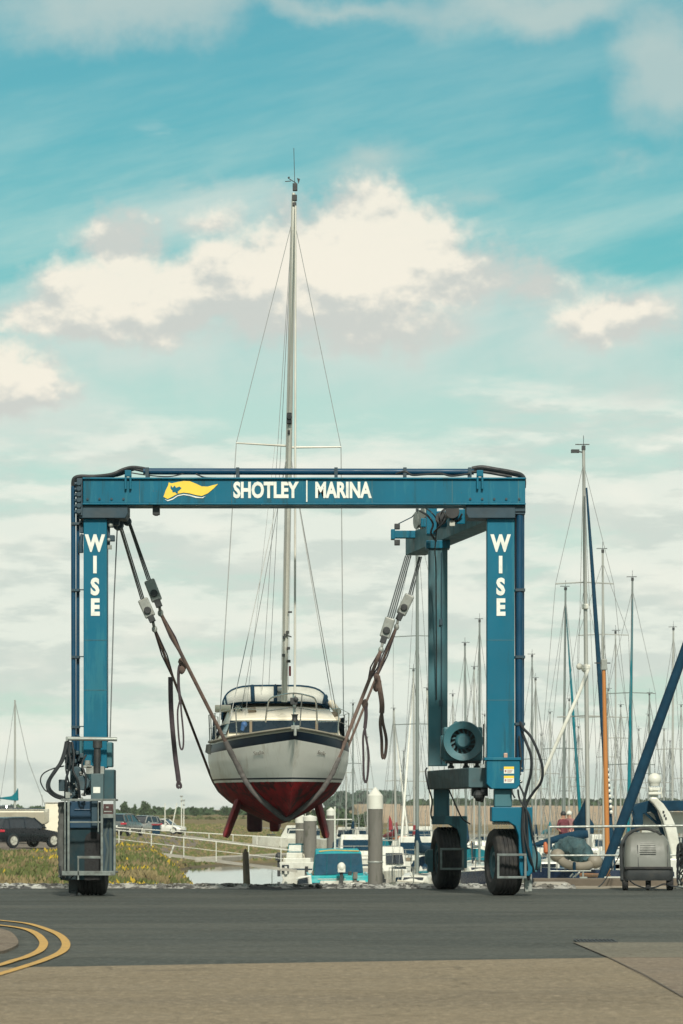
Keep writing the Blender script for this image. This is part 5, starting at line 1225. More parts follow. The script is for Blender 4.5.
def wscreen(t, L, B, fb, y0, h, mat, fmat, w=.42):
    A = [Vector((-B*w,y0,fb)), Vector((-B*w*.92,y0+.35,fb+h)), Vector((B*w*.92,y0+.35,fb+h)), Vector((B*w,y0,fb))]
    mb = MB(); mb.add(A+[a+Vector((0,.9,0))*(1 if i in (0,3) else .7) for i, a in enumerate(A)], [(0,1,2,3),(0,1,5,4),(3,2,6,7),(1,2,6,5)]); s_ = mb.build('windscreen', mat, t, world=False, fix=False)
    mb = MB(); mb.tube(A, .045, 6); mb.tube([A[0]*.5+A[3]*.5, A[1]*.5+A[2]*.5], .03, 5); mb.tube([A[0]*.45+A[1]*.55, A[3]*.45+A[2]*.55], .03, 5); mb.tube([A[1], A[1]+Vector((0,.6,0))], .04, 5); mb.tube([A[2], A[2]+Vector((0,.6,0))], .04, 5); mb.build('screen_frame', fmat, s_, world=False)
m_turq = M('turquoise_gelcoat', (.03,.38,.40), .3, 0, .1, 2, (.4,.45,.4), .3, 2)
def turq(t, L, B, fb):
    mb = MB(); mb.loft([[Vector((-1.12,-1.9,fb+.0)), Vector((-1.05,-1.75,fb+1.08)), Vector((1.05,-1.75,fb+1.13)), Vector((1.15,-1.9,fb+.02))], [Vector((-1.15,.2,fb+.1)), Vector((-1.0,.2,fb+1.25)), Vector((1.0,.2,fb+1.25)), Vector((1.15,.2,fb+.1))], [Vector((-.8,1.3,fb+.3)), Vector((-.5,1.1,fb+.7)), Vector((.5,1.1,fb+.7)), Vector((.8,1.3,fb+.3))]]); mb.build('canopy', m_cyan, t, bevel=.06, world=False)
    mb = MB(); mb.prism([(-1.10,fb+.02),(-1.08,fb+.92),(-1.0,fb+1.03),(.98,fb+1.05),(1.06,fb+.96),(1.12,fb+.16)], -1.93, -1.8, 'y'); mb.build('canopy_curtain', M('navy_blue_canvas', (.003,.05,.09), .8, 0, .2, 3), t, world=False, bevel=.02)
    mb = MB(); mb.box(-B/2, B/2, -L/2-.02, -L/2+.25, fb-.06, fb+.04); mb.tube([(-B/2,-L/2,fb),(-B/2,L*.2,fb+.1)], .05, 6); mb.tube([(B/2,-L/2,fb),(B/2,L*.2,fb+.1)], .05, 6); mb.build('gunwale', m_turq, t, world=False)
    mb = MB(); mb.box(-B*.3,B*.44,-L/2-.03,-L/2-.005,fb*.3,fb*.75); mb.box(-1.0,.3,-L/2-.034,-L/2-.028,fb*.82,fb*.86); mb.build('transom_panel', m_gel, t, world=False)
    outboard(t, .08, -L/2-.35, fb+.42); mb = MB(); mb.beam((.72,-L/2-.15,fb+.1),(.72,-L/2-.15,.1), .13, .1, up=Vector((0,1,0))); mb.box(.62,.82,-L/2-.3,-L/2-.08,fb-.1,fb+.2); mb.build('auxiliary_motor', m_pile, t, world=False)
    mb = MB(); mb.tube([(-.1,0,fb+1.2),(-.1,0,fb+3.2)], .04, 6); mb.tube([(-.9,0,fb+2.6),(.7,0,fb+2.6)], .03, 5); mb.build('signal_mast', m_white, t, world=False)
    mb = MB(); mb.tube(smoothpts([(-.9,-1.75,fb+1.13),(-.3,-1.75,fb+1.19),(.4,-1.75,fb+1.17),(.95,-1.75,fb+1.15)], 4), .03, 6); mb.build('yellow_rope', M('yellow_rope', (.5,.36,.08), .8), t, world=False)
    for x_ in (-.55, 0, .55):
        mb = MB(); mb.tube([(x_,-1.945,fb+.05),(x_+.02,-1.945,fb+1.0)], .012, 5); mb.build('curtain_seam', m_teal, t, world=False)
    mb = MB(); mb.prism([(-1.98,.05),(-1.9,.62),(-1.45,.72),(-1.4,.05)], -L/2-.2, -L/2+.9, 'y'); mb.build('outboard_cover', m_glass, t, world=False, bevel=.06)
    mb = MB(); mb.prism([(-2.0,.60),(-1.92,.72),(-1.3,.82),(-1.22,.05),(-1.36,.05),(-1.42,.72)], -L/2-.24, -L/2+.2, 'y'); mb.build('white_fairing', m_gel, t, world=False, bevel=.03)
mboat('turquoise motor boat with navy canopy curtain and white outboard', 337, 172, 5.6, 2.7, .75, m_turq, .04, turq)
def helm(t, L, B, fb):
    wscreen(t, L, B, fb, -.4, .95, m_clear, m_teal); mb = MB(); mb.box(-B*.4,B*.4,-L/2+.1,-.5,fb-.02,fb+.22); mb.box(-.7,.2,-1.6,-.8,fb+.2,fb+.5); mb.build('cockpit', m_gel, t, bevel=.05, world=False)
    mb = MB(); mb.box(-.8,-.4,-L/2-.15,-L/2-.02,fb-.6,fb-.15); mb.build('ladder_hatch', m_glass, t, bevel=.04, world=False); outboard(t, -1.0, -L/2+.2, fb+.3, m_black)
    mb = MB(); mb.tube([(-B*.4,-.9,fb+1.3),(-B*.4,.5,fb+1.75),(B*.4,.5,fb+1.75),(B*.4,-.9,fb+1.3)], .03, 6)
    mb.tube([(B*.1,0,fb+1.7),(B*.1,0,fb+3.6)], .02, 5); mb.build('roll_bar', m_white, t, world=False)
mboat('white motor boat with teal framed windscreen behind the turquoise boat', 302, 206, 5.5, 1.9, .95, m_gel, -.1, helm)
def tender0(t, L, B, fb):
    mb = MB(); mb.box(-B*.3,B*.3,-L*.1,L*.02,fb+.1,fb+.45); mb.build('console', m_canvas, t, bevel=.05, world=False)
    wscreen(t, L, B, fb, L*.02, .5, m_clear, m_chrome, .28)
    mb = MB(); mb.tube([(-B*.4,L*.1,fb+.1),(-B*.35,L*.2,fb+.55),(0,L*.48,fb+.6),(B*.35,L*.2,fb+.55),(B*.4,L*.1,fb+.1)], .022, 5); mb.build('bow_rail', m_chrome, t, world=False)
    outboard(t, 0, -L/2-.2, fb+.4, m_black)
def cabc(t, L, B, fb):
    mb = MB(); mb.loft([[Vector((-B*.42,-L*.3,fb)), Vector((-B*.38,-L*.27,fb+1.25)), Vector((B*.38,-L*.27,fb+1.25)), Vector((B*.42,-L*.3,fb))], [Vector((-B*.40,L*.1,fb)), Vector((-B*.34,L*.02,fb+1.25)), Vector((B*.34,L*.02,fb+1.25)), Vector((B*.40,L*.1,fb))]]); cb = mb.build('cabin', m_gel, t, bevel=.08, world=False)
    mb = MB(); mb.box(-B*.34,B*.34,-L*.30-.01,-L*.27,fb+.35,fb+.95); mb.build('aft_window', m_canvas, cb, world=False, bevel=.02)
    mb = MB()
    for sd in (-1, 1): mb.add([(sd*B*.415,-L*.22,fb+.55),(sd*B*.405,0,fb+.55),(sd*B*.385,0,fb+1.0),(sd*B*.395,-L*.22,fb+1.0)], [(0,1,2,3)])
    mb.build('side_window', m_glass, cb, world=False, fix=False)
    for x_ in (-.2, .02):
        mb = MB(); mb.add([(x_*B-B*.09,L*.093,fb+.45),(x_*B+B*.20,L*.093,fb+.45),(x_*B+B*.18,L*.052,fb+.95),(x_*B-B*.08,L*.052,fb+.95)], [(0,1,2,3)]); mb.build('front_window', m_glass, cb, world=False, fix=False)
    mb = MB(); mb.tube([(-B*.42,L*.18,fb*1.3+.1),(-B*.42,L*.18,fb*1.3+.6),(-B*.3,L*.38,fb*1.3+.65),(0,L*.5,fb*1.3+.7),(B*.3,L*.38,fb*1.3+.65),(B*.42,L*.18,fb*1.3+.6),(B*.42,L*.18,fb*1.3+.1)], .022, 5); mb.build('bow_rail', m_chrome, t, world=False)
    mb = MB(); mb.box(-.3,.3,L*.22,L*.3,fb*1.25,fb*1.25+.12); mb.build('hatch', m_glass, t, world=False, bevel=.02)
    mb = MB(); mb.tube([(-B*.3,-L*.1,fb+1.25),(-B*.3,-L*.1,fb+1.55),(B*.3,-L*.1,fb+1.55),(B*.3,-L*.1,fb+1.25)], .03, 5); mb.tube([(0,-L*.1,fb+1.5),(0,-L*.1,fb+2.6)], .02, 5); mb.build('roof_rail', m_chrome, cb, world=False)
    mb = MB(); mb.tube([(-B*.46,-L*.48,fb+.6),(B*.46,-L*.48,fb+.6)], .025, 5)
    for k in range(4): x = -B*.46+k*B*.307; mb.tube([(x,-L*.48,fb),(x,-L*.48,fb+.6)], .02, 5)
    mb.build('stern_rail', m_chrome, t, world=False)
mboat('white cabin cruiser with blue rear window left of the large pile', 358, 215, 8, 2.9, 1.15, m_gel, .05, cabc)
mboat('low white cruiser beyond the railing, left of the covered dinghy', 552, 190, 7, 2.6, .9, m_gel, math.pi+.5, cabc)
mboat('white cruiser right of the orange mast foot', 612, 165, 7, 2.6, .9, m_gel, math.pi-.3, cabc)
mboat('far white cruiser over the navy boom cover', 588, 225, 8, 2.8, 1.1, m_gel, .5, cabc)
mboat('small white boat just left of the hoist front right wheel', 482, 200, 7, 2.6, .9, m_gel, math.pi, cabc)
mboat('small far white cruiser between the two capped piles', 346, 330, 8, 2.9, 1.1, m_gel, .9, cabc)
mboat('small white cabin boat immediately right of the large pile', 391, 176, 5.5, 1.7, .8, m_gel, math.pi+.25, cabc)
mboat('white cabin boat in front of the red sail bundle, bow toward the quay', 405, 196, 6.0, 2.0, .95, m_cream, math.pi-.3, cabc)
mboat('low white open boat near the quay between pile and rear wheel', 412, 150, 5.0, 1.7, .6, m_gel, math.pi+.5, tender0)
slab('pontoon', (X_(396,175),165), (X_(424,185),190), 1.2, WATER+.5, .4, 'short finger pontoon between the small white boats')
mboat('white cruiser partly hidden by the hoist rear wheel', 428, 190, 8, 3.0, 1.2, m_gel, -.2, cabc)
mboat('white cruiser seen between the two right wheels of the hoist', 474, 175, 7, 2.4, .85, m_gel, math.pi+.4, cabc)
mboat('white cruiser beyond the left end of the right railing', 541, 150, 7, 2.4, 1.0, m_gel, math.pi-.3, cabc)
mboat('far white cruiser behind the orange tarpaulin', 404, 300, 9, 3.2, 1.3, m_gel, .5, cabc)
mboat('distant low white cruiser past the far pontoon at left of centre', 292, 345, 8, 3, 1.2, m_gel, 1.2, cabc)
# white dinghy with tender
def tender(t, L, B, fb):
    mb = MB(); mb.tube(smoothpts([(-B/2,-L/2,fb),(-B/2,L*.2,fb+.05),(0,L*.55,fb+.15),(B/2,L*.2,fb+.05),(B/2,-L/2,fb)], 5), .2, 10); mb.build('inflatable_tube', m_white, t, smooth=True, world=False)
mboat('small white inflatable tender beside the turquoise boat', 364, 158, 2.8, 1.4, .3, m_black, .3, tender, 'inflatable_dinghy', 'dinghy', 'dinghies')
# orange tarpaulin boat, red flagged
def tarp(t, L, B, fb):
    mb = MB(); mb.loft([[Vector((-B*.45,-L*.3,fb)), Vector((-B*.3,-L*.3,fb+1.0)), Vector((B*.3,-L*.3,fb+1.0)), Vector((B*.45,-L*.3,fb))], [Vector((-B*.45,L*.2,fb)), Vector((-B*.3,L*.2,fb+1.1)), Vector((B*.3,L*.2,fb+1.1)), Vector((B*.45,L*.2,fb))]]); mb.build('tarpaulin', m_orange, t, bevel=.1, world=False)
mboat('small dark boat under an orange tarpaulin right of the large pile', 401.5, 245, 5.5, 2.6, 1.0, m_black, .3, tarp)
mb = MB(); mb.prism([(X_(389,240),Z_(831,240)),(X_(393.5,240),Z_(829,240)),(X_(392.6,240),Z_(823,240)),(X_(389.6,240),Z_(815,240)),(X_(388.6,240),Z_(820,240))], 239.9, 240.2, 'y')
tag(mb.build('red_sail_bundle', m_red, bevel=.03), 'upright dark red furled sail right of the large pile', 'sail')
# motor cruiser with navy bimini, radar arch
Yr = 96.
ra = thing('motor_cruiser', 'motor cruiser with navy canopy, white radar arch and dome behind the pressure washer', 'motor cruiser', (X_(660,Yr), Yr, WATER), 0, 'moored motor boats')
mb = MB(); rings = []
for j in range(9):
    u = j/8; yy = Yr-1+9*u; w = max(.05, 1.75*(1-max(0,(u-.4)/.6)**2.2)); sh = Z_(858,Yr)+.2*u; x = X_(668,Yr)
    rings.append([Vector((x-w,yy,sh)), Vector((x-w*.95,yy,WATER+.6)), Vector((x-w*.8,yy,WATER-.2)), Vector((x+w*.8,yy,WATER-.2)), Vector((x+w*.95,yy,WATER+.6)), Vector((x+w,yy,sh))])
mb.loft(rings); mb.build('hull', m_gel, ra, bevel=.04)
mb = MB(); out = [(649,797),(655,797.5),(662,804),(669,814),(675,828),(679,850),(681,868)]; inn = [(672,868),(669,850),(664.5,832),(661,820),(657,811),(652,804),(648,800.5)]
mb.prism([(X_(x,Yr),Z_(y,Yr)) for x, y in out+inn], Yr-.5, Yr-.1, 'y'); ar = mb.build('radar_arch', m_gel, ra, bevel=.04)
mb = MB()
for (x, y) in ((663.5,812),(664.5,815.5),(666,818.5)): mb.pbox(x-.9, x+.9, y-1.2, y+1.2, Yr-.52, .03)
mb.build('arch_lamp', m_black, ar)
mb = MB(); mb.sph(P(654.5,779.5,Yr), .18, .18, .17, 18); mb.lathe([(.01,0),(.12,0),(.14,.06),(.01,.06)], P(654.5,786,Yr), (0,0,1), 16); mb.build('satellite_dome', m_white, ra, smooth=True)
mb = MB(); mb.pbox(649, 660, 787.5, 790.5, Yr-.1, .25); mb.pbox(651, 658, 790.5, 797.5, Yr-.05, .15); mb.pbox(648.5, 661, 792, 794.5, Yr-.15, .3); mb.sph(P(651,789.5,Yr-.1), .06); mb.tube([P(661,787,Yr), P(662,798,Yr)], .02, 5); mb.tube([P(649,786,Yr), P(650,797,Yr)], .015, 5); mb.build('radar_mount', m_white, ra, bevel=.01)
def can(pts, Y0_, Y1_, nm, mt, par, bev=.03):
    mb = MB(); mb.prism([(X_(x,Yr),Z_(y,Yr)) for x, y in pts], Y0_, Y1_, 'y'); return mb.build(nm, mt, par, bevel=bev)
can([(632,808),(640,803),(650,800.3),(652,802),(657,810),(661,822),(666,838),(664,842),(659.5,828),(655,815),(651,811.5),(643,814),(643,828),(638,832),(631,832),(634,815)], Yr-.05, Yr+.25, 'canopy_frame', m_canvas, ra)
can([(655,801.5),(660,800.5),(700,800.5),(700,811),(664,811),(661,806)], Yr+.2, Yr+2.4, 'bimini', m_canvas, ra)
can([(632,806),(650,802),(652,806),(634,811)], Yr+.25, Yr+2.5, 'canopy_top', m_canvas, ra)
can([(642,814),(655,812),(663,836),(643,836)], Yr+.3, Yr+.34, 'side_curtain', m_clear, ra, 0); can([(664,812),(700,812),(700,834),(668,834)], Yr+1.5, Yr+1.54, 'side_curtain', m_clear, ra, 0)
mb = MB(); mb.tube([P(644,812,Yr), P(658,824,Yr)], .04, 6); mb.tube([P(632,812,Yr-.1), P(637.5,832,Yr-.1)], .02, 5); mb.build('canopy_strut', m_canvas, ra)
# covered inflatable on the near pontoon, navy boom cover
dg = thing('inflatable_dinghy', 'beige inflatable dinghy under a grey blue cover behind the right railing', 'dinghy', P(573,862,92))
mb = MB(); mb.tube(smoothpts([P(556,852,92),P(563,862,91.8),P(574,866,91.6),P(587,866,91.8),P(596,860,92.4),P(590,856,93.4),P(560,853,93)], 5), [.11]*31, 12); mb.sph(P(557.5,855.5,91.9), .19, .2, .17, 12); mb.sph(P(595,861.5,92), .19, .2, .18, 12); mb.build('inflatable_tube', M('beige_rubber', (.20,.18,.14), .6, 0, .1, 3), dg, smooth=True)
mb = MB(); rg = [(552,846,.05),(557,845,.18),(566,843,.30),(575,844.5,.36),(583,850,.30),(589,857,.2),(592,862,.08)]
pth = smoothpts([P(x, y+4.5, 92.3) for x, y, r in rg], 5); rq = [rg[min(len(rg)-1, i//5)][2]*(1-(i%5)/5)+rg[min(len(rg)-1, i//5+1)][2]*(i%5)/5 for i in range(len(pth))]; mb.tube(pth, [q*.85 for q in rq], 18)
mb.v = [v+Vector((random.uniform(-.03,.03), random.uniform(-.03,.03), random.uniform(-.035,.035))) for v in mb.v]; o = mb.build('boat_cover', M('grey_blue_tarpaulin', (.035,.08,.09), .8, 0, .4, 5, (.12,.17,.16), .6, 3, bump=.02), dg, smooth=True)
mb = MB(); mb.pbox(573,576,862,874,91.4,.3); mb.pbox(548,552,840,850,91.7,.2); mb.build('lashing', m_canvas, dg, bevel=.03)
by = thing('moored_yacht', 'navy hulled yacht with navy boom cover directly behind the right railing', 'yacht', (X_(566,97), 97, WATER), 0, 'moored sailing yachts')
mb = MB(); mb.tube([P(531,846,95), P(545,842,95.3), P(560,838.5,95.6), P(578,835,96), P(588,834,96)], [.05,.08,.11,.13,.10], 10); mb.build('boom_cover', m_canvas, by, smooth=True)
mb = MB(); rings = []
for j in range(9):
    u = j/8; x = X_(524,95)+(X_(640,95)-X_(524,95))*u*1.25; w = max(.03, 1.5*(1-(1-min(u/.5,1))**2)); sh = Z_(871,95)+.1*(1-u)
    rings.append([Vector((x,95-w,sh)), Vector((x+.1,95-w*.8,WATER+.3)), Vector((x+.2,95,WATER-.3)), Vector((x+.1,95+w*.8,WATER+.3)), Vector((x,95+w,sh))])
mb.loft(rings); mb.build('hull', hn, by, smooth=True)
mb = MB(); mb.pbox(536, 560, 862, 871, 95, 1.3); mb.pbox(582, 600, 848, 871, 95.2, 1.2); mb.pbox(604, 622, 862, 871, 95, 1.3); mb.build('cabin', m_gel, by, bevel=.06)
mb = MB(); mb.pbox(585, 597, 853, 858, 95.17, .04); mb.pbox(540, 556, 864, 867, 94.97, .04); mb.build('cabin_window', m_glass, by)
mb = MB()
for k in range(12): x = 533+k*8; mb.tube([P(x,872,93.6), P(x,856,93.6)], .013, 5)
mb.tube([P(528,857,93.6), P(625,856,93.6)], .009, 4); mb.tube([P(528,864,93.6), P(625,863.5,93.6)], .007, 4); mb.build('guard_rail', m_chrome, by)
mb = MB(); mb.tube([P(570,877,93.4),P(573,873.5,93.4),P(577,874,93.4),P(573,877.5,93.4)], .02, 5); mb.tube([P(575,877,93.4),P(580,871.5,93.4)], .02, 5); mb.build('hull_marking', m_let, by)
mb = MB(); mb.tube([P(545.2,842,94),P(545.5,845,94),P(546.5,852,94),P(546.6,854,94)], [.03,.06,.075,.03], 10); tag(mb.build('orange_buoy', M('faded_orange_plastic', (.38,.10,.03), .6), smooth=True), 'small orange buoy hanging at the railing post', 'buoy')
# ------------------------------------------------------------------ people on a far deck
def person(label, px, yhead, Y, shirt, cap, rz=0):
    h = 1.74; t = thing('person', label, 'person', (X_(px,Y), Y, Z_(yhead,Y)-h), rz, 'people standing among the moored boats')
    J = {'pel':(0,0,.92),'sp':(0,0,1.12),'ch':(0,0,1.32),'nk':(0,0,1.47),'hd':(0,-.02,1.56),'tp':(0,-.02,1.69),
         'ls':(-.17,0,1.40),'le':(-.24,.02,1.13),'lw':(-.16,-.18,1.0),'lh':(-.12,-.26,1.0),'rs':(.17,0,1.40),'re':(.25,.02,1.13),'rw':(.2,-.15,.95),'rh':(.18,-.22,.93),
         'lhp':(-.10,0,.88),'lk':(-.11,-.02,.48),'la':(-.11,.02,.08),'lf':(-.12,-.16,.04),'rhp':(.10,0,.88),'rk':(.11,-.02,.48),'ra':(.11,.02,.08),'rf':(.12,-.16,.04)}
    Rr = {'pel':.15,'sp':.14,'ch':.16,'nk':.06,'hd':.09,'tp':.075,'ls':.065,'le':.048,'lw':.034,'lh':.035,'rs':.065,'re':.048,'rw':.034,'rh':.035,'lhp':.10,'lk':.065,'la':.045,'lf':.04,'rhp':.10,'rk':.065,'ra':.045,'rf':.04}
    E = [('pel','sp'),('sp','ch'),('ch','nk'),('nk','hd'),('hd','tp'),('ch','ls'),('ls','le'),('le','lw'),('lw','lh'),('ch','rs'),('rs','re'),('re','rw'),('rw','rh'),('pel','lhp'),('lhp','lk'),('lk','la'),('la','lf'),('pel','rhp'),('rhp','rk'),('rk','ra'),('ra','rf')]
    ks = list(J); me = bpy.data.meshes.new('person'); me.from_pydata([J[k] for k in ks], [(ks.index(a), ks.index(b)) for a, b in E], [])
    o = bpy.data.objects.new('body', me); COL.objects.link(o)
    sk = o.modifiers.new('s', 'SKIN')
    for i, k in enumerate(ks): me.skin_vertices[0].data[i].radius = (Rr[k], Rr[k]*.85); me.skin_vertices[0].data[i].use_root = (k == 'pel')
    sb = o.modifiers.new('ss', 'SUBSURF'); sb.levels = 1; sb.render_levels = 1
    dgp = bpy.context.evaluated_depsgraph_get(); dgp.update(); m2 = bpy.data.meshes.new_from_object(o.evaluated_get(dgp)); bpy.data.objects.remove(o)
    skin = M('skin', (.35,.19,.13), .6); tr = M('dark_trousers', (.02,.025,.04), .8)
    m2.materials.clear(); [m2.materials.append(q) for q in (skin, shirt, tr)]
    for p in m2.polygons:
        c = p.center; p.material_index = 1 if .92 < c.z < 1.46 and (abs(c.x) < .2 or c.z > 1.1) else (2 if c.z <= .92 else 0); p.use_smooth = True
    b = bpy.data.objects.new('body', m2); COL.objects.link(b); b.parent = t
    mb = MB(); mb.sph((0,0,1.64), .098, .11, .10, 12); mb.build('cap' if cap else 'hair', cap or m_black, t, smooth=True, world=False)
    if cap: 
        mb = MB(); mb.box(-.07,.07,-.2,-.08,1.62,1.635); mb.build('cap_peak', cap, t, world=False)
m_plaid = M('maroon_shirt', (.12,.03,.04), .9, 0, .6, 30)
m_pinks = M('dusky_pink_shirt', (.22,.11,.11), .9, 0, .3, 20)
person('person in a maroon checked shirt standing left of the navy sail pack', 563.3, 811, 128, m_plaid, None, .5)
person('person in a white cap and dusky shirt next to the navy sail pack', 569.3, 810.5, 131, m_pinks, m_white, -.6)
sb_ = mboat('high decked white motor yacht carrying the two standing people', 566, 131, 5, 2.8, Z_(811,128)-1.74-WATER-.2, m_gel, math.pi+.2, lambda t, L, B, fb: None)
mb = MB(); z = Z_(811,128)-1.74-WATER; mb.box(-1.1,1.1,-1.2,1.6,z-.4,z-.002); mb.build('deckhouse', m_gel, sb_, bevel=.05, world=False)

# ------------------------------------------------------------------ cars
def car(label, px, Y, z, yaw, paint, L=4.1, H=1.48, Wd=1.76, kind='hatch', rear=True, cat='car'):
    t = thing('parked_car', label, cat, (X_(px,Y), Y, z), yaw, 'cars parked on the left bank')   # +x is the nose
    h = Wd/2; belt = H*.62
    prof = {'hatch': [(-.5,.55,.30),(-.495,.62,.20),(-.46,.64,.17),(-.2,.64,.17),(.1,.62,.17),(.18,.60,.17),(.36,.52,.17),(.46,.44,.19),(.5,.36,.24)],
            'van': [(-.5,.60,.24),(-.49,.64,.20),(-.3,.64,.18),(.1,.63,.18),(.28,.60,.18),(.42,.54,.18),(.48,.47,.2),(.5,.38,.24)]}[kind]
    rings = []
    for (x, zt, zb) in prof:
        X = x*L; w = h*(1-.16*max(0,(abs(x)-.34)/.16)**2); a = zb*H; b_ = zt*H
        rings.append([Vector((X,-w*.93,a)), Vector((X,-w,a+(b_-a)*.35)), Vector((X,-w*.985,a+(b_-a)*.75)), Vector((X,-w*.9,b_)), Vector((X,0,b_+.03)), Vector((X,w*.9,b_)), Vector((X,w*.985,a+(b_-a)*.75)), Vector((X,w,a+(b_-a)*.35)), Vector((X,w*.93,a))])
    mb = MB(); mb.loft(rings); bd = mb.build('body', paint, t, smooth=True, bevel=.02, world=False)
    gh = {'hatch': [(-.47,.64,-.0),(-.40,.95,0),(-.25,.99,0),(-.02,1.0,0),(.06,.97,0),(.22,.60,0)], 'van': [(-.485,.64,0),(-.46,.96,0),(-.3,1.0,0),(0,1.0,0),(.08,.98,0),(.26,.62,0)]}[kind]
    # greenhouse glass volume, roof skin and pillars
    def gr(x, zt, k=1.0): return [Vector((x*L,-h*.88,belt*.98)), Vector((x*L,-h*(.88-.20*(zt-.62)/.38*k),zt*H-.02)), Vector((x*L,h*(.88-.20*(zt-.62)/.38*k),zt*H-.02)), Vector((x*L,h*.88,belt*.98))]
    mb = MB(); mb.loft([gr(x, max(zt,.64)) for x, zt, _ in gh]); gl = mb.build('glass', m_glass, t, smooth=True, bevel=.02, world=False)
    mb = MB(); rp = [(x, zt) for x, zt, _ in gh if zt > .9]; vs = []
    for x, zt in rp: vs += [Vector((x*L,-h*.70,zt*H-.015)), Vector((x*L,-h*.5,zt*H+.012)), Vector((x*L,h*.5,zt*H+.012)), Vector((x*L,h*.70,zt*H-.015))]
    mb.add(vs, [(4*i+k, 4*i+k+1, 4*i+5+k, 4*i+4+k) for i in range(len(rp)-1) for k in range(3)])
    mb.build('roof', paint, t, world=False)
    mb = MB()
    for sd in (-1, 1):
        for (xa, za_, xb, zb_) in ((gh[0][0],.64,gh[1][0],.95),(gh[-1][0],.62,gh[-2][0],.97),(-.10,.64,-.09,.98),(-.34 if kind == 'hatch' else -.3,.64,-.33,.97)):
            mb.beam((xa*L,sd*h*.885,za_*H),(xb*L,sd*h*.70,zb_*H), .06, .05)
        mb.beam((gh[1][0]*L,sd*h*.70,gh[1][1]*H-.02),(gh[-2][0]*L,sd*h*.70,gh[-2][1]*H-.02), .05, .05)
    mb.build('pillars', paint if rear != 'dark' else m_glass, t, world=False)
    for sx in (-.31, .32):
        for sd in (-1, 1):
            c = Vector((sx*L, sd*(h-.10), .32)); mb = MB(); mb.lathe([(.20,-.11),(.30,-.11),(.32,-.07),(.32,.07),(.30,.11),(.20,.11)], c, (0,1,0), 24, close=True); w_o = mb.build('wheel', m_rub, t, smooth=True, world=False)
            mb = MB(); mb.lathe([(.01,sd*.122),(.07,sd*.125),(.08,sd*.112),(.20,sd*.116),(.225,sd*.122),(.225,0),(.01,0)], c, (0,1,0), 20)
            for k in range(5):
                a = 2*math.pi*k/5; mb.beam(c+Vector((0,sd*.12,0)), c+Vector((math.cos(a)*.20,sd*.12,math.sin(a)*.20)), .05, .03)
            mb.build('rim', m_alu, w_o, world=False)
            mb = MB(); mb.lathe([(.01,sd*.115),(.36,sd*.115),(.36,-sd*.05),(.01,-sd*.05)], c-Vector((0,sd*.03,0)), (0,1,0), 20); mb.build('wheel_arch', m_glass, bd, world=False)
    for sd in (-1, 1):
        mb = MB(); mb.box(-.50*L-.01,-.47*L,sd*h*.55,sd*h*.93,H*.50,H*.585); mb.box(-.475*L,-.44*L,sd*h*.86,sd*h*.965,H*.50,H*.58); mb.build('tail_light', M('tail_light_red', (.45,.03,.05), .25), t, bevel=.02, world=False)
        mb = MB(); mb.box(.455*L,.49*L,sd*h*.5,sd*h*.88,H*.40,H*.47); mb.build('headlight', m_clear, t, bevel=.03, world=False)
        mb = MB(); mb.sph((.14*L,sd*(h+.06),H*.66), .09, .07, .07, 8); mb.build('mirror', paint, t, smooth=True, world=False)
        mb = MB(); mb.box(-.02*L,.03*L,sd*h*.985,sd*h*1.005,H*.50,H*.52); mb.box(-.2*L,-.16*L,sd*h*.985,sd*h*1.005,H*.50,H*.52); mb.build('door_handle', paint, t, world=False)
    mb = MB(); mb.box(.493*L,.503*L,-.26,.26,.42,.53); mb.box(-.505*L,-.497*L,-.26,.26,.62,.73); mb.build('number_plate', m_let, t, world=False)
    mb = MB(); mb.box(.47*L,.497*L,-h*.55,h*.55,H*.24,H*.36); mb.build('grille', m_black, t, world=False)
    mb = MB(); mb.box(.44*L,.505*L,-h*.8,h*.8,H*.15,H*.22); mb.box(-.505*L,-.45*L,-h*.85,h*.85,H*.17,H*.25); mb.build('bumper', m_black, t, bevel=.03, world=False)
    return t
pb = M('black_car_paint', (.008,.011,.014), .3, 0, .1, 2, coat=.15, spec=.3); ps = M('silver_car_paint', (.32,.33,.31), .3, .4, .05, 2, coat=.4); pgc = M('grey_car_paint', (.12,.13,.125), .3, .3, .05, 2, coat=.4)
pw_ = M('white_car_paint', (.6,.6,.56), .3, 0, .05, 2, coat=.4); pbl = M('dark_blue_car_paint', (.02,.04,.07), .2, .2, .05, 2, coat=.4)
car('black hatchback parked on the left bank showing its red tail light', 22.5, 186, Z_(846.8,186), math.radians(44), pb, 4.1, 1.5, rear='dark')
car('grey car behind the black hatchback at the left edge', 10, 236, Z_(829,236), math.radians(20), pgc, 4.3, 1.5)
car('dark rear of a grey estate right of the left wheel cage', 124, 262, Z_(835.5,262), math.radians(75), pgc, 4.4, 1.55, kind='van')
car('silver car facing the camera beside the grey estate', 142.5, 330, Z_(834.5,330), math.radians(-115), ps, 4.4, 1.7, 1.8)
car('small white car beyond the dark bin', 164.5, 350, Z_(834,350), math.radians(-20), pw_, 3.9, 1.45)
bn_ = thing('waste_bin', 'dark wheeled bin with red lid beside the silver car', 'bin', (X_(155.5,310),310,Z_(834,310)))
mb = MB(); mb.box(X_(152,310),X_(159.8,310),310,310.7,Z_(834,310),Z_(825.5,310)); mb.build('bin_body', m_canvas, bn_, bevel=.04)
mb = MB(); mb.box(X_(151.6,310),X_(160.2,310),309.9,310.8,Z_(825.4,310),Z_(823.8,310)); mb.build('lid', m_red, bn_, bevel=.04)
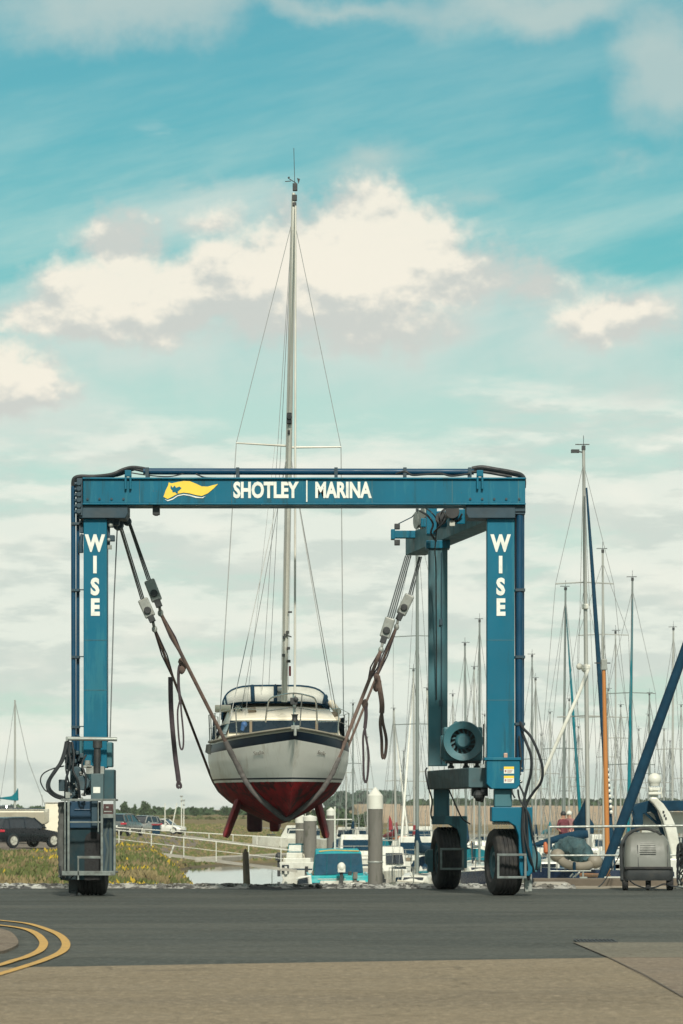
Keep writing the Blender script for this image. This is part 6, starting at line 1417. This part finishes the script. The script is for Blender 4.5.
# big white hull / shed behind the black car, boat on the hard with teal sail cover
ws = thing('laid_up_boat', 'long white hull laid up behind the black hatchback', 'boat', P(40,822,215), group='boats laid up on the left bank')
mb = MB(); mb.loft([[P(-14,y,215)+Vector((0,dy,0)) for y, dy in ((808.5,0),(812,-.2),(824,.3),(824,2),(808.5,2.3))], [P(44,y,215)+Vector((0,dy,0)) for y, dy in ((808.8,0),(812,-.2),(824,.3),(824,2),(808.8,2.3))], [P(47,y,215)+Vector((0,dy,0)) for y, dy in ((808.8,.5),(812,.4),(822,.6),(822,1.5),(808.8,1.6))]]); mb.build('hull', m_cream, ws, bevel=.03)
mb = MB(); mb.beam(P(-14,808.6,214.8), P(45,808.8,214.8), .12, .06); mb.build('rubbing_strake', m_under, ws)
wb2 = thing('site_cabin', 'plain white box van body between the black hatchback and the hoist cage', 'van body', P(54,830,225))
mb = MB(); mb.box(X_(45,225),X_(76,225),225,230,Z_(832,225),Z_(803.2,225)); mb.build('box_body', m_cream, wb2, bevel=.06)
mb = MB(); mb.box(X_(44.6,225),X_(76.4,225),224.95,230.05,Z_(803.2,225),Z_(802.3,225)); mb.build('roof_cap', m_conc, wb2)
mb = MB(); [mb.lathe([(.02,-.12),(.4,-.12),(.4,.12),(.02,.12)], (X_(x,225),225.3,Z_(832,225)), (0,1,0), 18) for x in (50, 70)]; mb.build('wheel', m_rub, wb2)
def laid(label, px, yt, Y, cov):
    t = thing('laid_up_boat', label, 'boat', P(px,820,Y), group='boats laid up on the left bank')
    mb = MB(); mb.loft([[Vector((X_(px,Y)+sx*w, yy, zz)) for sx, zz in ((-1,Z_(808,Y)),(-.8,Z_(820,Y)),(.8,Z_(820,Y)),(1,Z_(808,Y)))] for yy, w in ((Y-3,.1),(Y,1.4),(Y+3,1.1))]); mb.build('hull', m_gel, t, smooth=True)
    mb = MB(); mb.tube([P(px,812,Y), P(px,yt,Y)], [.075,.05], 8); mb.build('mast', m_alud, t, smooth=True)
    mb = MB(); mb.tube([P(px,yt+1,Y), P(px+13,760,Y), P(px+31,808,Y)], .02, 5); mb.tube([P(px,yt+1,Y), P(px-16,808,Y)], .015, 5); mb.tube([P(px+28,815,Y), P(px+27,795,Y)], .02, 5); mb.build('rigging', m_rigwire, t)
    if cov:
        mb = MB(); mb.prism([(X_(x,Y),Z_(y,Y)) for x, y in ((18,788),(18.3,800.6),(14,800.6),(0,798.8),(-14,800),(-14,797.5),(2,797.4),(12,796),(16,792))], Y-.2, Y+.2, 'y'); mb.build('sail_cover', m_teal, t, bevel=.04)
laid('laid up yacht with slim mast and teal sail cover at the left edge', 15, 700, 230, True)
# lamp posts / thin poles beyond the left bank
for i, (px, yt, yb_, Y, lb_) in enumerate(((165,803,829,330,'slim white pole standing by the white car'),(181.5,796,829,330,'tall pale lamp post with small head left of the yacht keel'),(183.8,800,830,340,'second thin pole touching the pale lamp post'),(177,803,832,300,'leaning white spar next to the pale lamp post'),(272,806,832,340,'slim dark pole under the lifted hull'))):
    t = thing('lamp_post' if i == 1 else 'pole', lb_, 'lamp post' if i == 1 else 'pole', P(px,yb_,Y)); mb = MB()
    mb.tube([P(px-(6 if i == 3 else 0),yb_,Y), P(px,yt,Y)], [.06,.045], 6); mb.build('post', m_white if i != 4 else m_aludg, t)
    if i in (1, 2): mb = MB(); mb.box(X_(px-1.6,Y),X_(px+1.4,Y),Y-.1,Y+.1,Z_(yt+1,Y),Z_(yt-.3,Y)); mb.sph(P(px,yt+5,Y), .09); mb.build('lamp_head', m_block, t)

# ------------------------------------------------------------------ vegetation
def leafmat(name, rgb, v=.35):
    m, nt, b = newmat(name); c = mixc(nt, ramp(nt, noise(nt, .22, 4, .6), .35, .65), tuple(x*(1-v) for x in rgb), tuple(x*(1+v) for x in rgb)); nt.links.new(c, b.inputs['Base Color']); b.inputs['Roughness'].default_value = .8; b.inputs['Specular IOR Level'].default_value = .15; return m
l1 = leafmat('dark_green_leaves', (.045,.075,.035)); l2 = leafmat('mid_green_leaves', (.06,.095,.045)); l3 = leafmat('olive_scrub', (.09,.10,.045)); bark = M('bark', (.09,.07,.05), .9)
rt = random.Random(21)
def leaves(mb, c, rx, ry, rz, n, sz):
    for _ in range(n):
        while True:
            p = Vector((rt.uniform(-1,1), rt.uniform(-1,1), rt.uniform(-1,1)))
            if p.length <= 1 and (p.length > .45 or rt.random() < .25): break
        q = c+Vector((p.x*rx, p.y*ry, p.z*rz)); a = rt.uniform(0, 6.28); t_ = rt.uniform(-1, 1); s_ = sz*rt.uniform(.6, 1.4)
        u = Vector((math.cos(a), math.sin(a), t_*.6)).normalized()*s_; w = Vector((-math.sin(a)*t_, math.cos(a)*t_, 1)).normalized()*s_*.8
        mb.add([q-u-w*.3, q+u*.2-w, q+u+w*.4, q-u*.3+w], [(0,1,2,3)])
def tree(label, px, ybase, ytop, Y, wpx, mat, n=700):
    t = thing('tree', label, 'tree', (X_(px,Y), Y, Z_(ybase,Y)), group='trees on the far shore')
    z0, z1 = Z_(ybase,Y), Z_(ytop,Y); H = z1-z0; x = X_(px,Y); w = wpx*Y/F/2; mb = MB()
    mb.tube([(x,Y,z0-.5),(x,Y,z0+H*.5),(x+.2,Y,z0+H*.8)], [H*.035,H*.025,H*.01], 7)
    for k in range(5): a = k*1.25; mb.tube([(x,Y,z0+H*(.35+.07*k)),(x+math.cos(a)*w*.6,Y+math.sin(a)*w*.6,z0+H*(.55+.07*k))], [H*.015,H*.005], 5)
    mb.build('trunk', bark, t); mb = MB()
    for k in range(9):
        a = rt.uniform(0,6.28); rr_ = rt.uniform(0,.6); cz = z0+H*rt.uniform(.38,.82); q = 1-abs((cz-z0)/H-.55)
        leaves(mb, Vector((x+math.cos(a)*rr_*w, Y+math.sin(a)*rr_*w, cz)), w*.5*q, w*.5*q, H*.2, n//9, H*.045)
    mb.build('crown', mat, t, fix=False)
for lb_, px, yb_, yt, Y, w, mt in (('broad crowned tree standing highest in the left treeline', 146, 822, 799.5, 900, 15, l2),
   ('rounded tree left of the highest tree in the left treeline', 124, 822, 801, 900, 13, l1), ('small tree between the two taller trees in the left treeline', 134, 822, 803.5, 900, 8, l2),
   ('low wide tree behind the lifted keel at left', 226, 824, 806, 900, 16, l1), ('dark rounded tree left of the lamp post', 196, 824, 806.5, 880, 12, l1),
   ('bushy tree between the capped piles', 347, 832, 813, 560, 18, l1), ('second bushy tree left of the large pile', 362, 832, 812, 580, 14, l2)):
    tree(lb_, px, yb_, yt, Y, w, mt)
def wood(label, segs, mat, seed, n=2600, sz=.9, name='wood'):
    mb = MB()
    for (pxa, pxb, Y, yb_, yt, dep) in segs:
        k = max(3, int((pxb-pxa)/7))
        for i in range(k*2):
            px = rt.uniform(pxa, pxb); YY = Y+rt.uniform(0, dep); top_ = yt+rt.uniform(-1.3, 2.2); z1 = EYE-(top_-HZ)*Y/F; z0 = EYE-(yb_-HZ)*Y/F
            leaves(mb, Vector((X_(px,YY), YY, (z0+z1)/2)), 7*Y/F*rt.uniform(.8,1.3), 6, (z1-z0)/2, n//(k*2)+20, sz*Y/900)
    o = mb.build(name, mat, fix=False); o['kind'] = 'stuff'; o['label'] = label; o['category'] = 'wood'; return o
wood('continuous dark treeline along the left horizon', [(-40,60,1000,822,806,120),(60,260,960,826,808.5,120),(150,345,930,828,809,60)], l1, 1, 5200, .62)
wood('paler scrub in front of the left treeline', [(90,330,700,829,817,60)], l3, 2, 2600, .5)
wood('hedge line along the far right horizon', [(395,720,1560,806.5,800.5,60)], l1, 3, 6000, .75)
wood('wooded low hill between the yacht and the large pile', [(322,400,1700,812,797,200),(338,400,1750,806,792,100)], leafmat('blue_green_wood', (.05,.085,.06)), 4, 5000, .8)
wood('dark scrub row below the wooded hill', [(318,372,640,832,815,30)], l1, 5, 1800, .5)
# grass tufts on the bank
mb = MB()
cols = []
for _ in range(30000):
    Y = 75+(rt.random()**1.5)*180; sx = shore(Y); x = sx-.9-(rt.random()**1.2)*(14+Y*.05)
    if Y > 166 and x < -12.5: continue
    z = height(x, Y)
    if z < -2.1: continue
    h = rt.uniform(.04,.13)*(1+.004*Y); a = rt.uniform(0,3.14); w = .02+.0006*Y; l_ = rt.uniform(-.1,.1)
    k = math.sin(x*.9+Y*.35)+math.sin(x*.31-Y*.21+2)+rt.uniform(-.7,.7)
    mb.add([(x-math.cos(a)*w,Y-math.sin(a)*w,z-.03),(x+math.cos(a)*w,Y+math.sin(a)*w,z-.03),(x+l_+.01,Y,z+h)], [(0,1,2)], 0 if k < -.3 else (1 if k < 1.5 else 2))
gm = [M('dry_grass', (.19,.155,.075), .9, 0, .3, .8), M('green_grass', (.095,.115,.035), .9, 0, .3, .8), M('yellow_flowering_weed', (.42,.30,.03), .9, 0, .3, 1.5)]
o = mb.build('bank_grass', gm, fix=False); tag(o, 'rough dry and green grass with yellow weeds on the left bank', 'grass', kind='stuff')
mb = MB()
for _ in range(7000):
    Y = rt.uniform(266, 560); x = rt.uniform(-26, 8 if Y > 290 else 2); z = height(x, Y)
    if z < -2.1: continue
    h = rt.uniform(.06,.26); w = .2; mb.add([(x-w,Y,z-.05),(x+w,Y,z-.05),(x+rt.uniform(-.2,.2),Y,z+h)], [(0,1,2)], 0 if rt.random() < .45 else 1)
o = mb.build('marsh_reeds', gm, fix=False); tag(o, 'low reeds and marsh plants beyond the open water', 'reeds', kind='stuff')
# driftwood near the bank
mb = MB(); mb.tube(smoothpts([P(134,857,175),P(138,859,175),P(142,857.5,175),P(146,856,175)], 4), .09, 6); mb.tube([P(137,857,175),P(140,861,175)], .05, 5)
tag(mb.build('driftwood', m_black), 'dark twisted driftwood lying on the bank below the gangway', 'driftwood')

# ------------------------------------------------------------------ world, lights, camera
AZ, EL = 7, 37
wd = bpy.data.worlds.new('World'); S.world = wd; wd.use_nodes = True; nt = wd.node_tree; bg = nt.nodes['Background']; bg.inputs['Strength'].default_value = 1.0
sky = nt.nodes.new('ShaderNodeTexSky'); sky.sky_type = 'NISHITA'; sky.sun_disc = False; sky.sun_elevation = math.radians(EL); sky.sun_rotation = math.radians(180-AZ); sky.air_density = 1.2; sky.dust_density = .6; sky.ozone_density = 2.0
L_ = nt.links
def mth(op, *a):
    n = nt.nodes.new('ShaderNodeMath'); n.operation = op
    for i, v in enumerate(a):
        if hasattr(v, 'is_output'): L_.new(v, n.inputs[i])
        else: n.inputs[i].default_value = v
    return n.outputs[0]
tc = nt.nodes.new('ShaderNodeTexCoord').outputs['Generated']; sp = nt.nodes.new('ShaderNodeSeparateXYZ'); L_.new(tc, sp.inputs[0])
yy = mth('MAXIMUM', mth('ABSOLUTE', sp.outputs[1]), .06)
U = mth('MULTIPLY', mth('DIVIDE', sp.outputs[0], yy), 3.696); V = mth('MULTIPLY', mth('DIVIDE', sp.outputs[2], yy), 3.696)
def cvec(u, v, w=0.):
    n = nt.nodes.new('ShaderNodeCombineXYZ')
    for i, q in enumerate((u, v, w)):
        if hasattr(q, 'is_output'): L_.new(q, n.inputs[i])
        else: n.inputs[i].default_value = q
    return n.outputs[0]
def nz(vec, sc, det=6, ro=.55):
    n = nt.nodes.new('ShaderNodeTexNoise'); n.inputs['Scale'].default_value = sc; n.inputs['Detail'].default_value = det; n.inputs['Roughness'].default_value = ro; L_.new(vec, n.inputs['Vector']); return n.outputs['Fac']
def mr(src, a, b, lo=0., hi=1., smooth=True):
    n = nt.nodes.new('ShaderNodeMapRange'); n.interpolation_type = 'SMOOTHSTEP' if smooth else 'LINEAR'
    for i, v in enumerate((a, b, lo, hi)): n.inputs[i+1].default_value = v
    L_.new(src, n.inputs[0]); return n.outputs[0]
# warp
wv = nz(cvec(U, V), 9, 5, .6); wv2 = nz(cvec(V, U, 3.), 9, 5, .6)
Uw = mth('ADD', U, mth('MULTIPLY', mth('SUBTRACT', wv, .5), .10)); Vw = mth('ADD', V, mth('MULTIPLY', mth('SUBTRACT', wv2, .5), .085))
def blob(px, py, rx, ry, w=1., flat=1.0):   # soft cumulus core around a sky direction; flatter below
    dx = mth('DIVIDE', mth('SUBTRACT', Uw, (px-CX)/1000), rx/1000); dy = mth('SUBTRACT', Vw, (HZ-py)/1000)
    up = mth('MAXIMUM', dy, 0.); dn = mth('MINIMUM', dy, 0.)
    d2 = mth('ADD', mth('DIVIDE', up, ry/1000), mth('DIVIDE', dn, ry*flat/1000))
    r = mth('SQRT', mth('ADD', mth('MULTIPLY', dx, dx), mth('MULTIPLY', d2, d2)))
    return mth('MULTIPLY', mth('SUBTRACT', 1., r), w)
def mx(*a):
    r = a[0]
    for q in a[1:]: r = mth('MAXIMUM', r, q)
    return r
BL = [(362,266,140,98,1.5,.9),(285,290,130,80,1.3,.85),(440,285,125,58,.9,.9),(140,302,155,62,1.1,.85),(118,258,62,52,.85,.8),(215,228,60,30,.5,1),(45,325,95,34,.8,.8),(340,325,230,42,.7,1.),
      (10,388,80,52,1.0,.9),(620,322,92,44,.75,.9),(525,292,150,50,.45,1)]
TL = [(372,165,80,30,.55,1),(668,70,75,95,.9,1),(540,8,190,42,.8,1),(120,8,200,52,.8,1),(330,6,240,26,.6,1),(628,158,50,22,.4,1),(640,385,90,24,.5,1),(220,195,70,18,.35,1),(480,200,60,16,.3,1)]
core = mx(*[blob(*q) for q in BL]); coret = mx(*[blob(*q) for q in TL])
n1 = nz(cvec(U, mth('MULTIPLY', V, 1.35)), 11, 10, .56)
dens_c = mr(mth('ADD', core, mth('MULTIPLY', mth('SUBTRACT', n1, .5), 1.0)), .05, .48)
dens_t = mr(mth('ADD', coret, mth('MULTIPLY', mth('SUBTRACT', n1, .5), .8)), .0, .7, 0, .62)
# layered lower cloud
n2 = nz(cvec(mth('MULTIPLY', U, .55), mth('MULTIPLY', V, 2.1)), 6.5, 8, .6); n2b = nz(cvec(mth('MULTIPLY', U, .55), mth('MULTIPLY', mth('ADD', V, .018), 2.1)), 6.5, 8, .6)
cover = mr(V, .52, .28, -.20, .16); dens_l = mr(mth('ADD', n2, cover), .42, .66)
# thin veils
n3 = nz(cvec(mth('ADD', mth('MULTIPLY', U, .5), mth('MULTIPLY', V, -.35)), mth('ADD', mth('MULTIPLY', V, 2.2), mth('MULTIPLY', U, -.5))), 4, 7, .62)
veil = mx(mth('MULTIPLY', mr(n3, .36, .72), mr(V, .85, .50, .22, .6)), mr(V, .55, .38, 0, .72))
def c3(r, g, b_):
    n = nt.nodes.new('ShaderNodeRGB'); n.outputs[0].default_value = (r, g, b_, 1); return n.outputs[0]
def mixw(f, a, b_, mode='MIX'): return mixc(nt, f, a, b_, mode)
skc = mixw(1., sky.outputs[0], (.50,1.20,1.06), 'MULTIPLY')
sc = nt.nodes.new('ShaderNodeVectorMath'); sc.operation = 'SCALE'; sc.inputs['Scale'].default_value = SKYK; L_.new(skc, sc.inputs[0]); base = sc.outputs[0]
CB = (.95,.89,.76); CG = (.62,.64,.60); CL = (.83,.86,.77); CLG = (.66,.71,.65)
out = mixw(veil, base, (.63,.78,.70))
sh2 = mr(mth('SUBTRACT', n2b, n2), -.05, .05); lowc = mixw(sh2, CL, CLG)
bright = mr(nz(cvec(U, mth('MULTIPLY', V, 2.2)), 9, 5, .5), .45, .7); lowc = mixw(mth('MULTIPLY', bright, .6), lowc, (.96,.93,.82))
out = mixw(mth('MULTIPLY', dens_l, .88), out, lowc)
# cumulus shading: bright tops, soft grey bases; top row clouds and far ones greyer
n1b = nz(cvec(U, mth('MULTIPLY', mth('ADD', V, .012), 1.35)), 11, 10, .56)
tops = mx(*[blob(*q) for q in [(370,248,125,75,1.35,1.),(285,262,95,45,1.1,1),(125,280,115,42,1.05,1),(16,365,60,40,.8,1),(220,215,40,18,.6,1),(610,315,60,25,.45,1)]])
lit = mr(mth('ADD', mth('ADD', tops, mth('MULTIPLY', mth('SUBTRACT', n1, n1b), 4.5)), mth('MULTIPLY', mth('SUBTRACT', wv, .5), .7)), -.30, .62, 0, 1)
cum = mixw(lit, CG, CB)
out = mixw(dens_t, out, (.60,.66,.61)); mist = mx(*[blob(*q) for q in [(350,310,290,95,1.,1.),(120,335,230,70,1.,1.),(600,330,190,70,.8,1.),(215,220,120,40,.5,1.),(20,400,140,60,1.,1.)]])
out = mixw(mth('MULTIPLY', mr(mth('ADD', mist, mth('MULTIPLY', mth('SUBTRACT', n3, .5), 1.2)), -.15, .75), .72), out, (.70,.76,.70))
out = mixw(mth('MULTIPLY', dens_c, .92), out, cum)
out = mixw(mth('MULTIPLY', mr(V, 1.0, 2.6), mr(n3, .3, .6, .55, .9)), out, (.80,.76,.66))  # unseen warm cloud overhead, added to lift and neutralise the skylight
L_.new(out, bg.inputs['Color'])
sun = bpy.data.lights.new('sun', 'SUN'); sun.energy = SUNE; sun.angle = math.radians(4); sun.color = (1, .93, .80); so = bpy.data.objects.new('sun', sun); COL.objects.link(so)
d = Vector((math.sin(math.radians(AZ))*math.cos(math.radians(EL)), -math.cos(math.radians(AZ))*math.cos(math.radians(EL)), math.sin(math.radians(EL))))
so.rotation_euler = d.to_track_quat('Z', 'Y').to_euler(); so.location = d*50+Vector((0,60,0))
if HAZE:
    mb = MB(); mb.box(-2600,2600,-400,5200,-5.6,30); m = bpy.data.materials.new('pale_air'); m.use_nodes = True; n_ = m.node_tree; n_.nodes.clear(); oo = n_.nodes.new('ShaderNodeOutputMaterial'); pv = n_.nodes.new('ShaderNodeVolumePrincipled'); pv.inputs['Color'].default_value = (.80,.88,.86,1); pv.inputs['Density'].default_value = HAZE; n_.links.new(pv.outputs[0], oo.inputs['Volume'])
    hz_ = mb.build('haze', m); hz_['kind'] = 'stuff'; hz_['label'] = 'thin pale sea haze'; hz_['category'] = 'haze'
cam = bpy.data.cameras.new('camera'); co = bpy.data.objects.new('camera', cam); COL.objects.link(co); co.location = (0,0,EYE); co.rotation_euler = (math.pi/2,0,0)
cam.sensor_fit = 'VERTICAL'; cam.sensor_height = 36; cam.sensor_width = 24; cam.lens = F/1024*36; cam.shift_y = 300/1024; cam.shift_x = 0; cam.clip_start = .5; cam.clip_end = 9000
cam.dof.use_dof = True; cam.dof.focus_distance = 67; cam.dof.aperture_fstop = 6.3
S.camera = co
S.render.resolution_x = 683; S.render.resolution_y = 1024
S.view_settings.view_transform = 'Standard'; S.view_settings.look = 'None'; S.view_settings.exposure = EXPO; S.view_settings.gamma = 1
try: S.cycles.volume_bounces = 0
except Exception: pass
